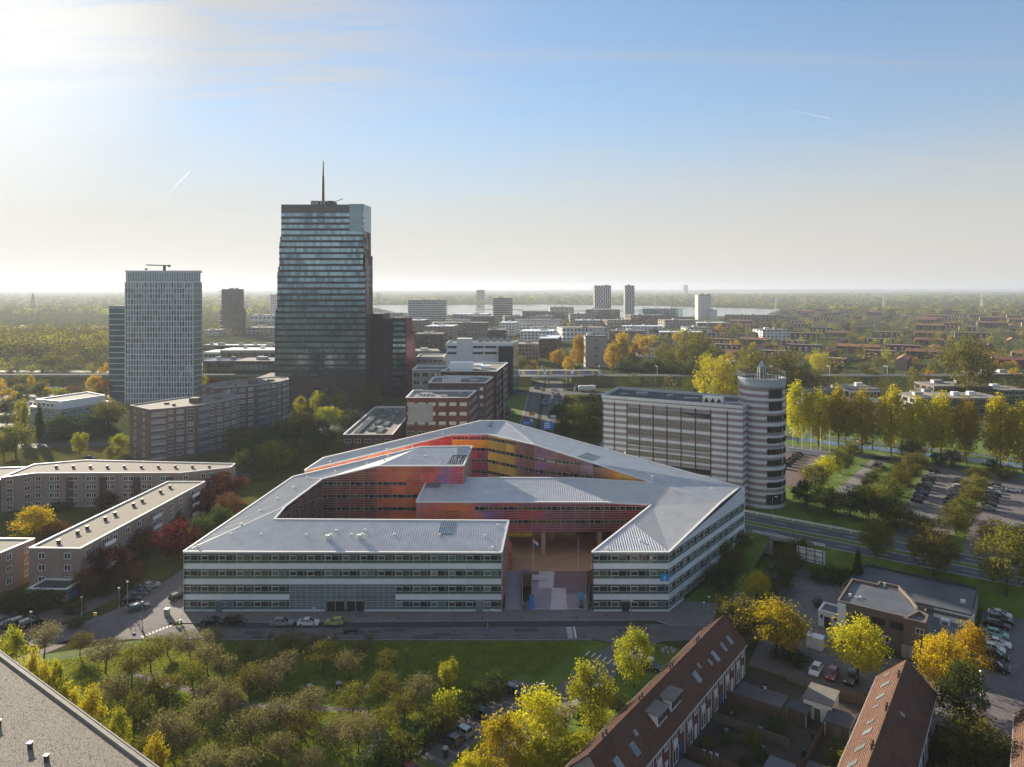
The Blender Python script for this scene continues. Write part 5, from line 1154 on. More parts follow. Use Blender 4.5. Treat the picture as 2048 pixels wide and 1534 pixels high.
# conservatory against the nearest terrace
cs = thing('conservatory', 'white lean-to conservatory with translucent roof against the nearest terrace', 'conservatory')
for i in range(5): MB().bar(lv(-43.1 + .02, 83.2 + i * 1.1, 3.0), lv(-38.6, 83.2 + i * 1.1, 2.35), 1.04, .08).build('roof_panel', M['glass_pale'], cs)
for i in range(6): MB().bar(lv(-43.1, 82.65 + i * 1.1, 3.08), lv(-38.5, 82.65 + i * 1.1, 2.43), .09, .1).build('rafter', M['white'], cs)
for i in range(5): MB().box(tuple(lv(-38.7, 83.2 + i * 1.1, 1.3)), (.07, 1.0, 1.8), RZ).build('window', M['glass'], cs)
for i in range(6): MB().box(tuple(lv(-38.65, 82.65 + i * 1.1, 1.2)), (.12, .12, 2.4), RZ).build('post', M['white'], cs)
MB().box(tuple(lv(-38.68, 85.4, .3)), (.1, 5.5, .6), RZ).build('wall', M['white'], cs)
for u in (-42.2, -41, -39.8): MB().box(tuple(lv(u, 88.1, 1.3)), (1.0, .08, 1.9), RZ).build('window', M['glass'], cs)
for z in (.3, 2.35): MB().bar(lv(-43.1, 88.15, z), lv(-38.6, 88.15, z), .12, .3).build('rail', M['white'], cs)
def shed(label, u, v, w, l, h, roof='roof_dark', wall='wood', kind='flat', rise=.7, white_end=False):
    t = thing('garden_shed', label, 'shed', 'garden sheds behind the terraces', loc=lv(u, v, 0), rz=RZ)
    MB().box((0, 0, h / 2), (w, l, h)).build('wall', M[wall], t)
    m = MB(); x, y = w / 2 + .2, l / 2 + .2
    if kind == 'flat': m.box((0, 0, h + .08), (2 * x, 2 * y, .16)); m.build('roof', M[roof], t)
    else:
        for s in (1, -1):
            mm = MB(); vs = [(0, -y, h + rise), (0, y, h + rise), (s * x, y, h - .05), (s * x, -y, h - .05)]; mm.add(vs + [(a, b2, c - .1) for a, b2, c in vs], [(0, 1, 2, 3), (7, 6, 5, 4), (0, 4, 5, 1), (1, 5, 6, 2), (2, 6, 7, 3), (3, 7, 4, 0)]); mm.build('roof', M[roof], t)
        mm = MB(); mm.add([(-w / 2, -l / 2 - .01, h), (w / 2, -l / 2 - .01, h), (0, -l / 2 - .01, h + rise)], [(0, 1, 2)]); mm.build('gable', M[wall], t)
    MB().box((0, -l / 2 - .03, 1.0), (.9, .06, 1.9)).build('door', M['white' if white_end else 'wood_grey'], t)
    MB().box((-w / 2 - .02, 0, 1.4), (.05, .8, .6)).build('window', M['glass'], t)
    for sx_ in (-1, 1): MB().box((sx_ * w / 2, -l / 2 - .04, h / 2), (.12, .1, h)).build('corner_board', M['frame'], t)
    return t
shed('tall shed with mossy corrugated roof and white end wall', -29.3, 125.2, 4.2, 5.2, 3.0, 'roof_felt', 'white', 'flat')
shed('green shed with grey felt roof between the terraces', -29.8, 103.6, 3.2, 3.0, 2.5, 'roof_wet', 'wood_grey')
shed('white walled shed with flat grey roof near the conservatory', -31.4, 91.2, 2.8, 3.2, 2.5, 'roof_wet', 'white', white_end=True)
shed('dark wooden shed with felt roof under the small yellow garden tree', -25.2, 105.6, 2.8, 3.6, 2.4, 'roof_dark', 'wood_grey')
shed('black shed with low pitched roof beside the white walled shed', -26.4, 93.2, 3.4, 4.6, 2.2, 'roof_dark', 'wood', 'pitch')
shed('dark lean-to beside the tall white ended shed', -31.8, 121.3, 3.0, 3.0, 2.0, 'roof_dark', 'wood')
shed('low dark shed beside the wooden fence and three parked cars', -25.6, 121.4, 3.6, 4.0, 2.2, 'roof_dark', 'wood')
shed('grey roofed garden shed under the sunny tiled slope', -23.6, 92.4, 2.4, 4.4, 2.4, 'teal', 'wood_grey')
# fences: boards one by one
def fence(label, p, q, h, mk='wood', bw=.55, group='wooden garden fences'):
    t = thing('fence', label, 'fence', group, loc=p); d = q - p; n = max(1, int(d.length / bw)); rz = math.atan2(d.y, d.x); rng = random.Random(int(p.x * 10) + 77)
    me = FENCE.setdefault((mk, h, bw), MB().box((0, 0, h / 2), (bw * .93, .04, h)).mesh('board', M[mk]))
    for i in range(n):
        o = obj('board', me, t, loc=d * ((i + .5) / n) + Vector((rng.uniform(-.01, .01), rng.uniform(-.02, .02), rng.uniform(-.05, .02)))); o.rotation_euler.z = rz
    for i in range(0, n + 1, 4): MB().box((0, 0, h / 2 + .05), (.1, .1, h + .1), rz).build('post', M['wood_grey'], t, loc=d * (i / n))
    MB().bar(Vector((0, 0, h * .8)), d + Vector((0, 0, h * .8)), .05, .09).build('rail', M['wood_grey'], t)
    return t
FENCE = {}
_pm = MB()
for _k in range(14):
    _a = _k * 2.4; _r = .1 + .02 * _k; _pm.add([(0, 0, 0), (_r * math.cos(_a) + .08, _r * math.sin(_a), .25 + .02 * (_k % 5)), (_r * math.cos(_a), _r * math.sin(_a) + .1, .45)], [(0, 1, 2)])
PLANTLET = _pm.mesh('plant', M['leaf_green'])
fence('brown panel fence leading to the tall white ended shed', lv(-43, 119.4, 0), lv(-31.6, 119.6, 0), 1.8)
fence('grey slatted fence across the middle garden', lv(-42.8, 112.6, 0), lv(-31, 112.8, 0), 1.5, 'wood_grey')
fence('dark fence beside the patio with garden furniture', lv(-43, 102, 0), lv(-31.5, 101.4, 0), 1.8, 'wood')
fence('dark fence along the garden path near the white walled shed', lv(-43, 95.6, 0), lv(-33.2, 95.4, 0), 1.7, 'wood_grey')
fence('long dark fence between the two rows of gardens', lv(-27.9, 84, 0), lv(-27.7, 120, 0), 1.8, 'wood')
fence('brown fence below the three parked cars', lv(-28.0, 131.4, 0), lv(-22.4, 131.2, 0), 1.9)
fence('short brown fence beside the dark parked car', lv(-36.5, 131.8, 0), lv(-30.5, 131.6, 0), 1.6, 'wood_grey')
fence('fence at the near end of the gardens beside the conservatory', lv(-38, 81.6, 0), lv(-28.2, 81.5, 0), 1.6, 'wood')
fence('dark fence along the alley behind the sheds', lv(-22.5, 96, 0), lv(-22.4, 128, 0), 1.6, 'wood_grey')
# garden clutter
for k, (u, v) in enumerate(((-40.6, 102.9), (-39.6, 103.0), (-38.7, 103.2))):
    t = thing('garden_chair', ('leftmost','middle','rightmost')[k] + ' white plastic garden chair beside the patio fence', 'chair', 'white garden chairs on the patio', loc=lv(u, v, 0), rz=RZ + .2 * k)
    MB().box((0, 0, .42), (.55, .55, .06)).build('seat', M['white'], t); MB().box((0, .27, .75), (.55, .06, .65)).build('backrest', M['white'], t)
    for a in (-1, 1):
        for c in (-1, 1): MB().box((a * .24, c * .24, .2), (.05, .05, .4)).build('leg', M['white'], t)
t = thing('garden_table', 'round white garden table on the dark lawn behind the terrace', 'table', loc=lv(-37.4, 99.2, 0)); MB().lathe((0, 0, .7), [(.02, .04), (.75, .04), (.75, 0), (.02, 0)], 12).build('top', M['white'], t); MB().box((0, 0, .35), (.12, .12, .7)).build('leg', M['white'], t)
t = thing('pallet_stack', 'pale stacked paving slabs beside the brown fence', 'slabs', loc=lv(-23.4, 125.5, 0), rz=RZ)
for i in range(4):
    for j in range(4): MB().box((i * .62, j * .62, .1 + .06 * ((i + j) % 2)), (.58, .58, .2)).build('slab', M['concrete'], t)

gk = random.Random(3)
for i in range(16):
    u, v = gk.uniform(-42, -29), gk.uniform(83, 127); hh = gk.uniform(.3, .6)
    t = thing('planter', f'{ORD[i]} small garden planter in the shaded yards behind the nearest terrace', 'planter', 'garden planters', loc=L(u, v, 0)); MB().lathe((0, 0, 0), [(.22, 0), (.32, hh), (.02, hh - .05)], 8).build('pot', M[('tiles', 'concrete', 'blue_paint', 'white')[i % 4]], t); obj('plant', PLANTLET, t, loc=(0, 0, hh))
for i in range(7):
    u, v = -28.6, 86 + i * 5.2
    t = thing('wheelie_bin', f'{ORD[i]} wheelie bin along the alley fence, counted from the conservatory end', 'bin', 'wheelie bins in the gardens', loc=L(u, v, 0), rz=RZ); MB().box((0, 0, .5), (.55, .6, 1.0), taper=1.08).build('body', M['dark' if i % 2 else 'paint_green'], t); MB().box((0, 0, 1.04), (.62, .68, .08)).build('lid', M['dark'], t)
# ---- the club house
cl = thing('club_house', 'low brick club house with dark flat roofs beside the car park', 'club house')
def Lp(*q): return [tuple(L(u, v))[:2] for u, v in q]
main = Lp((-33.2, 155), (-19.8, 155), (-19.8, 161.2), (-21.4, 165), (-24.4, 170.4), (-28.2, 170.4), (-28.2, 168.6), (-33.2, 168.6))
shell(cl, main, 7.0, 'brown_wall', 'roof_wet', par=.4, coping='brown_wall', cw=.3)
shell(cl, Lp((-35.8, 171.2), (-11.4, 171.2), (-11.4, 188), (-34, 188)), 4.0, 'concrete', 'roof_wet', par=.3, coping='dark', cw=.3)
shell(cl, Lp((-19.6, 158), (-11.6, 158), (-11.6, 171), (-19.6, 171)), 3.4, 'brown_wall', 'roof_wet', par=.3, coping='brown_wall', cw=.3)
shell(cl, Lp((-21.2, 153.6), (-17.6, 153.6), (-17.6, 157.9), (-19.4, 159)), 7.3, 'brown_wall', 'roof_wet', par=.4, coping='brown_wall', cw=.3)
shell(cl, Lp((-37.4, 157.2), (-33.4, 157.2), (-33.4, 162), (-37.4, 162)), 3.2, 'white', 'roof_wet', par=.2, coping='white')
MB().box(tuple(L(-14.6, 171.3, 3.6)), (7, .3, 1.0), RZ).build('parapet', M['white_panel'], cl)
a, b2 = L(-33.2, 155), L(-21.2, 155); d, ln, nrm, rz = wf(a, b2)
for i in range(3): put_window(cl, a, d, nrm, rz, 4.2 + i * 3.2, 5.0, 2.3, 1.2, 3, 'dark', 'dark')
for i, s in enumerate((4.8, 8.4)): put_window(cl, a, d, nrm, rz, s, 1.9, 1.9, 1.2, 3)
put_window(cl, a, d, nrm, rz, 1.0, 5.4, 1.2, 1.0, 2)
MB().box(tuple(L(-32.4, 154.93, 4.4)), (1.5, .1, 4.8), RZ).build('white_panel', M['white_panel'], cl)
dd_ = MB().box((0, -.05, 1.2), (1.9, .12, 2.4)).build('door', M['concrete'], cl, loc=L(-20.6, 153.55)); dd_.rotation_euler.z = RZ; MB().box((0, -.12, 1.2), (.05, .03, 2.3)).build('door_gap', M['dark'], dd_)
a, b2 = L(-37.4, 157.2), L(-33.4, 157.2); dd_ = MB().box((0, -.05, 1.15), (1.2, .12, 2.3)).build('door', M['dark'], cl, loc=L(-35.6, 157.15)); dd_.rotation_euler.z = RZ
letters('OPEN', .32, 'letter_white', dd_, (-.45, -.13, 1.35), name='door_notice') if False else None
put_window(cl, a, d, nrm, rz, .7, 2.2, .5, .9, 1); put_window(cl, a, d, nrm, rz, 3.3, 2.2, .5, .9, 1)
a, b2 = L(-19.4, 153.6), L(-17.6, 153.6); put_window(cl, a, d, nrm, rz, .9, 5.6, 1.3, 1.0, 2)
for u, v, z, w, h in ((-31.8, 159.6, 6.6, .5, .6), (-30.6, 159.2, 6.6, .35, .5), (-30.0, 160.2, 6.6, .5, .35), (-27, 169.4, 6.6, .4, .8), (-15.6, 166, 3.1, 1.5, 1.0), (-13.5, 178, 3.7, .9, .6), (-24, 175, 3.7, .4, .7)):
    t_ = MB().box((0, 0, h / 2), (w, w * .8, h)).build('roof_vent', M['white'], cl, loc=L(u, v, z)); t_.rotation_euler.z = RZ
ac = MB().box((0, 0, 1.0), (1.6, 1.4, 2.0)).build('cooling_unit', M['grey_metal'], cl, loc=L(-15.2, 161.2, 3.1)); ac.rotation_euler.z = RZ
MB().lathe((0, 0, 2.02), [(.55, 0), (.55, .12), (.02, .12)], 12).build('fan_cowl', M['dark'], ac)
t = thing('white_container', 'small white storage container beside the yellow tree and the club house', 'container', loc=L(-35.6, 147.4), rz=RZ)
MB().box((0, 0, 1.1), (3.0, 2.0, 2.2)).build('body', M['white'], t); MB().box((0, 0, 2.26), (3.1, 2.1, .12)).build('lid', M['white'], t)
for x in (-.74, .74): MB().box((x, -1.02, 1.1), (1.36, .06, 1.9)).build('door', M['white_panel'], t)
t = thing('portable_toilet', 'blue portable toilet with pale roof on the gravel yard', 'toilet', loc=L(-53, 168), rz=RZ)
MB().box((0, 0, 1.1), (1.2, 1.2, 2.2), taper=.95).build('cabin', M['teal'], t); MB().lathe((0, 0, 2.2), [(.75, 0), (.7, .18), (.02, .3)], 10).build('roof', M['glass_pale'], t); MB().box((0, -.6, 1.05), (.8, .06, 1.8)).build('door', M['blue_paint'], t)
t = thing('billboard', 'white billboard seen from behind on a timber frame beside the underpass', 'billboard', loc=L(-45.6, 184.5), rz=RZ)
for k in range(5): MB().box((0, .05, 3.2 + k * .68), (6.6, .08, .64)).build('panel', M['white'], t)
for x in (-2.8, -1, 1, 2.8):
    MB().box((x, -.15, 3.2), (.16, .16, 6.6)).build('post', M['wood_grey'], t); MB().bar((x, -.2, 4.4), (x, -2.0, 0), .12, .12).build('brace', M['wood_grey'], t)
for z in (3.4, 4.6, 5.8): MB().box((0, -.08, z), (6.4, .1, .12)).build('rail', M['dark'], t)
for s in (-1, 1): MB().bar((s * 2.8, -.2, 3.2), (-s * .4, -.2, 6.0), .08, .08).build('cross_brace', M['dark'], t)

# ---- flat gravel roof in the near left corner
M['coping_grey'] = mat('coping_grey', (0.22, 0.205, 0.185), 0.85, 0.25, 0.8, bump=.2)
gr = thing('flats', 'flat gravelled roof filling the bottom left corner of the photo', 'flats', 'flats in the near left corner')
e0, e1 = P(-4, 1299, 11), P(330, 1545, 11); ed = (e1 - e0).normalized(); en = Vector((ed.y, -ed.x, 0)); en = en if en.x < 0 else -en
c0, c1 = e0 - ed * 40, e1 + ed * 14
pl = [(c0.x, c0.y), (c1.x, c1.y), ((c1 + en * 46).x, (c1 + en * 46).y), ((c0 + en * 46).x, (c0 + en * 46).y)]
pl = shell(gr, pl, 11, 'pink_brick', 'gravel', par=.28, coping='coping_grey', cw=.75)
MB().bar(c0 + Vector((0, 0, .16)) + en * .1, c1 + Vector((0, 0, .16)) + en * .1, .12, .1).build('coping_lip', M['concrete'], gr)
rng = np.random.default_rng(4)
if True:
    n = 60000; uu = rng.uniform(0, (c1 - c0).length, n); ww = rng.uniform(.8, 40, n)
    base = np.array(c0)[None, :2] + np.outer(uu, np.array(ed)[:2]) + np.outer(ww, np.array(en)[:2])
    keep = (base[:, 1] > 60) & (np.abs(base[:, 0]) < base[:, 1] * .75); base = base[keep]; n = len(base)
    sz = rng.uniform(.02, .055, n); ang = rng.uniform(0, 6.28, n); z0 = 10.73
    vs = np.zeros((n, 4, 3)); 
    for i in range(3):
        a = ang + i * 2.094; vs[:, i, 0] = base[:, 0] + np.cos(a) * sz; vs[:, i, 1] = base[:, 1] + np.sin(a) * sz; vs[:, i, 2] = z0 + rng.uniform(-.01, .03, n)
    vs[:, 3, 0] = base[:, 0]; vs[:, 3, 1] = base[:, 1]; vs[:, 3, 2] = z0 + sz * 1.3
    idx = np.arange(n)[:, None] * 4; tr = np.concatenate([idx + np.array([[0, 1, 3]]), idx + np.array([[1, 2, 3]]), idx + np.array([[2, 0, 3]])])
    obj('gravel', npmesh('gravel', vs.reshape(-1, 3), tr, M['gravel']), gr, 'stuff')
for px, py in ((60, 1497), (93, 1522), (-3, 1452)):
    p = P(px, py, 10.75); m = MB(); m.box((0, 0, .35), (.42, .5, .7)); m.build('vent', M['dark'], gr, loc=p); MB().box((0, -.05, .78), (.62, .62, .1)).build('vent_cap', M['blue_paint'], gr, loc=p)
    MB().bar((-.4, .2, 0), (-.15, .2, .55), .06, .06).build('vent_stay', M['dark'], gr, loc=p)
# ------------------------------------------------------------------ the town centre, the far towers and the brick estate
def G(px, py, z=0.0): return P(px, py, z)
def far_block(label, px0, px1, ytop, ybase, depth, wall, rows=4, cols=8, glass='glass', roof='roof_felt', group='town centre blocks', ww=.55, wh=.5, skew=0.0, name='town_block', cat='building', band=None):
    """front face spans px0..px1; the foot of the front is seen at ybase"""
    D = CAMZ * F / (ybase - HOR); x0, x1 = (px0 - 1024) * D / F, (px1 - 1024) * D / F; h = CAMZ - (ytop - HOR) * D / F
    t = thing(name, label, cat, group, loc=(0, 0, 0)); sk = skew * depth
    poly = [(x0, D), (x1, D), (x1 + sk, D + depth), (x0 + sk, D + depth)]
    m = MB(); m.prism(poly, 0, h - .8, cap=False); m.build('wall', M[wall], t)
    m = MB(); m.prism(inset(poly, -.15), h - .8, h); m.build('roof', M[roof], t)
    fh = h / rows; mm = MB(); bay = (x1 - x0) / cols
    for r_ in range(rows):
        z = h - fh * (r_ + .55)
        if band: mm.box(((x0 + x1) / 2, D - .1, z), ((x1 - x0) * .96, .4, fh * wh))
        else:
            for c in range(cols): mm.box((x0 + bay * (c + .5), D - .1, z), (bay * ww, .4, fh * wh))
        for side in (x1 if (px0 + px1) / 2 < 1024 else x0,):
            for c in range(3):
                y = D + depth * (c + .5) / 3; mm.box((side + sk * (c + .5) / 3, y, z), (.4, depth / 3 * .6, fh * wh))
    mm.build('windows', M[glass], t, 'stuff')
    rng = random.Random(int(px0 * 7 + ybase))
    for i in range(2 if x1 - x0 > 25 else 1):
        w = rng.uniform(3, 8); MB().box((x0 + (x1 - x0) * rng.uniform(.2, .8), D + depth * rng.uniform(.3, .7), h + 1.0), (w, w * .7, 2.0)).build('roof_unit', M['grey_metal' if rng.random() < .6 else 'white'], t)
    return t, D, h, x0, x1
# landmark blocks by the lake
def balcony_block(label, px0, px1, ytop, ybase, depth, floors, colA, colB, balc, bright=None):
    t, D, h, x0, x1 = far_block(label, px0, px1, ytop, ybase, depth, colA, floors, 10, 'glass', group='tall blocks by the lake', ww=.6, wh=.45, name='lake_block', cat='apartment block')
    for r_ in range(floors): MB().box(((x0 + x1) / 2, D - 1.0, h - (h / floors) * (r_ + .95)), (x1 - x0 + 2.4, 2.4, .9)).build('balcony_band', M[balc], t)
    return t, D, h, x0, x1
balcony_block('broad teal and white apartment block with wrapped balconies by the lake', 816, 892, 600, 648, 30, 11, 'teal_glass', 'white', 'white')
balcony_block('brown and white apartment block with dark corner by the lake', 986, 1025, 596, 645, 26, 11, 'brown_wall', 'white', 'stripe_white')
def chequer(label, px0, px1, ytop, ybase, rows, cols, depth):
    t, D, h, x0, x1 = far_block(label, px0, px1, ytop, ybase, depth, 'stripe_white', rows, cols, 'dark', group='twin chequered towers', ww=.55, wh=.95, name='chequered_tower', cat='tower block')
    m = MB(); bw = (x1 - x0) / cols; fh = h / rows
    for r_ in range(rows):
        for c in range(cols):
            if (r_ + c) % 2: m.box((x0 + bw * (c + .22), D - .25, h - fh * (r_ + .5)), (bw * .42, .5, fh * .9))
    m.build('white_panels', M['white'], t, 'stuff')
chequer('wider of the two chequered towers by the lake', 1189, 1222, 571, 640, 14, 9, 22)
chequer('slimmer of the two chequered towers by the lake', 1250, 1269, 571, 640, 16, 6, 20)
far_block('pale slab tower standing right of the chequered pair by the lake', 1396, 1422, 589, 640, 26, 'white', 13, 6, 'glass', group='tall blocks by the lake', ww=.4, wh=.4, name='lake_block', cat='tower block')
far_block('low pale annexe at the foot of the pale slab tower', 1421, 1434, 620, 641, 20, 'white', 5, 4, 'glass', ww=.4)
far_block('long striped office below the wider chequered tower', 1172, 1240, 619, 645, 50, 'brown_wall', 4, 10, 'glass', band=True)
far_block('long blue glass office with swooping roof by the lake', 1285, 1366, 617, 636, 60, 'glass_blue', 5, 12, 'glass', roof='grey_metal')
far_block('grey theatre building with fly tower by the lake', 1100, 1148, 614, 637, 60, 'grey_metal', 3, 5, 'glass_pale')
far_block('low dark hall with curved green roof by the lake', 1045, 1130, 624, 643, 50, 'brown_wall', 3, 12, 'glass', roof='grass_dry')
far_block('distant brown tower block beyond the lake', 953, 969, 580, 605, 30, 'brown_wall', 12, 4, 'glass', group='distant tower blocks', name='distant_tower', cat='tower block')
far_block('distant grey tower block on the horizon right of the twin towers', 1368, 1376, 570, 588, 60, 'brown_wall', 10, 3, 'glass', group='distant tower blocks', name='distant_tower', cat='tower block')
t, D, h, x0, x1 = far_block('brown round cornered apartment tower left of the tallest tower', 443, 487, 578, 668, 34, 'brown_wall', 17, 8, 'glass', ww=.45, wh=.45, name='apartment_tower', cat='tower block', group='far apartment towers', skew=-.375)
for r_ in range(17): MB().box((x0 - .6, D + 12, h - (h / 17) * (r_ + .9)), (4.5, 26, 1.0)).build('balcony_band', M['white' if r_ % 2 else 'concrete'], t)
MB().prism([(x0 - 4, D + 4), (x1 + 2, D + 4), (x1 - 8, D + 30), (x0 - 12, D + 30)], 0, h * .55).build('lower_storeys', M['brown_wall'], t)
far_block('white slab block peeping out left behind the tallest tower', 541, 560, 589, 640, 30, 'white', 10, 5, 'glass', name='apartment_tower', cat='tower block', group='far apartment towers')
# nearer town blocks, in front of the lake
rows_ = [
 (560, 640, 652, 676, 'concrete'), (745, 800, 626, 652, 'grey_metal'), (800, 845, 640, 668, 'brown_wall'), (850, 905, 652, 680, 'pink_brick'), (868, 978, 645, 672, 'brown_wall'), (905, 975, 628, 648, 'concrete'),
 (975, 1012, 660, 690, 'dark_brick'), (998, 1030, 645, 672, 'white'), (1030, 1125, 640, 666, 'stripe_white'), (1040, 1106, 662, 690, 'white'), (1063, 1140, 655, 678, 'white'), (1125, 1215, 655, 682, 'stripe_white'), (1078, 1116, 676, 715, 'dark_brick'),
 (1150, 1200, 640, 660, 'concrete'), (1215, 1262, 640, 662, 'brown_wall'), (1245, 1325, 652, 672, 'white'), (1262, 1330, 630, 650, 'brown_wall'), (1320, 1405, 664, 680, 'dark_brick'), (1374, 1424, 655, 672, 'white'), (1330, 1395, 640, 655, 'concrete'),
 (1395, 1450, 645, 662, 'brown_wall'), (1465, 1560, 630, 642, 'pink_brick'), (830, 885, 668, 702, 'dark_brick'), (828, 880, 702, 740, 'concrete'), (890, 940, 640, 655, 'white'), (1525, 1580, 660, 680, 'white'), (1282, 1315, 700, 716, 'white'),
 (1010, 1045, 632, 648, 'brown_wall'), (925, 990, 632, 650, 'dark_brick'), (1140, 1190, 628, 646, 'concrete'), (1225, 1290, 662, 684, 'brown_wall'), (1060, 1110, 632, 648, 'concrete')]
names = {'concrete': 'grey rendered', 'grey_metal': 'grey metal clad', 'brown_wall': 'brown', 'pink_brick': 'pale brick', 'dark_brick': 'dark brick', 'white': 'white', 'stripe_white': 'off-white'}
cnt = {}
for i, (a, b2, yt, yb, wl_) in enumerate(sorted(rows_)):
    k = cnt.get(wl_, 0); cnt[wl_] = k + 1
    side = 'left of the chequered towers' if b2 < 1190 else 'below or right of the chequered towers'
    far_block(f'{ORD[k]} {names[wl_]} low town block counted from the left, before the lake', a, b2, yt, yb, 22 + (i * 7) % 20, wl_, 3 + (i % 3), max(5, int((b2 - a) / 7)), 'glass', roof=('roof_felt', 'roof_dark', 'white_panel')[i % 3], skew=(-.2, 0, .15)[i % 3])
t, D, h, x0, x1 = far_block('pale yellow block with white upper storeys left of the main road', 1037, 1077, 688, 727, 24, 'film_yellow' if False else 'pink_brick', 5, 6, 'glass')
far_block('plain beige block with three small windows and round sign beside yellow trees', 1171, 1214, 672, 735, 16, 'concrete', 4, 1, 'dark', ww=.12, wh=.2, roof='roof_dark')
# station roofs between the towers
for i, (a, b2, yt, yb) in enumerate(((405, 470, 722, 752), (440, 552, 700, 738), (408, 480, 704, 730), (470, 556, 722, 768))):
    far_block(('low hall with solar panels right of the pale grid tower', 'long white ribbed station roof between the two towers', 'white shed roof behind the solar panelled hall', 'glass fronted hall at the foot of the tallest tower')[i], a, b2, yt, yb, 26, ('brown_wall', 'concrete', 'white', 'dark')[i], 2, 9, ('glass', 'glass', 'glass', 'glass_pale')[i], roof=('solar', 'white', 'white', 'roof_dark')[i], group='halls by the station', name='station_hall', cat='hall', ww=.8)
for i in range(4):
    far_block(f'{ORD[i]} dark station block counted from the pale tower rightwards', 430 + i * 30, 456 + i * 30, 690, 712, 12, 'tower_dark', 3, 4, 'glass', roof='white', group='halls by the station', name='station_hall', cat='hall')
lefts = [(0, 48, 676, 684, 'white'), (60, 110, 664, 672, 'concrete'), (10, 40, 655, 660, 'brown_wall'), (120, 160, 660, 666, 'white'), (170, 215, 655, 662, 'concrete'), (408, 436, 660, 672, 'white'), (495, 545, 655, 668, 'concrete'), (500, 550, 630, 650, 'white'), (405, 432, 690, 700, 'concrete')]
for i, (a, b2, yt, yb, wl_) in enumerate(lefts):
    far_block(f'{ORD[i]} hazy low {names[wl_]} block at left behind the towers', a, b2, yt, yb, 30, wl_, 2, 6, 'glass', group='hazy blocks at left')
# brick estate on the right
M['tiles_sunlit'] = mat('tiles_sunlit', (0.34, 0.165, 0.085), 0.9, 0.25, 0.3)  # far roof tiles with sunlight put into a lighter, warmer orange
t_rows = []
rng = random.Random(21)
def row_block(k, px, py, length, ang, h):
    c = P(px, py); D = c.y
    t = thing('terrace', '', 'terrace', 'brick terraces of the far right estate', loc=c, rz=ang)
    w = 9.0; n = max(3, int(length / 6))
    MB().box((0, 0, h / 2), (length, w, h)).build('wall', M['red_brick'] if k % 3 else M['dark_brick'], t)
    if k % 2 == 0:
        for s in (1, -1):
            m = MB(); m.quad((-length / 2, 0, h + 2.6), (length / 2, 0, h + 2.6), (length / 2, s * 5, h - .1), (-length / 2, s * 5, h - .1)); m.build('roof', M['tiles_sunlit'], t)
        for s in (1, -1):
            m = MB(); m.add([(s * length / 2, -w / 2, h), (s * length / 2, w / 2, h), (s * length / 2, 0, h + 2.5)], [(0, 1, 2)]); m.build('gable', M['pink_brick'], t)  # paler brick than the walls: sun on the gable as colour
    else:
        MB().box((0, 0, h + .15), (length + .4, w + .4, .3)).build('roof', M['pink_brick' if k % 3 else 'roof_felt'], t)  # pale brick tone puts sunlight on these flat roofs into the colour
        m = MB()
        for i in range(n): m.box((-length / 2 + length * (i + .5) / n, 1.0, h + .8), (1.0, .7, 1.2))
        m.build('chimneys', M['red_brick'], t, 'stuff')
    MB().box((-length / 2 - .2, 0, h / 2 + .3), (.5, w + .3, h + .6)).build('end_wall', M['pink_brick'], t)  # sunlit gable end painted in as paler brick
    m = MB()
    for r_ in range(2):
        for i in range(n):
            for s in (-1, 1): m.box((-length / 2 + length * (i + .5) / n, s * (w / 2), 1.6 + r_ * 2.9), (2.3, .25, 1.4))
    m.build('windows', M['white' if k % 2 else 'glass_pale'], t, 'stuff'); return t
k = 0; terr = []
for (py, x0, x1, stepx) in ((648, 1490, 2060, 92), (662, 1500, 2050, 74), (676, 1440, 2050, 82), (690, 1430, 2060, 84), (704, 1440, 2050, 88), (718, 1452, 2060, 100), (734, 1440, 2060, 118)):
    for px in range(x0, x1, stepx):
        ang = RZ + R(8) if rng.random() < .62 else RZV
        ang += rng.uniform(-.06, .06)
        terr.append((px + rng.uniform(-14, 14), py + rng.uniform(-3, 3), row_block(k, px + rng.uniform(-14, 14), py + rng.uniform(-3, 3), rng.uniform(24, 44), ang, rng.choice((6.2, 7.0, 7.6))))); k += 1
small = []
for (py, x0, x1, stepx) in ((622, 1590, 2060, 62), (627, 1560, 2050, 60), (632, 1600, 2060, 66), (637, 1580, 2060, 62), (642, 1500, 2060, 70), (655, 1450, 2060, 76)):
    for px in range(x0, x1, stepx):
        q = px + rng.uniform(-16, 16); small.append((py, q, row_block(k, q, py + rng.uniform(-1.5, 1.5), rng.uniform(24, 48), (RZ + R(8) if rng.random() < .7 else RZV) + rng.uniform(-.08, .08), rng.choice((6.5, 7.5, 8.5))))); k += 1
for n_, py in enumerate(sorted(set(a[0] for a in small))):
    for i, (_, q, t) in enumerate(sorted((a for a in small if a[0] == py), key=lambda a: a[1])): t['label'] = f'{ORD[i]} tiny far terrace from the left, line {ORD[n_]} down from the far woods at right'
rowsn = {}
for px, py, t in terr:
    r_ = round((py - 641) / 14); r_ = min(6, max(0, r_)); rowsn.setdefault(r_, []).append((t.location.x / t.location.y, t))
bandn = ['farthest', 'second farthest', 'third farthest', 'middle', 'third nearest', 'second nearest', 'nearest', 'nearest']
for r_, lst in rowsn.items():
    for i, (x, t) in enumerate(sorted(lst, key=lambda q: q[0])): t['label'] = f'{ORD[i]} brick terrace from the left in the {bandn[r_]} line of the right-hand estate'
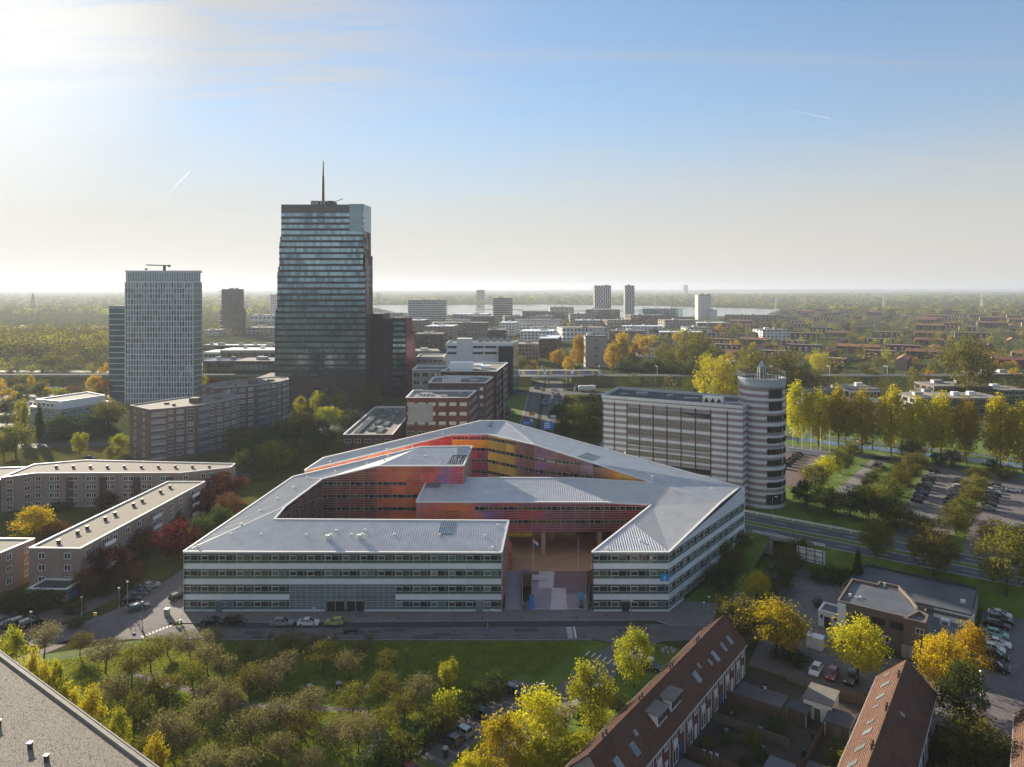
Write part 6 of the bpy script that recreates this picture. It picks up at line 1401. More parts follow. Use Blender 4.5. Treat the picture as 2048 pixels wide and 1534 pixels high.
# flat school buildings behind the poplars
for i, (a, b2, yt, yb, wl_) in enumerate(((1605, 1720, 782, 812, 'roof_wet'), (1700, 1760, 778, 820, 'white'), (1832, 1895, 795, 825, 'concrete'), (1868, 1985, 772, 800, 'brown_wall'), (1895, 2010, 796, 830, 'brown_wall'), (1960, 2048, 748, 768, 'dark_brick'), (1995, 2060, 780, 800, 'concrete'), (1860, 1900, 790, 806, 'white'))):
    far_block(('curved low school hall behind the poplars', 'school block with white gridded windows behind the poplars', 'low pale hall behind the right poplars', 'flat school building with long roof behind the poplars', 'flat brown school wing behind the right poplars', 'dark flat building near the right photo edge behind trees', 'low pale hall near the right edge behind the poplars', 'small white walled hall behind the poplars')[i], a, b2, yt, yb, 22, ('grey_metal', 'white', 'concrete', 'brown_wall', 'brown_wall', 'dark_brick', 'concrete', 'white')[i], 2, 9, 'glass', group='flat school buildings behind the poplars', name='school_building', cat='school', ww=.75)
# pylons, masts
def pylon(label, px, ytop, ybase):
    p = P(px, ybase); h = CAMZ - (ytop - HOR) * p.y / F; t = thing('pylon', label, 'pylon', 'hazy pylons and masts', loc=p); m = MB(); w = h * .09
    for s in (-1, 1):
        for q in (-1, 1): m.bar((s * w, q * w, 0), (s * w * .15, q * w * .15, h), h * .012, h * .012)
    m.build('legs', M['grey_metal'], t, 'stuff')
    for f in (.62, .75, .88): MB().box((0, 0, h * f), (h * .34 * (1.2 - f * .5), h * .012, h * .012)).build('arm', M['grey_metal'], t)
pylon('hazy lattice pylon at far left', 66, 588, 640); pylon('lattice pylon by the lake right of the pale slab tower', 1553, 588, 625); pylon('slim mast between the lake and the twin towers', 1312, 588, 630); pylon('small lattice pylon on the far right horizon', 1768, 590, 622); pylon('lattice pylon at the right edge of the estate', 1964, 590, 622); pylon('mast right of the tallest tower by the lake', 756, 585, 628)
# ------------------------------------------------------------------ trees
def crown_points(shape, n, rng, nclump, clump_r, hollow=0.55):
    """points in a unit crown: x,y in -1..1, z 0..1"""
    c = []
    while len(c) < nclump:
        p = rng.uniform(-1, 1, 3)
        r = np.linalg.norm(p)
        if r > 1 or r < hollow * rng.random(): continue
        z = (p[2] + 1) / 2
        if shape == 'round': q = (p[0], p[1], z)
        elif shape == 'cherry':
            rad = min(1.0, .35 + z * .95); q = (p[0] * rad, p[1] * rad, .18 + .82 * z * (1 - .22 * (p[0] ** 2 + p[1] ** 2)))
        elif shape == 'column':
            rad = (.35 + .65 * math.sin(math.pi * min(1, .12 + z * .86)) ** .7); q = (p[0] * rad, p[1] * rad, z)
        elif shape == 'cone':
            rad = max(.06, 1 - z); q = (p[0] * rad, p[1] * rad, z)
        elif shape == 'egg':
            rad = .55 + .45 * math.sin(math.pi * (.2 + .72 * z)); q = (p[0] * rad, p[1] * rad, z)
        else: q = (p[0], p[1], z * .95)
        c.append(q)
    c = np.array(c); k = rng.integers(0, nclump, n); sc = rng.uniform(.55, 1.25, nclump)[k][:, None]
    return c, c[k] + np.clip(rng.normal(0, 1, (n, 3)), -1.55, 1.55) * np.array([clump_r, clump_r, clump_r * .62]) * sc
def leaf_quads(pts, size, rng, flat=.35):
    n = len(pts); a = rng.normal(0, 1, (n, 3)); a[:, 2] *= .6; a /= np.linalg.norm(a, axis=1)[:, None]
    b = rng.normal(0, 1, (n, 3)); b -= a * (a * b).sum(1)[:, None]; b /= np.linalg.norm(b, axis=1)[:, None]
    s = (size * rng.uniform(.6, 1.35, n))[:, None]; a = a * s * .5; b = b * s * .36
    v = np.stack([pts - a - b * .3, pts - b * .9 + a * .1, pts + a + b * .2, pts + b * .9 - a * .1], 1)
    return v.reshape(-1, 3), np.arange(n * 4).reshape(n, 4)
def tree_proto(shape, h, w, base, n, leaf, mtl, seed, nclump=46, clump=.20, trunk_r=.18, limbs=9, lean=.0, one=False, hollow=.55, bare=0):
    rng = np.random.default_rng(seed); cl_, pts = crown_points(shape, n, rng, nclump, clump, hollow)
    S_ = np.array([w / 2, w / 2, h - base]); P_ = pts * S_ + np.array([0, 0, base]); P_[:, 2] = np.maximum(P_[:, 2], base * .55 if base > .6 else .05)
    v, q = leaf_quads(P_, leaf, rng)
    tm = MB(); top = base + (h - base) * .62; lx, ly = rng.uniform(-lean, lean, 2)
    pr = Vector((0, 0, -.1)); r0 = trunk_r; segs = 4
    for i in range(1, segs + 1):
        f = i / segs; p = Vector((lx * f + rng.uniform(-.1, .1) * w * .05, ly * f + rng.uniform(-.1, .1) * w * .05, top * f)); r1 = trunk_r * (1 - .75 * f); tm.tube(pr, p, r0, r1, 6, cap=False); pr, r0 = p, r1
    for i in range(limbs):
        f = rng.uniform(.38, .95); s = Vector((lx * f, ly * f, max(base * .8, top * f))); e = cl_[rng.integers(0, nclump)] * S_ + np.array([0, 0, base]); e = Vector(e)
        if e.z < s.z: e.z = s.z + .3
        mid = s.lerp(e, .5) + Vector((0, 0, -.04 * w)); tm.tube(s, mid, trunk_r * .42, trunk_r * .25, 4, cap=False); tm.tube(mid, e, trunk_r * .25, trunk_r * .06, 4, cap=False)
        for k in range(bare):
            e2 = mid.lerp(e, .5) + Vector(rng.normal(0, 1, 3) * w * .10); tm.tube(mid.lerp(e, rng.uniform(.2, .9)), e2, trunk_r * .12, trunk_r * .03, 3, cap=False)
    if one:
        tv = np.array(tm.v); tf = [f for f in tm.f if len(f) == 4]; tq = np.array(tf) + len(v)
        vv = np.vstack([v, tv]); qq = np.vstack([q, tq]); mi = np.r_[np.zeros(len(q), int), np.ones(len(tq), int)]
        return (npmesh('tree', vv, qq, [M[mtl], M['bark']], mi), None, h)
    return (npmesh('crown', v, q, M[mtl]), tm.mesh('trunk', M['bark']), h)
PR = {}
def reg(key, variants, **k):
    PR[key] = [tree_proto(seed=100 + i * 17 + len(PR) * 7, **k) for i in range(variants)]
reg('cherry', 6, shape='cherry', h=6.2, w=6.4, base=1.6, n=2500, leaf=.23, mtl='leaf_brown', nclump=90, clump=.17, trunk_r=.14, limbs=26, lean=.7, hollow=.7, bare=4)
reg('cherry_green', 3, shape='cherry', h=6.0, w=5.8, base=1.5, n=2600, leaf=.24, mtl='leaf_olive', nclump=80, clump=.18, trunk_r=.14, limbs=22, lean=.4, hollow=.8, bare=2)
reg('bare', 2, shape='cherry', h=5.6, w=5.0, base=1.7, n=420, leaf=.2, mtl='leaf_brown', nclump=40, clump=.16, trunk_r=.13, limbs=26, lean=.4, bare=4)
reg('yellow', 3, shape='egg', h=9.5, w=7.6, base=2.4, n=5200, leaf=.36, mtl='leaf_yellow', nclump=62, clump=.17, trunk_r=.17, limbs=12)
reg('lime', 3, shape='egg', h=9.5, w=7.4, base=2.2, n=5000, leaf=.36, mtl='leaf_lime', nclump=58, clump=.17, trunk_r=.17, limbs=12)
reg('gold', 2, shape='egg', h=9.5, w=8, base=2.0, n=5600, leaf=.36, mtl='leaf_gold', nclump=62, clump=.17, trunk_r=.19, limbs=12)
reg('olive', 3, shape='round', h=9, w=8, base=1.8, n=5200, leaf=.36, mtl='leaf_olive', nclump=70, clump=.17, trunk_r=.2, limbs=12, hollow=.75)
reg('mix', 3, shape='round', h=9, w=8.5, base=1.2, n=4600, leaf=.40, mtl='leaf_mix', nclump=60, clump=.18, trunk_r=.2, limbs=10, hollow=.7)
reg('green', 3, shape='egg', h=10, w=8.5, base=1.4, n=5200, leaf=.40, mtl='leaf_green', nclump=60, clump=.18, trunk_r=.2, limbs=10, hollow=.7)
reg('red', 3, shape='round', h=9, w=9, base=1.6, n=5200, leaf=.38, mtl='leaf_red', nclump=64, clump=.17, trunk_r=.2, limbs=11, hollow=.7)
reg('rust', 2, shape='round', h=8, w=8, base=1.5, n=4200, leaf=.38, mtl='leaf_rust', nclump=54, clump=.18, trunk_r=.18, limbs=10, hollow=.7)
reg('poplar', 4, shape='column', h=26, w=11, base=5.0, n=6200, leaf=.72, mtl='leaf_yellow', nclump=84, clump=.17, trunk_r=.32, limbs=18)
reg('bigyellow', 2, shape='round', h=27, w=24, base=3, n=8200, leaf=.85, mtl='leaf_yellow', nclump=95, clump=.13, trunk_r=.5, limbs=14, hollow=.8)
reg('bigolive', 2, shape='round', h=24, w=24, base=3, n=7600, leaf=.85, mtl='leaf_olive', nclump=90, clump=.13, trunk_r=.5, limbs=14, hollow=.8)
reg('conifer', 1, shape='cone', h=11, w=5, base=.6, n=3600, leaf=.42, mtl='leaf_green', nclump=80, clump=.13, trunk_r=.16, limbs=4)
reg('bush', 3, shape='bush', h=3, w=4.2, base=.05, n=1700, leaf=.26, mtl='leaf_green', nclump=42, clump=.2, trunk_r=.07, limbs=8)
reg('bush_lime', 2, shape='bush', h=2.2, w=4.2, base=.05, n=1700, leaf=.24, mtl='leaf_lime', nclump=42, clump=.2, trunk_r=.06, limbs=8)
reg('bush_mix', 3, shape='bush', h=3.4, w=4.6, base=.05, n=1700, leaf=.3, mtl='leaf_mix', nclump=42, clump=.2, trunk_r=.07, limbs=8)
for nm, ml, sh in (('olive', 'leaf_olive', 'round'), ('green', 'leaf_green', 'round'), ('yellow', 'leaf_lime', 'egg'), ('gold', 'leaf_gold', 'egg'), ('rust', 'leaf_rust', 'round'), ('mix', 'leaf_mix', 'egg')):
    PR['far_' + nm] = [tree_proto(sh, 12, 11, 1.2, 1100, .95, ml, 900 + i * 3 + hash(nm) % 1 , nclump=44, clump=.17, trunk_r=.25, limbs=4, one=True) for i in range(2)]
TR_ = random.Random(77); NT = [0]
KIND_SCALE = {}
def plant(kind, loc, h, w=None, label='', group=None, cat='tree', name='tree'):
    v = PR[kind]; cm_, tm, ph = v[NT[0] % len(v)]; NT[0] += 1; s = h / ph; rz = TR_.uniform(0, 6.28)
    pw = {'cherry': 6.6, 'cherry_green': 6, 'bare': 5, 'yellow': 7.6, 'lime': 7.4, 'gold': 8, 'olive': 8, 'mix': 8.5, 'green': 8.5, 'red': 9, 'rust': 8, 'poplar': 11, 'bigyellow': 24, 'bigolive': 24, 'conifer': 5, 'bush': 4.2, 'bush_lime': 4.2, 'bush_mix': 4.6}.get(kind, 11)
    sw = s if w is None else w / pw
    if tm is None:
        t = obj(name, cm_, None, None, loc); tag(t, label, cat, group)
    else:
        t = thing(name, label, cat, group, loc=loc); obj('crown', cm_, t); obj('trunk', tm, t)
    t.scale = (sw, sw, s); t.rotation_euler.z = rz; return t
def T(kind, bx, by, ytop, wpx, label, group=None, cat='tree', name='tree', z=0.0):
    p = P(bx, by, z); D = p.y; h = CAMZ - z - (ytop - HOR) * D / F; return plant(kind, p, max(.8, h), wpx * D / F, label, group, cat, name)
# -- the park in front
park = [(88, 1315, 1249, 60, 'cherry'), (160, 1312, 1270, 50, 'cherry'), (211, 1345, 1282, 76, 'cherry'), (264, 1378, 1292, 64, 'cherry_green'), (302, 1345, 1277, 62, 'cherry'), (383, 1325, 1262, 72, 'cherry'), (416, 1350, 1288, 62, 'cherry'), (335, 1310, 1270, 56, 'cherry'), (427, 1302, 1260, 56, 'cherry'),
 (447, 1363, 1312, 54, 'cherry'), (386, 1381, 1326, 62, 'cherry'), (236, 1414, 1350, 76, 'cherry'), (300, 1411, 1348, 62, 'cherry'), (330, 1416, 1356, 72, 'cherry'), (421, 1414, 1362, 62, 'cherry'), (457, 1442, 1368, 64, 'cherry'), (500, 1405, 1335, 62, 'cherry'), (333, 1498, 1428, 84, 'cherry'), (368, 1515, 1452, 74, 'cherry'), (269, 1447, 1392, 66, 'cherry_green'),
 (406, 1465, 1402, 78, 'cherry'), (495, 1490, 1430, 84, 'cherry'), (480, 1531, 1486, 78, 'cherry'), (496, 1317, 1288, 44, 'cherry'), (532, 1325, 1290, 54, 'cherry'), (578, 1302, 1270, 58, 'cherry'), (575, 1353, 1306, 54, 'cherry'), (623, 1302, 1275, 52, 'cherry'), (646, 1343, 1288, 66, 'cherry'), (700, 1363, 1306, 56, 'cherry'), (725, 1322, 1286, 48, 'cherry'), (773, 1353, 1305, 48, 'cherry'),
 (535, 1388, 1333, 92, 'cherry'), (621, 1429, 1382, 78, 'cherry'), (705, 1427, 1373, 72, 'cherry'), (768, 1404, 1348, 60, 'cherry_green'), (837, 1414, 1354, 74, 'cherry'), (809, 1450, 1386, 68, 'cherry'), (562, 1460, 1400, 68, 'cherry'), (502, 1482, 1425, 90, 'cherry'), (603, 1477, 1430, 78, 'cherry'), (669, 1490, 1446, 64, 'cherry'), (715, 1516, 1430, 74, 'cherry'), (763, 1482, 1418, 60, 'cherry_green'), (484, 1560, 1505, 70, 'cherry'), (616, 1550, 1505, 66, 'cherry'), (300, 1530, 1470, 64, 'cherry'), (560, 1530, 1470, 66, 'cherry'), (410, 1560, 1500, 74, 'cherry')]
park = [q[:4] + (('cherry_green' if i % 3 == 1 else q[4]),) for i, q in enumerate(park)]; park.sort(key=lambda q: q[1]); groups_ = {}
for q in park: groups_.setdefault(min(5, int((q[1] - 1295) / 45)), []).append(q)
rown = ['row nearest the street', 'second row from the street', 'third row from the street', 'fourth row from the street', 'fifth row from the street', 'row nearest the camera']
for k, lst in groups_.items():
    for i, (bx, by, yt, w, kd) in enumerate(sorted(lst)):
        T(kd, bx, by, yt - 1, w * 1.15, f"thin leaved {'green' if kd == 'cherry_green' else 'brown'} park tree, {ORD[i]} from left in the {rown[k]}", 'park trees in front of the office')
for i, (bx, by, yt, w) in enumerate(((537, 1290, 1260, 40), (628, 1291, 1262, 44), (666, 1294, 1266, 36), (740, 1291, 1260, 44), (814, 1345, 1298, 22))):
    T('bare', bx, by, yt, w, ('leftmost', 'second', 'third', 'fourth', 'rightmost lone')[i] + ' almost bare dark tree at the park edge by the street', 'bare trees along the street')
T('lime', 898, 1378, 1318, 40, 'small yellow green tree alone on the open lawn')
# -- yellow trees behind the flat roof
for i, (px, yt, D, w) in enumerate(((8, 1256, 123, 7), (52, 1290, 117, 4.4), (72, 1322, 114, 4.6), (97, 1320, 113, 4), (122, 1362, 110, 4.4), (168, 1372, 107.5, 6), (222, 1418, 103, 4.8), (292, 1468, 98, 5.2))):
    q = V(px, yt, D); plant('yellow' if i % 3 else 'lime', (q.x + .8, q.y + .6, 0), q.z * .93, w * .68, f'{ORD[i]} bright yellow tree from the left along the gravel roof edge', 'yellow trees along the gravel roof')
# -- side road
T('yellow', 1080, 1515, 1386, 118, 'large bright yellow tree between the parking bays and the terrace', 'yellow trees by the side road')
T('yellow', 1005, 1568, 1440, 112, 'yellow tree at the bottom edge left of the large yellow tree', 'yellow trees by the side road')
T('yellow', 945, 1600, 1508, 80, 'low yellow tree at the bottom edge near the litter bin', 'yellow trees by the side road')
T('lime', 1181, 1462, 1328, 92, 'yellow green tree with pale trunk above the bright hedge', 'yellow trees by the side road')
T('lime', 1268, 1375, 1266, 80, 'yellow green tree on the verge beside the far end of the terrace', 'yellow trees by the side road')
T('bare', 1130, 1500, 1392, 46, 'slender half bare tree right of the large yellow tree')
T('lime', 1060, 1560, 1488, 90, 'yellow green tree in the hedge at the bottom edge', 'yellow trees by the side road')
for i, (bx, by, yt, w, kd) in enumerate(((1185, 1492, 1450, 74, 'bush_lime'), (1150, 1512, 1470, 70, 'bush_lime'), (1120, 1535, 1490, 80, 'bush_lime'), (1095, 1565, 1512, 90, 'bush_lime'), (1235, 1420, 1388, 50, 'bush'), (1205, 1452, 1420, 50, 'bush_lime'))):
    T(kd, bx, by, yt, w, f"{('bright yellow green', 'bright', 'sunlit', 'lowest yellow green', 'dark green', 'mid green')[i]} hedge bush beside the near side of the terrace", 'hedge bushes beside the terrace', 'bush', 'bush')
for i, (bx, by, yt, w, kd) in enumerate(((985, 1392, 1352, 64, 'bush'), (955, 1405, 1366, 66, 'bush'), (925, 1428, 1385, 66, 'bush'), (893, 1440, 1378, 52, 'bush_lime'), (885, 1460, 1412, 66, 'bush_mix'), (862, 1478, 1428, 62, 'bush_mix'), (838, 1498, 1446, 60, 'bush'), (806, 1525, 1470, 70, 'bush_mix'), (775, 1545, 1488, 70, 'bush'), (742, 1570, 1508, 70, 'bush'))):
    T(kd, bx, by, yt, w, f'{ORD[i]} bush counted from the top of the hedge behind the parking bays', 'hedge behind the parking bays', 'bush', 'bush')
# -- right foreground
T('olive', 1475, 1290, 1196, 92, 'olive round tree touching the far end of the nearest terrace')
T('yellow', 1553, 1318, 1206, 110, 'large golden yellow tree beside the white container')
T('yellow', 1513, 1225, 1148, 60, 'small tree with bright yellow top by the gravel yard')
T('yellow', 1716, 1368, 1238, 104, 'yellow tree on the lane in front of the club house')
T('gold', 1884, 1400, 1272, 92, 'golden tree at the corner of the car park')
T('gold', 1943, 1372, 1252, 70, 'smaller golden tree beside the parked cars of the club car park')
T('green', 1932, 1470, 1335, 98, 'dark green tree below the two golden trees')
T('mix', 1950, 1545, 1438, 120, 'mixed green tree in the garden right of the sunny terrace')
T('olive', 1755, 1126, 1038, 64, 'small olive street tree in front of the raised road', 'street trees along the raised road', z=3)
T('olive', 1868, 1160, 1056, 82, 'middle round olive street tree along the raised road', 'street trees along the raised road', z=3)
T('olive', 2013, 1192, 1060, 98, 'rightmost round olive street tree along the raised road', 'street trees along the raised road', z=3)
T('conifer', 1716, 1178, 1103, 36, 'slim dark conifer at the corner of the club house')
for i, (bx, by, yt, w, kd) in enumerate(((1480, 1110, 1066, 44, 'mix'), (1460, 1140, 1088, 56, 'mix'), (1440, 1178, 1122, 62, 'green'), (1600, 1125, 1078, 56, 'mix'), (1575, 1150, 1096, 60, 'mix'), (1555, 1182, 1130, 60, 'green'), (1530, 1200, 1150, 52, 'mix'), (1650, 1160, 1138, 70, 'bush'), (1690, 1166, 1142, 60, 'bush'), (1640, 1215, 1198, 26, 'bush'), (1570, 1320, 1290, 50, 'bush'), (1600, 1330, 1304, 50, 'bush'), (1775, 1262, 1240, 66, 'bush'), (1808, 1272, 1252, 50, 'bush'))):
    T(kd, bx, by, yt, w, (f'{ORD[i]} dense tree from the top in the belt right of the folded roof building' if i < 7 else f'{ORD[i - 7]} low dark bush from the left around the club house yard'), 'green belt by the gravel yard', 'tree' if i < 7 else 'bush', 'tree' if i < 7 else 'bush')
# gardens
gd = random.Random(13)
for i, (u, v, h, kd) in enumerate(((-39, 108, 1.6, 'bush'), (-36, 110, 2.0, 'bush_mix'), (-34, 116, 2.2, 'bush'), (-41, 117, 1.5, 'bush_mix'), (-33.5, 107.5, 1.7, 'bush'), (-24, 112, 2.6, 'bush'), (-22.5, 108.5, 2.4, 'bush_mix'), (-24.5, 116, 2.2, 'bush'), (-37, 92, 1.3, 'bush'), (-24, 99.5, 2.0, 'bush'), (-12, 124, 3, 'bush'), (-10, 118, 3.4, 'bush_mix'), (-7.5, 125, 3, 'bush'), (-11.5, 112, 3, 'bush'), (-6.5, 115, 3.6, 'bush'), (-10, 106, 3, 'bush_mix'), (-6, 107, 3.2, 'bush'), (-9, 99, 3, 'bush'), (-41, 105.5, 1.4, 'bush_mix'), (-35, 104.5, 1.6, 'bush'))):
    plant(kd, L(u, v), h, h * 1.5, (f'{ORD[i]} garden bush from the near terrace between the two long terraces' if i not in range(10, 18) else f'{ORD[i - 10]} dark garden bush right of the sunny terrace'), 'garden bushes', 'bush', 'bush')
plant('lime', L(-22.8, 103.2), 5.2, 3.2, 'small yellow garden tree beside the dark wooden shed'); plant('lime', L(-21.8, 110.5), 4.2, 3, 'yellow topped garden shrub next to the sunny tiled slope', None, 'bush', 'bush')
# -- around the far car parks
def along(kind_list, pts, label, group, wj=8):
    for i, (bx, by, yt, w) in enumerate(pts): T(kind_list[i % len(kind_list)], bx, by, yt, w, label.format(ORD[i]), group)
along(['mix', 'olive', 'olive', 'mix'], [(1826, 925, 882, 50), (1832, 948, 906, 48), (1812, 968, 926, 52), (1800, 985, 942, 52), (1780, 1002, 958, 56), (1760, 1020, 975, 56)], '{} tree from the top in the hedge left of the middle car park', 'hedge trees between the car parks')
along(['mix', 'olive', 'olive', 'mix'], [(1958, 968, 936, 44), (1952, 992, 952, 46), (1945, 1015, 974, 50), (1930, 1042, 998, 54), (1912, 1068, 1015, 64)], '{} tree from the top in the hedge right of the middle car park', 'hedge trees between the car parks')
along(['olive', 'mix', 'yellow'], [(1700, 925, 884, 44), (1680, 945, 902, 48), (1655, 962, 914, 52), (1630, 980, 930, 56)], '{} tree from the right along the little car park by the round tower', 'trees by the round tower')
along(['green', 'mix', 'green', 'mix', 'green', 'mix', 'olive'], [(1612, 1014, 964, 56), (1655, 1030, 974, 62), (1700, 1034, 980, 64), (1738, 1040, 976, 64), (1772, 1050, 990, 62), (1800, 1062, 1004, 58), (1842, 1075, 1030, 44)], '{} dark bushy tree from the left along the far side of the raised road', 'dark trees along the raised road')
along(['mix', 'green'], [(1990, 1088, 1042, 60), (2035, 1085, 1050, 60), (1905, 935, 900, 34), (1878, 930, 905, 30), (2010, 960, 930, 44), (1985, 945, 920, 34)], '{} small tree in the right part of the far car parks', 'small trees in the car parks')
along(['bush_mix'], [(1745, 962, 945, 26), (1735, 975, 958, 24), (1728, 990, 972, 24), (1752, 950, 934, 24), (1758, 938, 924, 22)], '{} low hedge clump on the sunny strip beside the path', 'hedge clumps on the sunny strip')
# -- poplar row
pop = [(1596, 768), (1637, 775), (1677, 778), (1724, 776), (1782, 778), (1834, 788), (1882, 792), (1932, 792), (2001, 796), (2046, 800)]
for i, (px, yt) in enumerate(pop):
    r = (px - 1024) / F; D = 335 / (.595 * r + .804); p = Vector((r * D, D, 0)); h = CAMZ - (yt - HOR) * D / F
    plant('poplar', p, h * (1.0, .93, 1.03, .97)[i % 4], (10.2, 12.4, 9.4, 11.4, 10.8)[i % 5], f'{ORD[i]} tall yellow poplar from the left in the row beyond the car parks', 'poplars beyond the car parks')
for i in range(9):
    u = -84 + i * 11.5; p = L(u, 352.5 + (i % 2) * 2); plant('olive', p, 13 + (i * 5) % 4, 10, f'{ORD[i]} dull green tree from the left on the bank behind the poplar row', 'bank trees behind the poplars')
# -- middle distance
mid = [('bigyellow', 1432, 815, 712, 88, 'big bright yellow tree beside the round tower roof'), ('bigyellow', 1467, 815, 765, 46, 'small bright yellow tree partly behind the round tower'), ('bigolive', 1393, 760, 668, 80, 'tall yellow olive tree left of the big bright yellow one'), ('bigolive', 1345, 745, 700, 50, 'olive tree standing left of the tall yellow olive tree'),
 ('bigolive', 1503, 790, 698, 66, 'olive tree behind the lantern of the round tower'), ('bigolive', 1572, 800, 702, 76, 'brown olive tree right of the round tower top'), ('bigolive', 1938, 800, 674, 84, 'tallest pale olive tree standing above the right-hand houses'), ('bigolive', 1625, 800, 738, 54, 'rusty tree above the left end of the poplars'), ('bigyellow', 1640, 745, 705, 42, 'yellow spreading tree in front of the brick terraces'),
 ('gold', 1157, 742, 672, 32, 'orange tree left of the plain beige block'), ('gold', 1226, 745, 688, 36, 'golden tree right of the plain beige block'), ('gold', 1243, 738, 668, 34, 'taller golden tree right of the plain beige block'), ('gold', 1137, 752, 715, 24, 'round yellow tree behind the train'), ('gold', 1066, 752, 722, 20, 'small orange tree behind the middle of the train'), ('olive', 1041, 750, 712, 26, 'green tree behind the left end of the train'),
 ('gold', 1270, 742, 690, 34, 'golden tree in the line left of the dark hedge'), ('gold', 1288, 720, 675, 30, 'orange tree behind the small white hall'), ('olive', 1330, 735, 688, 44, 'green tree beside the small white hall'), ('gold', 1116, 735, 700, 30, 'brown orange tree in front of the dark brick block'), ('gold', 1100, 725, 706, 24, 'dull orange tree left of the plain beige block'), ('green', 1352, 738, 712, 40, 'dark tree before the tall yellow olive tree'),
 ('green', 1255, 755, 722, 44, 'first dark tree from the left along the railway'), ('green', 1285, 757, 720, 44, 'second dark tree from the left along the railway'), ('green', 1316, 758, 720, 46, 'third dark tree from the left along the railway'), ('green', 1352, 760, 722, 46, 'fourth dark tree from the left along the railway'), ('green', 1382, 764, 724, 40, 'fifth dark tree from the left along the railway'),
 ('lime', 640, 832, 780, 40, 'yellow green tree in front of the tallest tower'), ('lime', 684, 828, 780, 26, 'slim yellow tree right of the yellow green one by the tallest tower'), ('lime', 600, 832, 794, 24, 'slim yellow tree left of the yellow green one by the tallest tower'), ('lime', 655, 858, 812, 56, 'broad yellow olive tree before the tallest tower'),
 ('olive', 735, 830, 772, 60, 'dark olive tree at the right foot of the tallest tower'), ('green', 700, 870, 820, 50, 'dark tree left of the low brick office'), ('green', 650, 890, 838, 60, 'dark green tree above the left end of the folded roof'), ('olive', 600, 890, 828, 70, 'first dull olive tree right of the curved blocks'), ('green', 560, 905, 845, 70, 'second dark tree right of the curved blocks'), ('green', 520, 925, 862, 76, 'third dark tree right of the curved blocks'),
 ('olive', 545, 945, 885, 70, 'dull olive tree beside the road left of the folded roof'), ('green', 500, 960, 900, 64, 'dark tree at the corner of the brick flats'), ('olive', 590, 930, 880, 60, 'dull tree close to the left corner of the folded roof'), ('green', 625, 905, 862, 50, 'dark tree close to the far left tip of the folded roof'), ('olive', 480, 905, 855, 60, 'dark olive tree in front of the curved block'),
 ('lime', 160, 912, 863, 34, 'light green egg shaped tree on the lawn left of the curved block'), ('lime', 243, 905, 868, 38, 'yellow green tree at the left foot of the curved block'), ('olive', 225, 925, 892, 30, 'small round olive tree near the curved block'), ('olive', 216, 862, 802, 58, 'olive tree between the white flats and the curved block'), ('conifer', 78, 885, 812, 34, 'tall dark conifer in front of the white flats'),
 ('olive', 32, 915, 850, 62, 'pale olive tree at left before the white flats'), ('lime', 45, 875, 796, 26, 'slim yellow green tree left of the white flats'), ('green', 130, 878, 830, 70, 'first dark tree before the white flats'), ('green', 172, 876, 828, 60, 'second dark tree before the white flats'), ('olive', 8, 925, 868, 40, 'dark tree on the left edge above the brick flats'),
 ('gold', 190, 790, 752, 34, 'golden tree left of the teal tower'), ('rust', 208, 796, 762, 30, 'rusty tree at the foot of the teal tower'), ('olive', 105, 740, 712, 46, 'hazy green tree by the viaduct at left'), ('olive', 152, 732, 711, 24, 'small hazy tree by the viaduct left of the teal tower'), ('rust', 148, 788, 770, 22, 'small red tree on the left square'), ('gold', 62, 778, 752, 14, 'slim orange tree on the left square'),
 ('olive', 40, 790, 768, 28, 'low green tree on the left square'), ('olive', 80, 790, 765, 34, 'second low green tree on the left square'), ('lime', 120, 800, 776, 28, 'third yellow tree on the left square'), ('red', 425, 780, 758, 26, 'small red tree between pale tower and station hall'), ('lime', 408, 780, 752, 18, 'small yellow tree right of the pale tower')]
for kd, bx, by, yt, w, lb in mid: T(kd, bx, by, yt, w, lb, None)
# -- left: red trees along the flats
reds = [('red', 447, 1012, 946, 80, 'dark red tree nearest the far end of the brick flats'), ('red', 400, 1035, 980, 66, 'bright red tree beside the brick flats below the dark red one'), ('rust', 456, 1050, 992, 56, 'orange red tree close to the folded roof edge'), ('rust', 344, 1062, 1022, 46, 'small orange tree in front of the flats balconies'), ('red', 353, 1125, 1046, 80, 'large red tree left of the front corner of the office'), ('rust', 285, 1115, 1060, 66, 'rusty orange tree left of the large red tree'),
        ('red', 213, 1165, 1094, 80, 'dark red tree in front of the near end of the flats'), ('rust', 266, 1172, 1128, 54, 'orange tree right of the dark red tree by parked cars'), ('green', 430, 1085, 1015, 66, 'dark tree under the bright red tree'), ('green', 400, 1100, 1040, 60, 'dark tree behind the large red tree'), ('rust', 172, 1190, 1140, 46, 'low dark rusty shrub tree by the blue doors')]
for kd, bx, by, yt, w, lb in reds: T(kd, bx, by, yt, w, lb, 'red autumn trees along the flats')
T('gold', 68, 1075, 1016, 74, 'golden brown tree in the green court of the flats'); T('rust', 110, 1082, 1046, 50, 'dull small tree in the green court of the flats'); T('lime', 40, 1085, 1064, 34, 'low yellow bush in the green court of the flats', None, 'bush', 'bush'); T('rust', 212, 1020, 988, 40, 'small pinkish tree before the flats at the back of the court')
for i, (bx, by, yt, w) in enumerate(((75, 1215, 1180, 90), (30, 1222, 1190, 80), (150, 1225, 1205, 40), (200, 1190, 1172, 50), (150, 1255, 1240, 30), (250, 1185, 1170, 30), (20, 1012, 985, 60), (120, 1020, 1004, 50), (260, 1015, 1003, 50))):
    T('bush', bx, by, yt, w, f'{ORD[i]} low bush from the left around the brick flats' if i < 6 else f'{ORD[i - 6]} bush from the left along the back flats of the court', 'bushes around the flats', 'bush', 'bush')
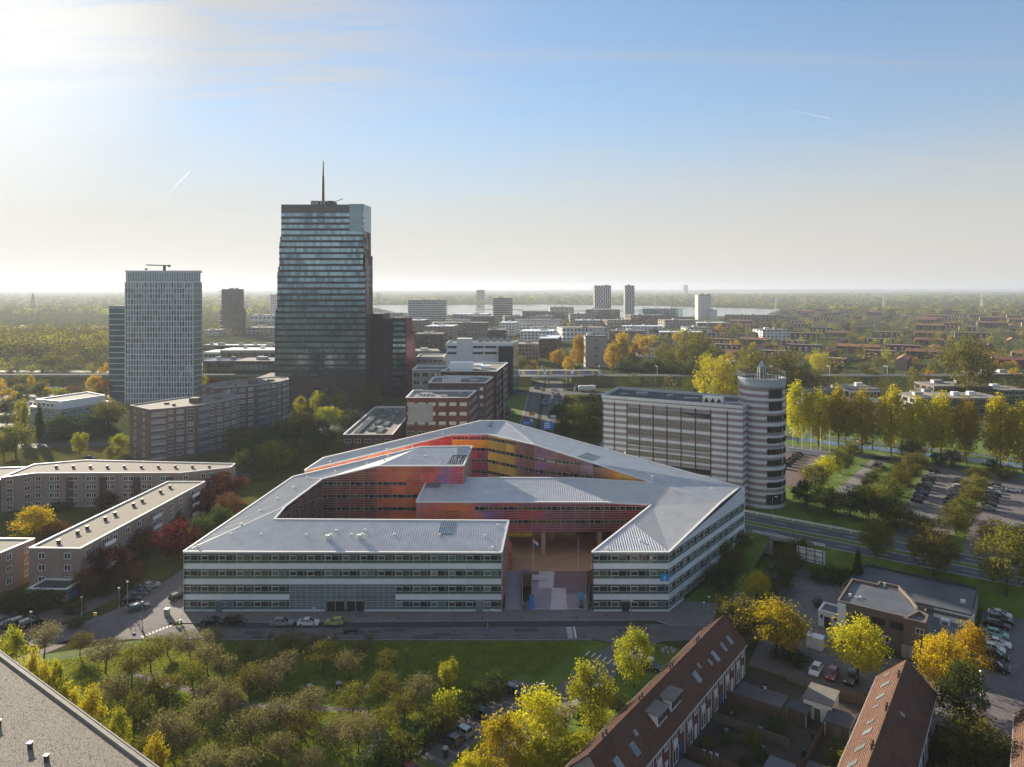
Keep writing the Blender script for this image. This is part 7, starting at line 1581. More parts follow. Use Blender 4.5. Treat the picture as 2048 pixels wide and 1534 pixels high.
# -- reed bank by the water and verge
for i, (bx, by, yt, w) in enumerate(((1120, 850, 812, 44), (1150, 850, 806, 46), (1178, 846, 804, 44), (1140, 822, 796, 44), (1170, 820, 792, 44), (1190, 812, 788, 36), (1130, 872, 842, 40), (1165, 872, 838, 44), (1188, 868, 834, 36))):
    T('mix' if i % 2 else 'green', bx, by, yt, w, f'{ORD[i]} clump of the green thicket between the main road and the striped office', 'thicket by the water')
# -- estate trees, individual
er = random.Random(31); est = []
tries = 0
while len(est) < 112 and tries < 4000:
    tries += 1
    px = er.uniform(1425, 2046); py = er.uniform(655, 768)
    if any(abs(px - a) < 17 and abs(py - b2) < 7 for a, b2, _ in est): continue
    if 1460 < px < 1590 and py > 740: continue
    est.append((px, py, er.choice(['far_olive', 'far_green', 'far_olive', 'far_yellow', 'far_gold', 'far_mix', 'far_green', 'far_olive'])))
est.sort(key=lambda q: q[1]); nb = 7; per = math.ceil(len(est) / nb)
adj = {'far_olive': 'olive', 'far_green': 'green', 'far_yellow': 'yellow green', 'far_gold': 'golden', 'far_mix': 'mixed', 'far_rust': 'rusty'}
for k in range(nb):
    for i, (px, py, kd) in enumerate(sorted(est[k * per:(k + 1) * per])):
        p = P(px, py); h = er.uniform(6.5, 12); plant(kd, p, h, h * er.uniform(.8, 1.15), f'{adj[kd]} tree, {ORD[i]} from left in the {bandn[k]} band among the brick terraces', 'trees among the brick terraces')
# -- town trees, individual
for i, (px, py, yt, w, kd) in enumerate(sorted([(870, 682, 662, 30, 'far_yellow'), (850, 690, 668, 26, 'far_olive'), (892, 676, 660, 24, 'far_olive'), (1180, 662, 650, 16, 'far_gold'), (1150, 664, 652, 16, 'far_olive'), (1300, 690, 668, 30, 'far_gold'), (1275, 690, 668, 24, 'far_gold'), (1330, 690, 668, 30, 'far_olive'), (1355, 685, 662, 24, 'far_gold'), (1310, 672, 655, 22, 'far_olive'), (1372, 682, 655, 26, 'far_yellow'), (1400, 676, 655, 26, 'far_olive'), (1440, 672, 648, 26, 'far_gold'), (1460, 682, 655, 24, 'far_olive'), (1250, 690, 664, 20, 'far_gold'), (1090, 690, 672, 14, 'far_olive'), (1232, 660, 645, 18, 'far_gold'), (1128, 640, 628, 14, 'far_green'), (1410, 650, 636, 18, 'far_olive'), (1478, 664, 648, 22, 'far_olive')])):
    T(kd, px, py, yt, w, f'{adj[kd]} tree, {ORD[i]} from the left among the town centre blocks', 'town centre trees')
# hazy trees of the left middle distance
lr = random.Random(8); q_ = []
while len(q_) < 34:
    px = lr.uniform(-5, 214); py = lr.uniform(744, 862)
    if all(abs(px - a) > 11 or abs(py - b2) > 9 for a, b2 in q_) and not (55 < px < 190 and 800 < py < 880) and not (abs(py - 764) < 8): q_.append((px, py))
q_.sort(key=lambda a: a[1])
for i, (px, py) in enumerate(q_):
    p = P(px, py); h = lr.uniform(5, 10); kd = lr.choice(['far_olive', 'far_green', 'far_mix', 'far_yellow', 'far_olive', 'far_gold']); plant(kd, p, h, h * lr.uniform(.8, 1.2), f'hazy {adj[kd]} tree, {ORD[i]} from the farthest, in the streets left of the towers', 'hazy trees left of the towers')
# -- woods that read as one mass: clumps of leaves, joined
def wood(name, pts, hs, nq, leaf, mats, seed, flat=1.0):
    rng = np.random.default_rng(seed); n = len(pts); V_ = []; mi = []
    cl_, base = crown_points('round', nq, rng, 26, .2, .75)
    ks = rng.integers(0, len(mats), n)
    P_ = np.empty((n, nq, 3))
    for i in range(n):
        a = rng.uniform(0, 6.28); c, s = math.cos(a), math.sin(a); w = hs[i] * rng.uniform(.42, .62) * flat; q = base + rng.normal(0, .05, base.shape)
        P_[i, :, 0] = pts[i][0] + (q[:, 0] * c - q[:, 1] * s) * w; P_[i, :, 1] = pts[i][1] + (q[:, 0] * s + q[:, 1] * c) * w; P_[i, :, 2] = np.maximum(.1, q[:, 2] * hs[i])
    sz = np.repeat(hs * leaf, nq); v, q = leaf_quads(P_.reshape(-1, 3), sz, rng); mi = np.repeat(ks, nq)
    return obj(name, npmesh(name, v, q, [M[m_] for m_ in mats], mi), None, 'stuff')
rng = np.random.default_rng(50)
def scatter(n, fn): 
    out = []
    while len(out) < n:
        p = fn()
        if p is not None: out.append(p)
    return np.array(out)
def in_lake(x, D): return 1640 < D < 3060 and -640 < x < 900 and not (D > 2700 and x > 640)
def f_left():
    D = rng.uniform(690, 1000); x = rng.uniform(-.74, -.565) * D; return (x, D)
def f_left2():
    D = rng.uniform(548, 690); x = rng.uniform(-.78, -.30) * D; return None if (-335 < x < -245 and D > 600) or rng.random() < .4 and D < 600 else (x, D)
pts = scatter(170, f_left2); wood('wood', pts, rng.uniform(4, 11, len(pts)), 110, .10, ['leaf_olive', 'leaf_green', 'leaf_mix', 'leaf_lime'], 11)
pts = scatter(520, f_left); wood('wood', pts, rng.uniform(13, 22, len(pts)), 130, .085, ['leaf_olive', 'leaf_green', 'leaf_lime', 'leaf_mix'], 1)
def f_est():
    D = rng.uniform(620, 1750); px = rng.uniform(1400, 2120) if D > 800 else rng.uniform(1500, 2120); x = (px - 1024) * D / F; return None if in_lake(x, D) else (x, D)
pts = scatter(1150, f_est); wood('wood', pts, rng.uniform(4, 9.5, len(pts)), 70, .12, ['leaf_olive', 'leaf_green', 'leaf_gold', 'leaf_lime', 'leaf_mix', 'leaf_green'], 2)
def f_town():
    D = rng.uniform(800, 1640); px = rng.uniform(750, 1420); return ((px - 1024) * D / F, D)
pts = scatter(230, f_town); wood('wood', pts, rng.uniform(5, 11, len(pts)), 60, .12, ['leaf_olive', 'leaf_green', 'leaf_gold', 'leaf_mix'], 3)
def f_far():
    D = 1750 * math.exp(rng.uniform(0, 1.75)); x = rng.uniform(-.80, .80) * D
    if in_lake(x, D) or (D > 8400): return None
    if D < 3000 and x > 0 and rng.random() < .25: return None
    return (x, D)
pts = scatter(8200, f_far); d_ = pts[:, 1]; wood('far_woods', pts, rng.uniform(9, 17, len(pts)) * (1 + .35 * (d_ > 3500)), 26, .30, ['leaf_olive', 'leaf_green', 'leaf_mix', 'leaf_green', 'leaf_lime'], 4, 1.9)
def f_l2():
    D = rng.uniform(1000, 1900); x = rng.uniform(-.80, -.30) * D; return (x, D)
pts = scatter(1100, f_l2); wood('wood', pts, rng.uniform(6, 13, len(pts)), 60, .13, ['leaf_olive', 'leaf_green', 'leaf_mix'], 5)
def f_mid():
    D = rng.uniform(395, 500); x = rng.uniform(130, 330); return None if x < .36 * D - 10 and D > 470 else (x, D)
pts = scatter(150, f_mid); wood('wood', pts, rng.uniform(4, 10, len(pts)), 110, .10, ['leaf_olive', 'leaf_green', 'leaf_mix', 'leaf_rust'], 6)
def f_rail():
    D = rng.uniform(478, 512); x = rng.uniform(60, 420); return (x, D)
pts = scatter(110, f_rail); wood('wood', pts, rng.uniform(5, 11, len(pts)), 120, .10, ['leaf_olive', 'leaf_green', 'leaf_mix', 'leaf_green'], 16)
# far low hills on the horizon: long wooded ridges
m = MB(); rr2 = random.Random(3)
for k, (y, x0, x1, h) in enumerate(((12800, -9500, -600, 26), (13600, -1500, 9500, 34), (16500, 3500, 14000, 46), (10500, -8000, 2500, 22), (9200, 3500, 9000, 18))):
    n = 60; prev = None
    for i in range(n + 1):
        x = x0 + (x1 - x0) * i / n; e = math.sin(math.pi * i / n) ** .4; z = h * e * rr2.uniform(.75, 1.1)
        cur = [(x, y - 400, 0), (x, y, z), (x, y + 500, z * .8), (x, y + 900, 0)]
        if prev: m.add(prev + cur, [(0, 4, 5, 1), (1, 5, 6, 2), (2, 6, 7, 3)])
        prev = cur
struct('hills', m, M['leaf_far'] if 'leaf_far' in M else M['ground'])
# -- grass blades on the park lawn
n = 330000; gx = rng.uniform(-95, 18, n); gy = rng.uniform(92, 142, n); keep = (np.abs(gx) < gy * .73)
for (ax, ay, bx_, by_) in ((-70, 130, -44, 120.5), (-44, 120.5, -24, 119), (-24, 119, -20.5, 112), (-20.5, 112, -23, 100)):
    t_ = np.clip(((gx - ax) * (bx_ - ax) + (gy - ay) * (by_ - ay)) / ((bx_ - ax) ** 2 + (by_ - ay) ** 2), 0, 1); keep &= np.hypot(gx - ax - t_ * (bx_ - ax), gy - ay - t_ * (by_ - ay)) > 1.1
uu = .804 * gx - .595 * gy; vv = .595 * gx + .804 * gy
keep &= ~((uu > -76.5) & (vv < 106)); keep &= ~((gx > 12) & (gy < 141.0) & (uu > -72)); keep &= (gx + 62) * .32 + 142.3 > gy; keep &= uu < -62.5 - .0 * gx; keep &= ~((uu > -72.5) & (uu < -60) & (vv < 137.5))
gx, gy = gx[keep], gy[keep]; n = len(gx); a = rng.uniform(0, 6.28, n); h = rng.uniform(.06, .17, n); w = rng.uniform(.05, .11, n); v = np.zeros((n, 3, 3))
v[:, 0, 0] = gx - np.cos(a) * w; v[:, 0, 1] = gy - np.sin(a) * w; v[:, 1, 0] = gx + np.cos(a) * w; v[:, 1, 1] = gy + np.sin(a) * w; v[:, 2, 0] = gx + rng.normal(0, .08, n); v[:, 2, 1] = gy + rng.normal(0, .08, n); v[:, 2, 2] = h
obj('grass_blades', npmesh('grass_blades', v.reshape(-1, 3), np.arange(n * 3).reshape(n, 3), M['grass_blade']), None, 'stuff')
# ------------------------------------------------------------------ cars and street furniture
def car_mesh(style):
    """body lofted from a side profile, x forward; returns body, glass, wheel meshes"""
    if style == 'hatch': Lc, Wc, H = 3.9, 1.72, 1.5; prof = [(-1.95, .45), (-1.93, .95), (-1.5, 1.0), (1.0, .93), (1.75, .80), (1.95, .55), (1.93, .30), (-1.9, .30)]; cab = [(-1.82, .98), (-1.55, 1.44), (-.2, 1.50), (.35, 1.44), (1.05, .93)]
    elif style == 'estate': Lc, Wc, H = 4.6, 1.8, 1.5; prof = [(-2.3, .45), (-2.28, .95), (-1.9, 1.0), (1.1, .93), (2.05, .80), (2.3, .55), (2.27, .30), (-2.25, .30)]; cab = [(-2.18, .98), (-1.75, 1.42), (-.2, 1.50), (.35, 1.44), (1.2, .93)]
    elif style == 'suv': Lc, Wc, H = 4.5, 1.85, 1.7; prof = [(-2.25, .5), (-2.22, 1.08), (-1.9, 1.12), (1.1, 1.07), (2.0, .95), (2.25, .65), (2.2, .36), (-2.2, .36)]; cab = [(-2.12, 1.1), (-1.85, 1.62), (-.2, 1.70), (.4, 1.63), (1.15, 1.07)]
    else: Lc, Wc, H = 4.4, 1.76, 1.44; prof = [(-2.2, .45), (-2.17, .92), (-1.5, .98), (1.05, .92), (2.0, .78), (2.2, .55), (2.17, .30), (-2.15, .30)]; cab = [(-1.75, .97), (-1.05, 1.38), (-.2, 1.44), (.3, 1.38), (1.15, .92)]
    b_ = MB(); n = len(prof); secs = []
    for y, k in ((-Wc / 2, .0), (-Wc / 2 + .10, 1), (Wc / 2 - .10, 1), (Wc / 2, 0)):
        secs.append([(x * (1 if k else .985), y, z if k else z * .985 + .012) for x, z in prof])
    vs = [p for s in secs for p in s]
    fs = [(j * n + i, j * n + (i + 1) % n, (j + 1) * n + (i + 1) % n, (j + 1) * n + i) for j in range(3) for i in range(n)] + [tuple(range(n)), tuple(range(4 * n - 1, 3 * n - 1, -1))]
    b_.add(vs, fs)
    yi, yo = Wc / 2 - .26, Wc / 2 - .10; m = len(cab)          # roof skin
    rv = [(cab[i][0] + (.10 if i < 2 else -.10 if i > 2 else 0) * (i in (1, 3)), s * yi, cab[i][1] + .012) for i in (1, 2, 3) for s in (-1, 1)]
    rv2 = [(x, y, z - .05) for x, y, z in rv]; b_.add(rv + rv2, [(0, 2, 3, 1), (2, 4, 5, 3), (0, 1, 7, 6), (4, 10, 11, 5), (0, 6, 8, 2), (2, 8, 10, 4), (1, 3, 9, 7), (3, 5, 11, 9)])
    for s in (-1, 1):                                           # pillars
        for i, j in ((0, 1), (3, 4)): b_.bar((cab[i][0], s * (yo if i in (0,) else yi), cab[i][1]), (cab[j][0], s * (yi if j in (1,) else yo), cab[j][1]), .09, .09)
        b_.bar((-.35, s * yo, .95), (-.35, s * yi, cab[2][1]), .09, .06)
        b_.box((.95, s * (Wc / 2 + .07), 1.0 if style != 'suv' else 1.12), (.16, .18, .14))
    g = MB(); gv = [(x, s * (yo - .015 if i in (0, m - 1) else yi - .015), z - .015) for s in (-1, 1) for i, (x, z) in enumerate(cab)]
    g.add(gv, [tuple(range(m)), tuple(range(2 * m - 1, m - 1, -1))] + [(i, m + i, m + i + 1, i + 1) for i in range(m - 1)])
    w = MB(); w.tube((0, -.11, 0), (0, .11, 0), .32, .32, 12); rim = MB(); rim.tube((0, -.125, 0), (0, .125, 0), .19, .19, 8)
    hl = MB().box((0, 0, 0), (.08, .34, .15)); 
    return dict(body=b_, glass=g.mesh('windows', M['car_glass']), wheel=w.mesh('wheel', M['rubber']), rim=rim.mesh('rim', M['steel']), head=hl.mesh('headlight', M['frame_white']), tail=hl.mesh('tail_light', M['red']), L=Lc, W=Wc, prof=prof, bm={})
CARS = {s: car_mesh(s) for s in ('hatch', 'estate', 'suv', 'saloon')}
def car(colour, loc, rz, label, group=None, style='hatch', detail=True):
    c = CARS[style]; k = 'paint_' + colour
    if k not in c['bm']: c['bm'][k] = c['body'].mesh('body', M[k])
    t = thing('car', label, 'car', group, loc=loc, rz=rz)
    obj('body', c['bm'][k], t); obj('windows', c['glass'], t); x0 = c['L'] * .31; y0 = c['W'] / 2 - .1
    for sx_ in (-1, 1):
        for sy in (-1, 1):
            w = obj('wheel', c['wheel'], t, loc=(sx_ * x0, sy * y0, .32))
            if detail: obj('rim', c['rim'], w)
    if detail:
        for sy in (-1, 1):
            obj('headlight', c['head'], t, loc=(c['L'] / 2 - .09, sy * (c['W'] / 2 - .32), .66 if style != 'suv' else .8)); obj('tail_light', c['tail'], t, loc=(-c['L'] / 2 + .02, sy * (c['W'] / 2 - .26), .78 if style != 'suv' else .9))
    return t
z0 = .03
g_ = 'cars parked before the office'
car('black', P(425, 1247, z0), 0, 'black car at the left end of the row before the office', g_, 'saloon'); car('black', P(470, 1247, z0), 0, 'black off-road car with pale lamp in the row before the office', g_, 'suv')
car('silver', P(565, 1250, z0), 0, 'silver estate car parked before the office entrance', g_, 'estate'); car('white', P(617, 1250, z0), 0, 'white hatchback parked before the office entrance', g_, 'saloon'); car('lime', P(669, 1249, z0), R(180), 'pale lime hatchback parked before the office entrance', g_, 'hatch')
car('black', P(356, 1197, z0), R(62), 'dark car parked close to the left corner of the office', None, 'hatch')
g_ = 'cars on the left side street'
for px, py, col, st_, lb in ((300, 1176, 'silver', 'saloon', 'silver car at the far end of the left side street row'), (283, 1187, 'black', 'hatch', 'black car second from the far end of the left side street row'), (270, 1194, 'grey', 'estate', 'grey car third from the far end of the left side street row'), (259, 1203, 'black', 'saloon', 'black car nearest the lamp post in the left side street row'), (277, 1219, 'grey', 'estate', 'dark estate car with glinting roof at the left junction')):
    car(col, P(px, py, z0), R(28 if py < 1210 else 40), lb, g_, st_)
for px, py, col, lb in ((6, 1243, 'grey', 'leftmost grey car at the left photo edge'), (26, 1250, 'navy', 'second car from the left photo edge'), (44, 1248, 'black', 'dark car with bright glints left of the lamp post'), (60, 1252, 'black', 'rightmost dark car of the group at the left photo edge')): car(col, P(px, py, z0), R(52), lb, 'cars at the left photo edge', 'estate' if px < 30 else 'suv')
g_ = 'cars in the parking bays'
car('navy', L(-73.1, 99.6, z0), RZ, 'dark blue hatchback alone at the upper end of the parking bays', g_, 'hatch'); car('black', L(-73.2, 91.0, z0), RZ, 'black estate car in the middle of the parking bays', g_, 'estate')
car('silver', L(-73.2, 85.6, z0), RZ + math.pi, 'silver hatchback beside the grey one in the parking bays', g_, 'hatch'); car('grey', L(-73.2, 83.0, z0), RZ + math.pi, 'grey small car at the lower end of the parking bays', g_, 'hatch')
car('red', L(-72.8, 74.2, z0), RZ, 'red car cut by the bottom edge below the parking bays', g_, 'hatch'); 
car('white', L(-60.5, 122.6, z0), RZ + .1, 'white car half hidden by the yellow green tree on the verge', 'cars right of the side road', 'saloon'); car('black', L(-58.0, 121.0, z0), RZ + .1, 'black car behind the yellow green tree on the verge', 'cars right of the side road', 'saloon')
car('silver', L(-61.6, 108.6, z0), RZV, 'silver car under the yellow green tree with pale trunk', 'cars right of the side road', 'hatch'); car('silver', L(-61.9, 102.4, z0), RZV, 'pale car right of the large yellow tree', 'cars right of the side road', 'estate'); car('navy', L(-62.2, 90, z0), RZV, 'dark blue car under the large yellow tree', 'cars right of the side road', 'hatch')
g_ = 'cars on the lane by the club house'
car('white', L(-33.1, 137.6, z0), RZV - math.pi, 'white car parked left of the red car on the club lane', g_, 'hatch'); car('red', L(-30.4, 137.8, z0), RZV - math.pi, 'red car between the white and black cars on the club lane', g_, 'hatch'); car('black', L(-27.4, 138.4, z0), RZV - math.pi, 'black car right of the red car on the club lane', g_, 'suv'); car('black', L(-23.2, 134.4, z0), RZV - math.pi, 'dark car beside the top end of the sunny terrace', g_, 'suv')
car('black', L(-25.4, 151.5, z0), RZ, 'dark car behind the yellow tree before the club house', g_, 'saloon'); car('black', L(-15.5, 149.5, z0), RZV, 'dark car near the golden tree at the car park corner', g_, 'hatch'); car('silver', L(-12.4, 146, z0), RZV, 'silver car half hidden by the golden tree', g_, 'hatch')
g_ = 'cars in the club car park'
for i, (v, col, st_) in enumerate(((188.6, 'green', 'saloon'), (184.6, 'white', 'saloon'), (181.2, 'black', 'suv'), (178.4, 'black', 'estate'), (173.6, 'mint', 'hatch'), (169.4, 'white', 'saloon'), (166.2, 'white', 'hatch'), (163.4, 'black', 'estate'), (158.2, 'black', 'suv'))):
    car(col, L(-7.6 + (i % 3) * .3, v, z0), RZ, f'{col} car, {ORD[i]} from the top of the club car park row', g_, st_)
# far car parks
def column(u, vs_, cols, label, group, rz, jit=.3):
    rng = random.Random(int(u * 10) + 500)
    for i, v in enumerate(vs_):
        c_ = cols[i % len(cols)]; car(c_, L(u + rng.uniform(-jit, jit), v, z0), rz + (math.pi if rng.random() < .4 else 0), label.format(ORD[i], c_), group, rng.choice(['hatch', 'estate', 'saloon', 'suv']), detail=False)
cols1 = ['black', 'white', 'grey', 'black', 'silver', 'navy', 'black', 'blue', 'grey', 'black']
column(-33.0, [314, 306.5, 301, 296, 291, 286.5, 282, 277, 272.5, 267], cols1, '{1} car, {0} from the top in the left column of the middle car park', 'cars in the middle car park', RZ)
column(-23.6, [304, 299.5, 294, 289.5, 285, 280.5, 276, 271.5, 267, 262.5], ['silver', 'black', 'white', 'black', 'silver', 'grey', 'black', 'navy', 'black', 'grey'], '{1} car, {0} from the top in the right column of the middle car park', 'cars in the middle car park', RZ)
column(-13.6, [304, 299, 295, 290.5, 286, 281.5, 276, 271], ['grey', 'silver', 'white', 'black', 'navy', 'black', 'grey', 'silver'], '{1} car, {0} from the top in the left column of the right car park', 'cars in the right car park', RZ)
car('white', L(-8.2, 300.5, z0), RZ, 'white car alone in the lane of the right car park', 'cars in the right car park', 'saloon', False); car('silver', L(3.5, 279, z0), RZ, 'silver car cut by the right edge in the right car park', 'cars in the right car park', 'saloon', False)
column(-81.5, [312, 308.2, 304.2, 300, 295.6, 291, 286], ['black', 'black', 'grey', 'black', 'navy', 'black', 'blue'], '{1} car, {0} from the top in the left column beside the round tower', 'cars beside the round tower', RZ)
column(-71.0, [309, 304.6, 300.2, 295.8, 291.4, 287, 282.6], ['white', 'red', 'white', 'silver', 'white', 'grey', 'white'], '{1} car, {0} from the top in the right column beside the round tower', 'cars beside the round tower', RZ)
# main road traffic
tr = [(1088, 804, 'black'), (1100, 805, 'silver'), (1092, 800, 'navy'), (1104, 797, 'white'), (1098, 793, 'grey'), (1111, 792, 'black'), (1106, 788, 'silver'), (1117, 791, 'grey'), (1086, 808, 'grey'), (1093, 811, 'black')]
for i, (px, py, c_) in enumerate(sorted(tr, key=lambda q: -q[1])): car(c_, P(px, py, z0), R(-94), f'{c_} car, {ORD[i]} from the front of the queue on the main road', 'cars queuing on the main road', ('hatch', 'saloon', 'suv')[i % 3], False)
for i, (px, py) in enumerate(((1108, 781), (1075, 778), (1140, 781))): car(('white', 'black', 'grey')[i], P(px, py, z0), R(0), ('white', 'black', 'grey')[i] + ' car crossing the junction before the railway bridge', 'cars on the far junction', 'estate', False)
for i in range(7): car(['black', 'grey', 'silver'][i % 3], (-3.5 + .35 * i + (i % 2) * .4, 372 + i * 6.2, z0), R(84), f'{["black", "grey", "silver"][i % 3]} car, {ORD[i]} from the near end below the brick office', 'cars below the brick office', 'hatch', False)
car('white', P(1723, 884, .03), R(20), 'white car on the lane behind the poplars', None, 'estate', False); car('navy', P(180, 918, .03), R(-5), 'dark blue car on the road above the back flats', None, 'saloon', False); car('silver', P(172, 921, .05), R(-5), 'pale car on the road above the back flats', None, 'saloon', False) if False else None
t = thing('lorry', 'white lorry trailer beside the reed bank near the railway bridge', 'lorry', loc=P(1174, 782), rz=R(3))
MB().box((0, 0, 2.4), (11.5, 2.5, 2.7)).build('trailer', M['white'], t); MB().box((-7.2, 0, 1.8), (2.2, 2.4, 2.6), taper=.93).build('cab', M['dark'], t); MB().box((0, 0, .9), (11, 2.2, .3)).build('chassis', M['dark'], t)
for x in (-6.8, -3.6, 3, 4.2): MB().tube((x, -1.2, .5), (x, 1.2, .5), .5, .5, 10).build('wheel', M['rubber'], t)
# train
t = thing('train', 'white and yellow passenger train with blue stripe on the railway', 'train', loc=(34, 527, 5.95))
M['train_white'] = mat('train_white', (0.62, .63, .65), .4, .05, .5)
for k in range(3):
    cb = MB(); cb.prism([(-9.6, -1.4), (9.6, -1.4), (9.6, 1.4), (-9.6, 1.4)], .6, 3.4); cb.prism([(-9.4, -1.2), (9.4, -1.2), (9.4, 1.2), (-9.4, 1.2)], 3.4, 3.8); c = cb.build('carriage', M['train_white'], t, loc=(-20 + k * 20, 0, 0))
    MB().box((0, -1.41, 2.5), (17.5, .06, .95)).build('window_strip', M['glass'], c); MB().box((0, -1.42, 1.2), (19, .05, .8)).build('blue_stripe', M['blue_paint'], c)
    for x in (-5.5, 5.5): MB().box((x, -1.45, 2.0), (2.0, .06, 2.4)).build('door', M['sign_yellow'], c)
    for x in (-7, 7): MB().box((x, 0, .4), (2.6, 1.8, .6)).build('bogie', M['dark'], c)
nz_ = MB(); nz_.add([(39.6, -1.4, .6), (39.6, 1.4, .6), (39.6, 1.4, 3.4), (39.6, -1.4, 3.4), (42, -1.0, .7), (42, 1.0, .7), (41.2, 1.0, 2.4), (41.2, -1.0, 2.4)], [(0, 4, 5, 1), (1, 5, 6, 2), (2, 6, 7, 3), (3, 7, 4, 0), (4, 7, 6, 5)])
nz_.build('nose', M['train_white'], t, loc=(-10, 0, 0))
# overhead line masts of the railway
for i in range(7):
    t = thing('catenary_mast', f'{ORD[i]} grey railway line mast from the train rightwards', 'mast', 'railway line masts', loc=(22 + i * 42, 523.5, 5.6)); MB().tube((0, 0, 0), (0, 0, 8), .2, .15, 6).build('pole', M['frame'], t); MB().bar((0, 0, 7), (0, 6, 7), .18, .18).build('arm', M['frame'], t)
# lamp posts
def lamp(label, loc, h=6.5, arm=0.0, rz=0.0, name='street_lamp', group='street lamps'):
    t = thing(name, label, 'street lamp', group, loc=loc, rz=rz); MB().tube((0, 0, 0), (0, 0, h), .075, .05, 8).build('pole', M['steel'], t)
    if arm: MB().bar((0, 0, h), (arm, 0, h + .25), .06, .06).build('arm', M['steel'], t); MB().box((arm + .3, 0, h + .25), (.8, .25, .14)).build('lamp_head', M['white'], t)
    else: MB().lathe((0, 0, h), [(.06, 0), (.26, .16), (.22, .3), (.02, .36)], 8).build('lamp_head', M['white'], t)
    MB().box((0, 0, .5), (.2, .2, 1.0)).build('base', M['grey_metal'], t); return t
for i, (px, py, yt, lb) in enumerate(((628, 1254, 1218, 'street lamp standing by the white hatchback before the office'), (975, 1260, 1222, 'street lamp on the street before the right end of the office front'), (1263, 1250, 1203, 'street lamp before the right hand front block of the office'), (285, 1262, 1206, 'street lamp at the left street junction'), (238, 1218, 1178, 'street lamp left of the row of cars on the left side street'),
    (62, 1263, 1226, 'street lamp beside the cars at the left photo edge'), (163, 1234, 1196, 'street lamp with pale pole on the pink path'), (255, 1215, 1165, 'white pole lamp among the cars of the left side street'), (1408, 1230, 1208, 'green lamp post on the grass by the office corner'), (1418, 1225, 1195, 'double headed lamp post behind the green lamp post'), (1545, 1048, 995, 'tall street lamp before the base of the round tower'),
    (1681, 978, 953, 'white lamp post beside the tree belt near the round tower'), (1717, 932, 925, 'short white post on the sunny strip'), (1962, 1400, 1345, 'street lamp by the golden trees and club car park'), (1710, 1352, 1306, 'street lamp in the yellow tree before the club house'), (1072, 1400, 1375, 'street lamp with pale head above the large yellow tree'))):
    p = P(px, py); lamp(lb, p, max(2.5, CAMZ - (yt - HOR) * p.y / F), 0 if i not in (10, 15, 1) else .8)
for i, px in enumerate((1148, 1180, 1290, 1300, 1311, 1345, 1365)):
    p = P(px, (800, 800, 785, 783, 778, 780, 782)[i]); lamp(f'{ORD[i]} tall white lamp mast from the left near the railway bridge', p, 9.5, 1.0, 0, 'lamp_mast', 'lamp masts by the railway bridge')
# flagpoles
fl = thing('flagpole', 'flagpole with red white and blue flag in the office court', 'flagpole', 'flagpoles in the office court', loc=(5.0, 169.2, PZ)); MB().tube((0, 0, 0), (0, 0, 7.6), .07, .04, 8).build('pole', M['white'], fl)
def flag(par, w, h, cols, z):
    n = 5
    for k, c_ in enumerate(cols):
        vs = []; 
        for i in range(n + 1):
            x = .06 + w * i / n * .5; y = .12 * math.sin(i * 1.7); zz = -i * .16
            vs += [(x, y, z - h * k / len(cols) + zz), (x, y, z - h * (k + 1) / len(cols) + zz)]
        m = MB(); m.add(vs, [(2 * i, 2 * i + 1, 2 * i + 3, 2 * i + 2) for i in range(n)]); m.build('flag_stripe', M[c_], par)
flag(fl, 2.4, 1.5, ('red', 'white', 'blue_paint'), 7.4)
fl = thing('flagpole', 'flagpole with hanging blue flag at the right of the office court', 'flagpole', 'flagpoles in the office court', loc=(15.6, 168.9, PZ)); MB().tube((0, 0, 0), (0, 0, 7.6), .07, .04, 8).build('pole', M['white'], fl); flag(fl, .5, 2.2, ('blue_paint',), 7.2)
for i, px in enumerate((1571, 1586, 1604, 1622, 1641, 1659)):
    p = P(px, 905); t = thing('flagpole', f'{ORD[i]} bare white flagpole from the left beside the round tower', 'flagpole', 'bare flagpoles beside the round tower', loc=p); MB().tube((0, 0, 0), (0, 0, 11), .14, .08, 8).build('pole', M['white'], t); MB().box((0, 0, .2), (.5, .5, .4)).build('foot', M['concrete'], t)
t = thing('low_wall', 'low white wall below the bare flagpoles', 'wall', loc=P(1618, 909), rz=RZ); MB().box((0, 0, .9), (19, .4, 1.8)).build('wall', M['white'], t); MB().box((0, 0, 1.86), (19.2, .6, .12)).build('coping', M['concrete'], t)
# signs
def blue_sign(label, loc, w, h, z, mk='sign_blue', rz=0.0, posts=2, group=None, marks=0):
    t = thing('road_sign', label, 'sign', group, loc=loc, rz=rz); p = MB().box((0, 0, z + h / 2), (w, .1, h)).build('panel', M[mk], t)
    for s in ((-1, 1) if posts == 2 else (0,)): MB().tube((s * w * .35, .08, 0), (s * w * .35, .08, z + h * .9), .07, .07, 6).build('post', M['grey_metal'], t)
    for k in range(marks): MB().box((-w * .1, -.065, z + h * (.25 + .5 * k / max(1, marks - 1) if marks > 1 else .5)), (w * .62, .03, h * .12)).build('text_line', M['letter_white'], p)
    return t
blue_sign('low blue road sign on the left carriageway beyond the folded roof', P(1054, 868), 4.2, 1.6, 4.6, marks=1); blue_sign('tall blue direction sign with white lines on the main road', P(1096, 880), 4.2, 3.6, 5.0, marks=3)
t = thing('road_sign', 'white small panel beside the tall blue direction sign', 'sign', loc=P(1106, 866)); MB().box((0, 0, 8), (2.8, .1, 1.2)).build('panel', M['white'], t); MB().tube((0, .08, 0), (0, .08, 8), .07, .07, 6).build('post', M['grey_metal'], t)
blue_sign('yellow sign on the verge of the main road', P(1064, 836), 2.8, 1.8, 1.4, 'sign_yellow'); blue_sign('white sign under the yellow one on the main road', P(1063, 850), 1.6, 1.6, 1.4, 'letter_white')
blue_sign('blue banner beside the road left of the folded roof', P(475, 938), 1.6, 2.2, 2.0, posts=1)
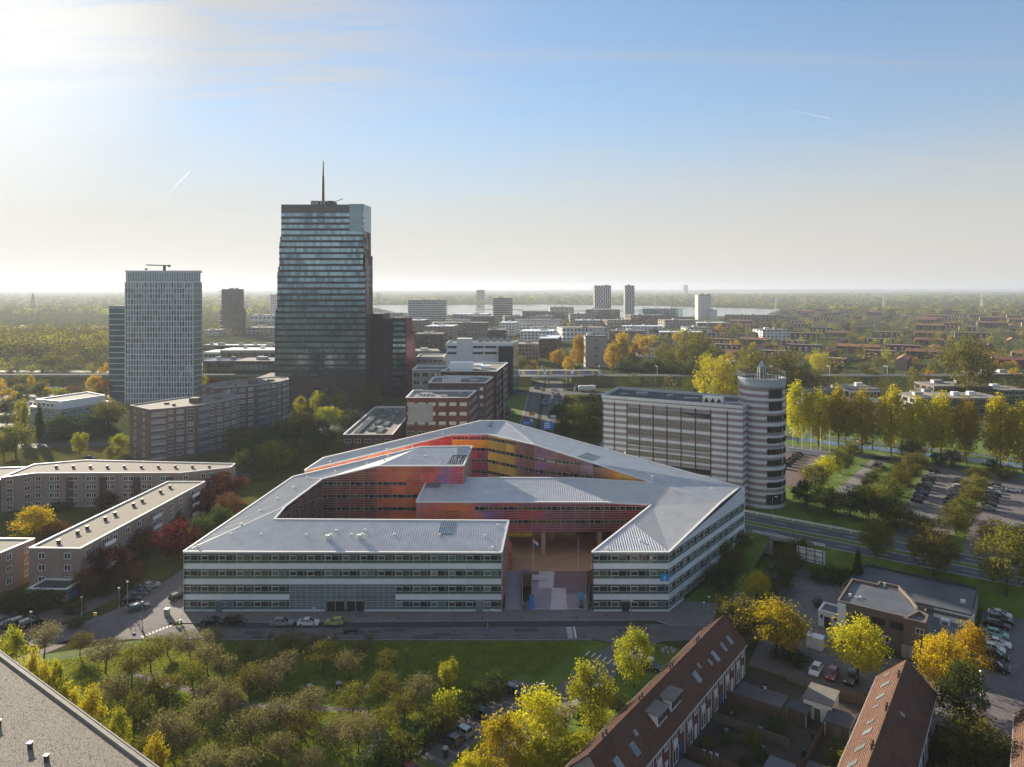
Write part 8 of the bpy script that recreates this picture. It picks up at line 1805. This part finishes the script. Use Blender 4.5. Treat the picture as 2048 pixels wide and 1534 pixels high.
for i, (px, py) in enumerate(((967, 1250), (1263, 1252), (280, 1258))):
    t = thing('parking_sign', ('small blue sign on the pavement before the glass office', 'small blue sign below the lamp at the right front block', 'small blue sign at the left junction')[i], 'sign', 'small blue signs', loc=P(px, py)); MB().tube((0, 0, 0), (0, 0, 2.4), .04, .04, 6).build('post', M['steel'], t); MB().lathe((0, -.05, 2.3), [(.02, -.0), (.38, 0), (.38, .06), (.02, .06)], 12).build('panel', M['sign_blue'], t).rotation_euler = (R(90), 0, 0)
t = thing('yellow_sign', 'yellow round sign on a slanted post at the left junction', 'sign', loc=P(178, 1262)); MB().tube((0, 0, 0), (1.2, 0, 3.2), .06, .05, 6).build('post', M['steel'], t); MB().box((1.25, 0, 3.4), (.7, .08, .7)).build('panel', M['sign_yellow'], t)
t = thing('blue_box', 'narrow tall dark blue cabinet at the foot of the court stairs', 'cabinet', loc=(4.2, 156.1, .12)); MB().box((0, 0, 1.5), (.9, .7, 3.0)).build('body', M['blue_paint'], t); MB().box((0, -.36, 1.5), (.75, .04, 2.8)).build('door', M['sign_blue'], t)
t = thing('totem_sign', 'blue and pale information totem at the right foot of the stairs', 'sign', loc=(15.1, 156.2, .12)); MB().box((0, 0, 2.1), (.9, .35, 2.9)).build('panel', M['logo_blue'], t); MB().box((0, -.2, 1.35), (.78, .05, 1.3)).build('lower_panel', M['glass_pale'], t); MB().box((0, 0, .35), (.95, .5, .7)).build('foot', M['dark'], t)
for k in range(5):
    a0, a1 = R(100 + k * 34), R(134 + k * 34); MB().bar((.05 + .2 * math.cos(a0), -.19, 3.0 + .2 * math.sin(a0)), (.05 + .2 * math.cos(a1), -.19, 3.0 + .2 * math.sin(a1)), .02, .07).build('mark', M['letter_white'], t)
# bikes, scooter, bins, boxes
t = thing('scooter', 'green motor scooter parked on the pavement corner left of the office', 'scooter', loc=P(357, 1250, .12), rz=R(15))
for x in (-.55, .6): MB().tube((x, -.06, .25), (x, .06, .25), .25, .25, 10).build('wheel', M['rubber'], t)
MB().box((-.3, 0, .6), (.8, .32, .4), taper=.8).build('body', M['paint_lime'], t); MB().box((-.3, 0, .84), (.7, .28, .1)).build('seat', M['dark'], t); MB().bar((.55, 0, .3), (.38, 0, 1.05), .12, .28).build('front_shield', M['paint_lime'], t); MB().bar((.38, -.3, 1.05), (.38, .3, 1.05), .05, .05).build('handlebar', M['dark'], t); MB().box((.05, 0, .32), (.5, .3, .08)).build('footboard', M['dark'], t)
def bin_(label, loc, mk='dark', h=1.1, r=.32, group='litter bins'):
    t = thing('litter_bin', label, 'bin', group, loc=loc); MB().lathe((0, 0, 0), [(r * .85, 0), (r, h), (r * .2, h + .02)], 12).build('body', M[mk], t); MB().lathe((0, 0, h), [(r * 1.08, 0), (r * .9, .14), (.02, .2)], 12).build('lid', M['grey_metal'], t)
bin_('dark litter bin at the lower end of the parking bays', P(891, 1515), 'dark', 1.4, .45); bin_('grey drum on the park lawn among the trees', P(677, 1378), 'dark', 1.1, .5); bin_('dark barrel on the lawn left of the grey drum', P(619, 1382), 'dark', 1.0, .5); bin_('pale drum right of the grey drum in the park', P(734, 1384), 'grey_metal', 1.0, .45)
t = thing('bin_housing', 'grey waste cabinet on the pavement corner left of the office', 'cabinet', loc=P(334, 1230, .12)); MB().box((0, 0, .65), (.9, .9, 1.3)).build('body', M['grey_metal'], t); MB().box((0, 0, 1.36), (1.0, 1.0, .12)).build('lid', M['white'], t)
t = thing('stone_ring', 'ring of pale stones on the grass beside the nearest terrace', 'stones', loc=P(1337, 1302))
for k in range(7): a = k * .9; MB().box((1.2 * math.cos(a), .8 * math.sin(a), .2), (.6, .5, .4), a, taper=.8).build('stone', M['concrete'], t)
for i, (x, y, rz) in enumerate(((16.2, 157.6, 60), (16.5, 158.3, 50), (16.9, 159, 65))):
    t = thing('bicycle', ('lower', 'middle', 'upper')[i] + ' bicycle leaning at the right side of the court stairs', 'bicycle', 'bicycles by the stairs', loc=(x + .6, y - 1.6 + i * .2, .12), rz=R(rz))
    for xx in (-.5, .5):
        m = MB()
        for k in range(12): a0, a1 = k * math.pi / 6, (k + 1) * math.pi / 6; m.bar((xx + .33 * math.cos(a0), 0, .35 + .33 * math.sin(a0)), (xx + .33 * math.cos(a1), 0, .35 + .33 * math.sin(a1)), .04, .04)
        m.build('wheel', M['rubber'], t)
    m = MB()
    for a, b2 in (((-.5, 0, .35), (-.1, 0, .3)), ((-.1, 0, .3), (.35, 0, .8)), ((-.1, 0, .3), (-.22, 0, .9)), ((-.22, 0, .8), (.35, 0, .8)), ((.5, 0, .35), (.35, 0, 1.0)), ((-.5, 0, .35), (-.22, 0, .8))): m.bar(a, b2, .04, .04)
    m.build('frame', M['dark'], t); MB().box((-.22, 0, .95), (.25, .12, .06)).build('saddle', M['dark'], t); MB().bar((.34, -.28, 1.02), (.34, .28, 1.02), .04, .04).build('handlebar', M['dark'], t)
# motorbike by the parking bays
t = thing('motorbike', 'dark motorbike standing at the top of the parking bays', 'motorbike', loc=L(-76.2, 93.4, .02), rz=RZ + .4)
for x in (-.6, .65): MB().tube((x, -.07, .3), (x, .07, .3), .3, .3, 10).build('wheel', M['rubber'], t)
MB().box((0, 0, .62), (.7, .3, .42)).build('body', M['dark'], t); MB().box((-.35, 0, .86), (.6, .26, .1)).build('seat', M['dark'], t); MB().bar((.65, 0, .3), (.42, 0, 1.0), .08, .1).build('fork', M['steel'], t); MB().bar((.42, -.35, 1.02), (.42, .35, 1.02), .04, .04).build('handlebar', M['dark'], t)
# ------------------------------------------------------------------ the air
hz = bpy.data.materials.new('haze_air'); hz.use_nodes = True; ht = hz.node_tree; ht.nodes.clear()
ho = ht.nodes.new('ShaderNodeOutputMaterial'); pv = ht.nodes.new('ShaderNodeVolumePrincipled')
pv.inputs['Color'].default_value = (0.58, 0.64, 0.74, 1.0); pv.inputs['Density'].default_value = HAZE; pv.inputs['Anisotropy'].default_value = HAZE_G
ht.links.new(pv.outputs[0], ho.inputs['Volume'])
vb = NB('vapour'); vp = vb.n('ShaderNodeVolumePrincipled', {'Color': (1, 1, 1, 1), 'Density': 0.007, 'Anisotropy': 0.35}); vb.l(vp.outputs[0], vb.out.inputs['Volume']); M['vapour'] = vb.m
for lb, a, b2 in (('short white contrail high in the blue sky at right', V(1572, 219, 21000), V(1661, 237, 21000)), ('faint short contrail left of the tallest tower mast', V(328, 396, 21000), V(380, 342, 21000))):
    c = MB().tube((0, 0, 0), b2 - a, 8, 15, 8).build('contrail', M['vapour'], None, None, a); tag(c, lb, 'contrail', 'contrails in the sky')
hm = MB().box((0, 5000, 81.5), (60600, 60600, 171)); hzo = hm.build('haze', hz, None, 'stuff')
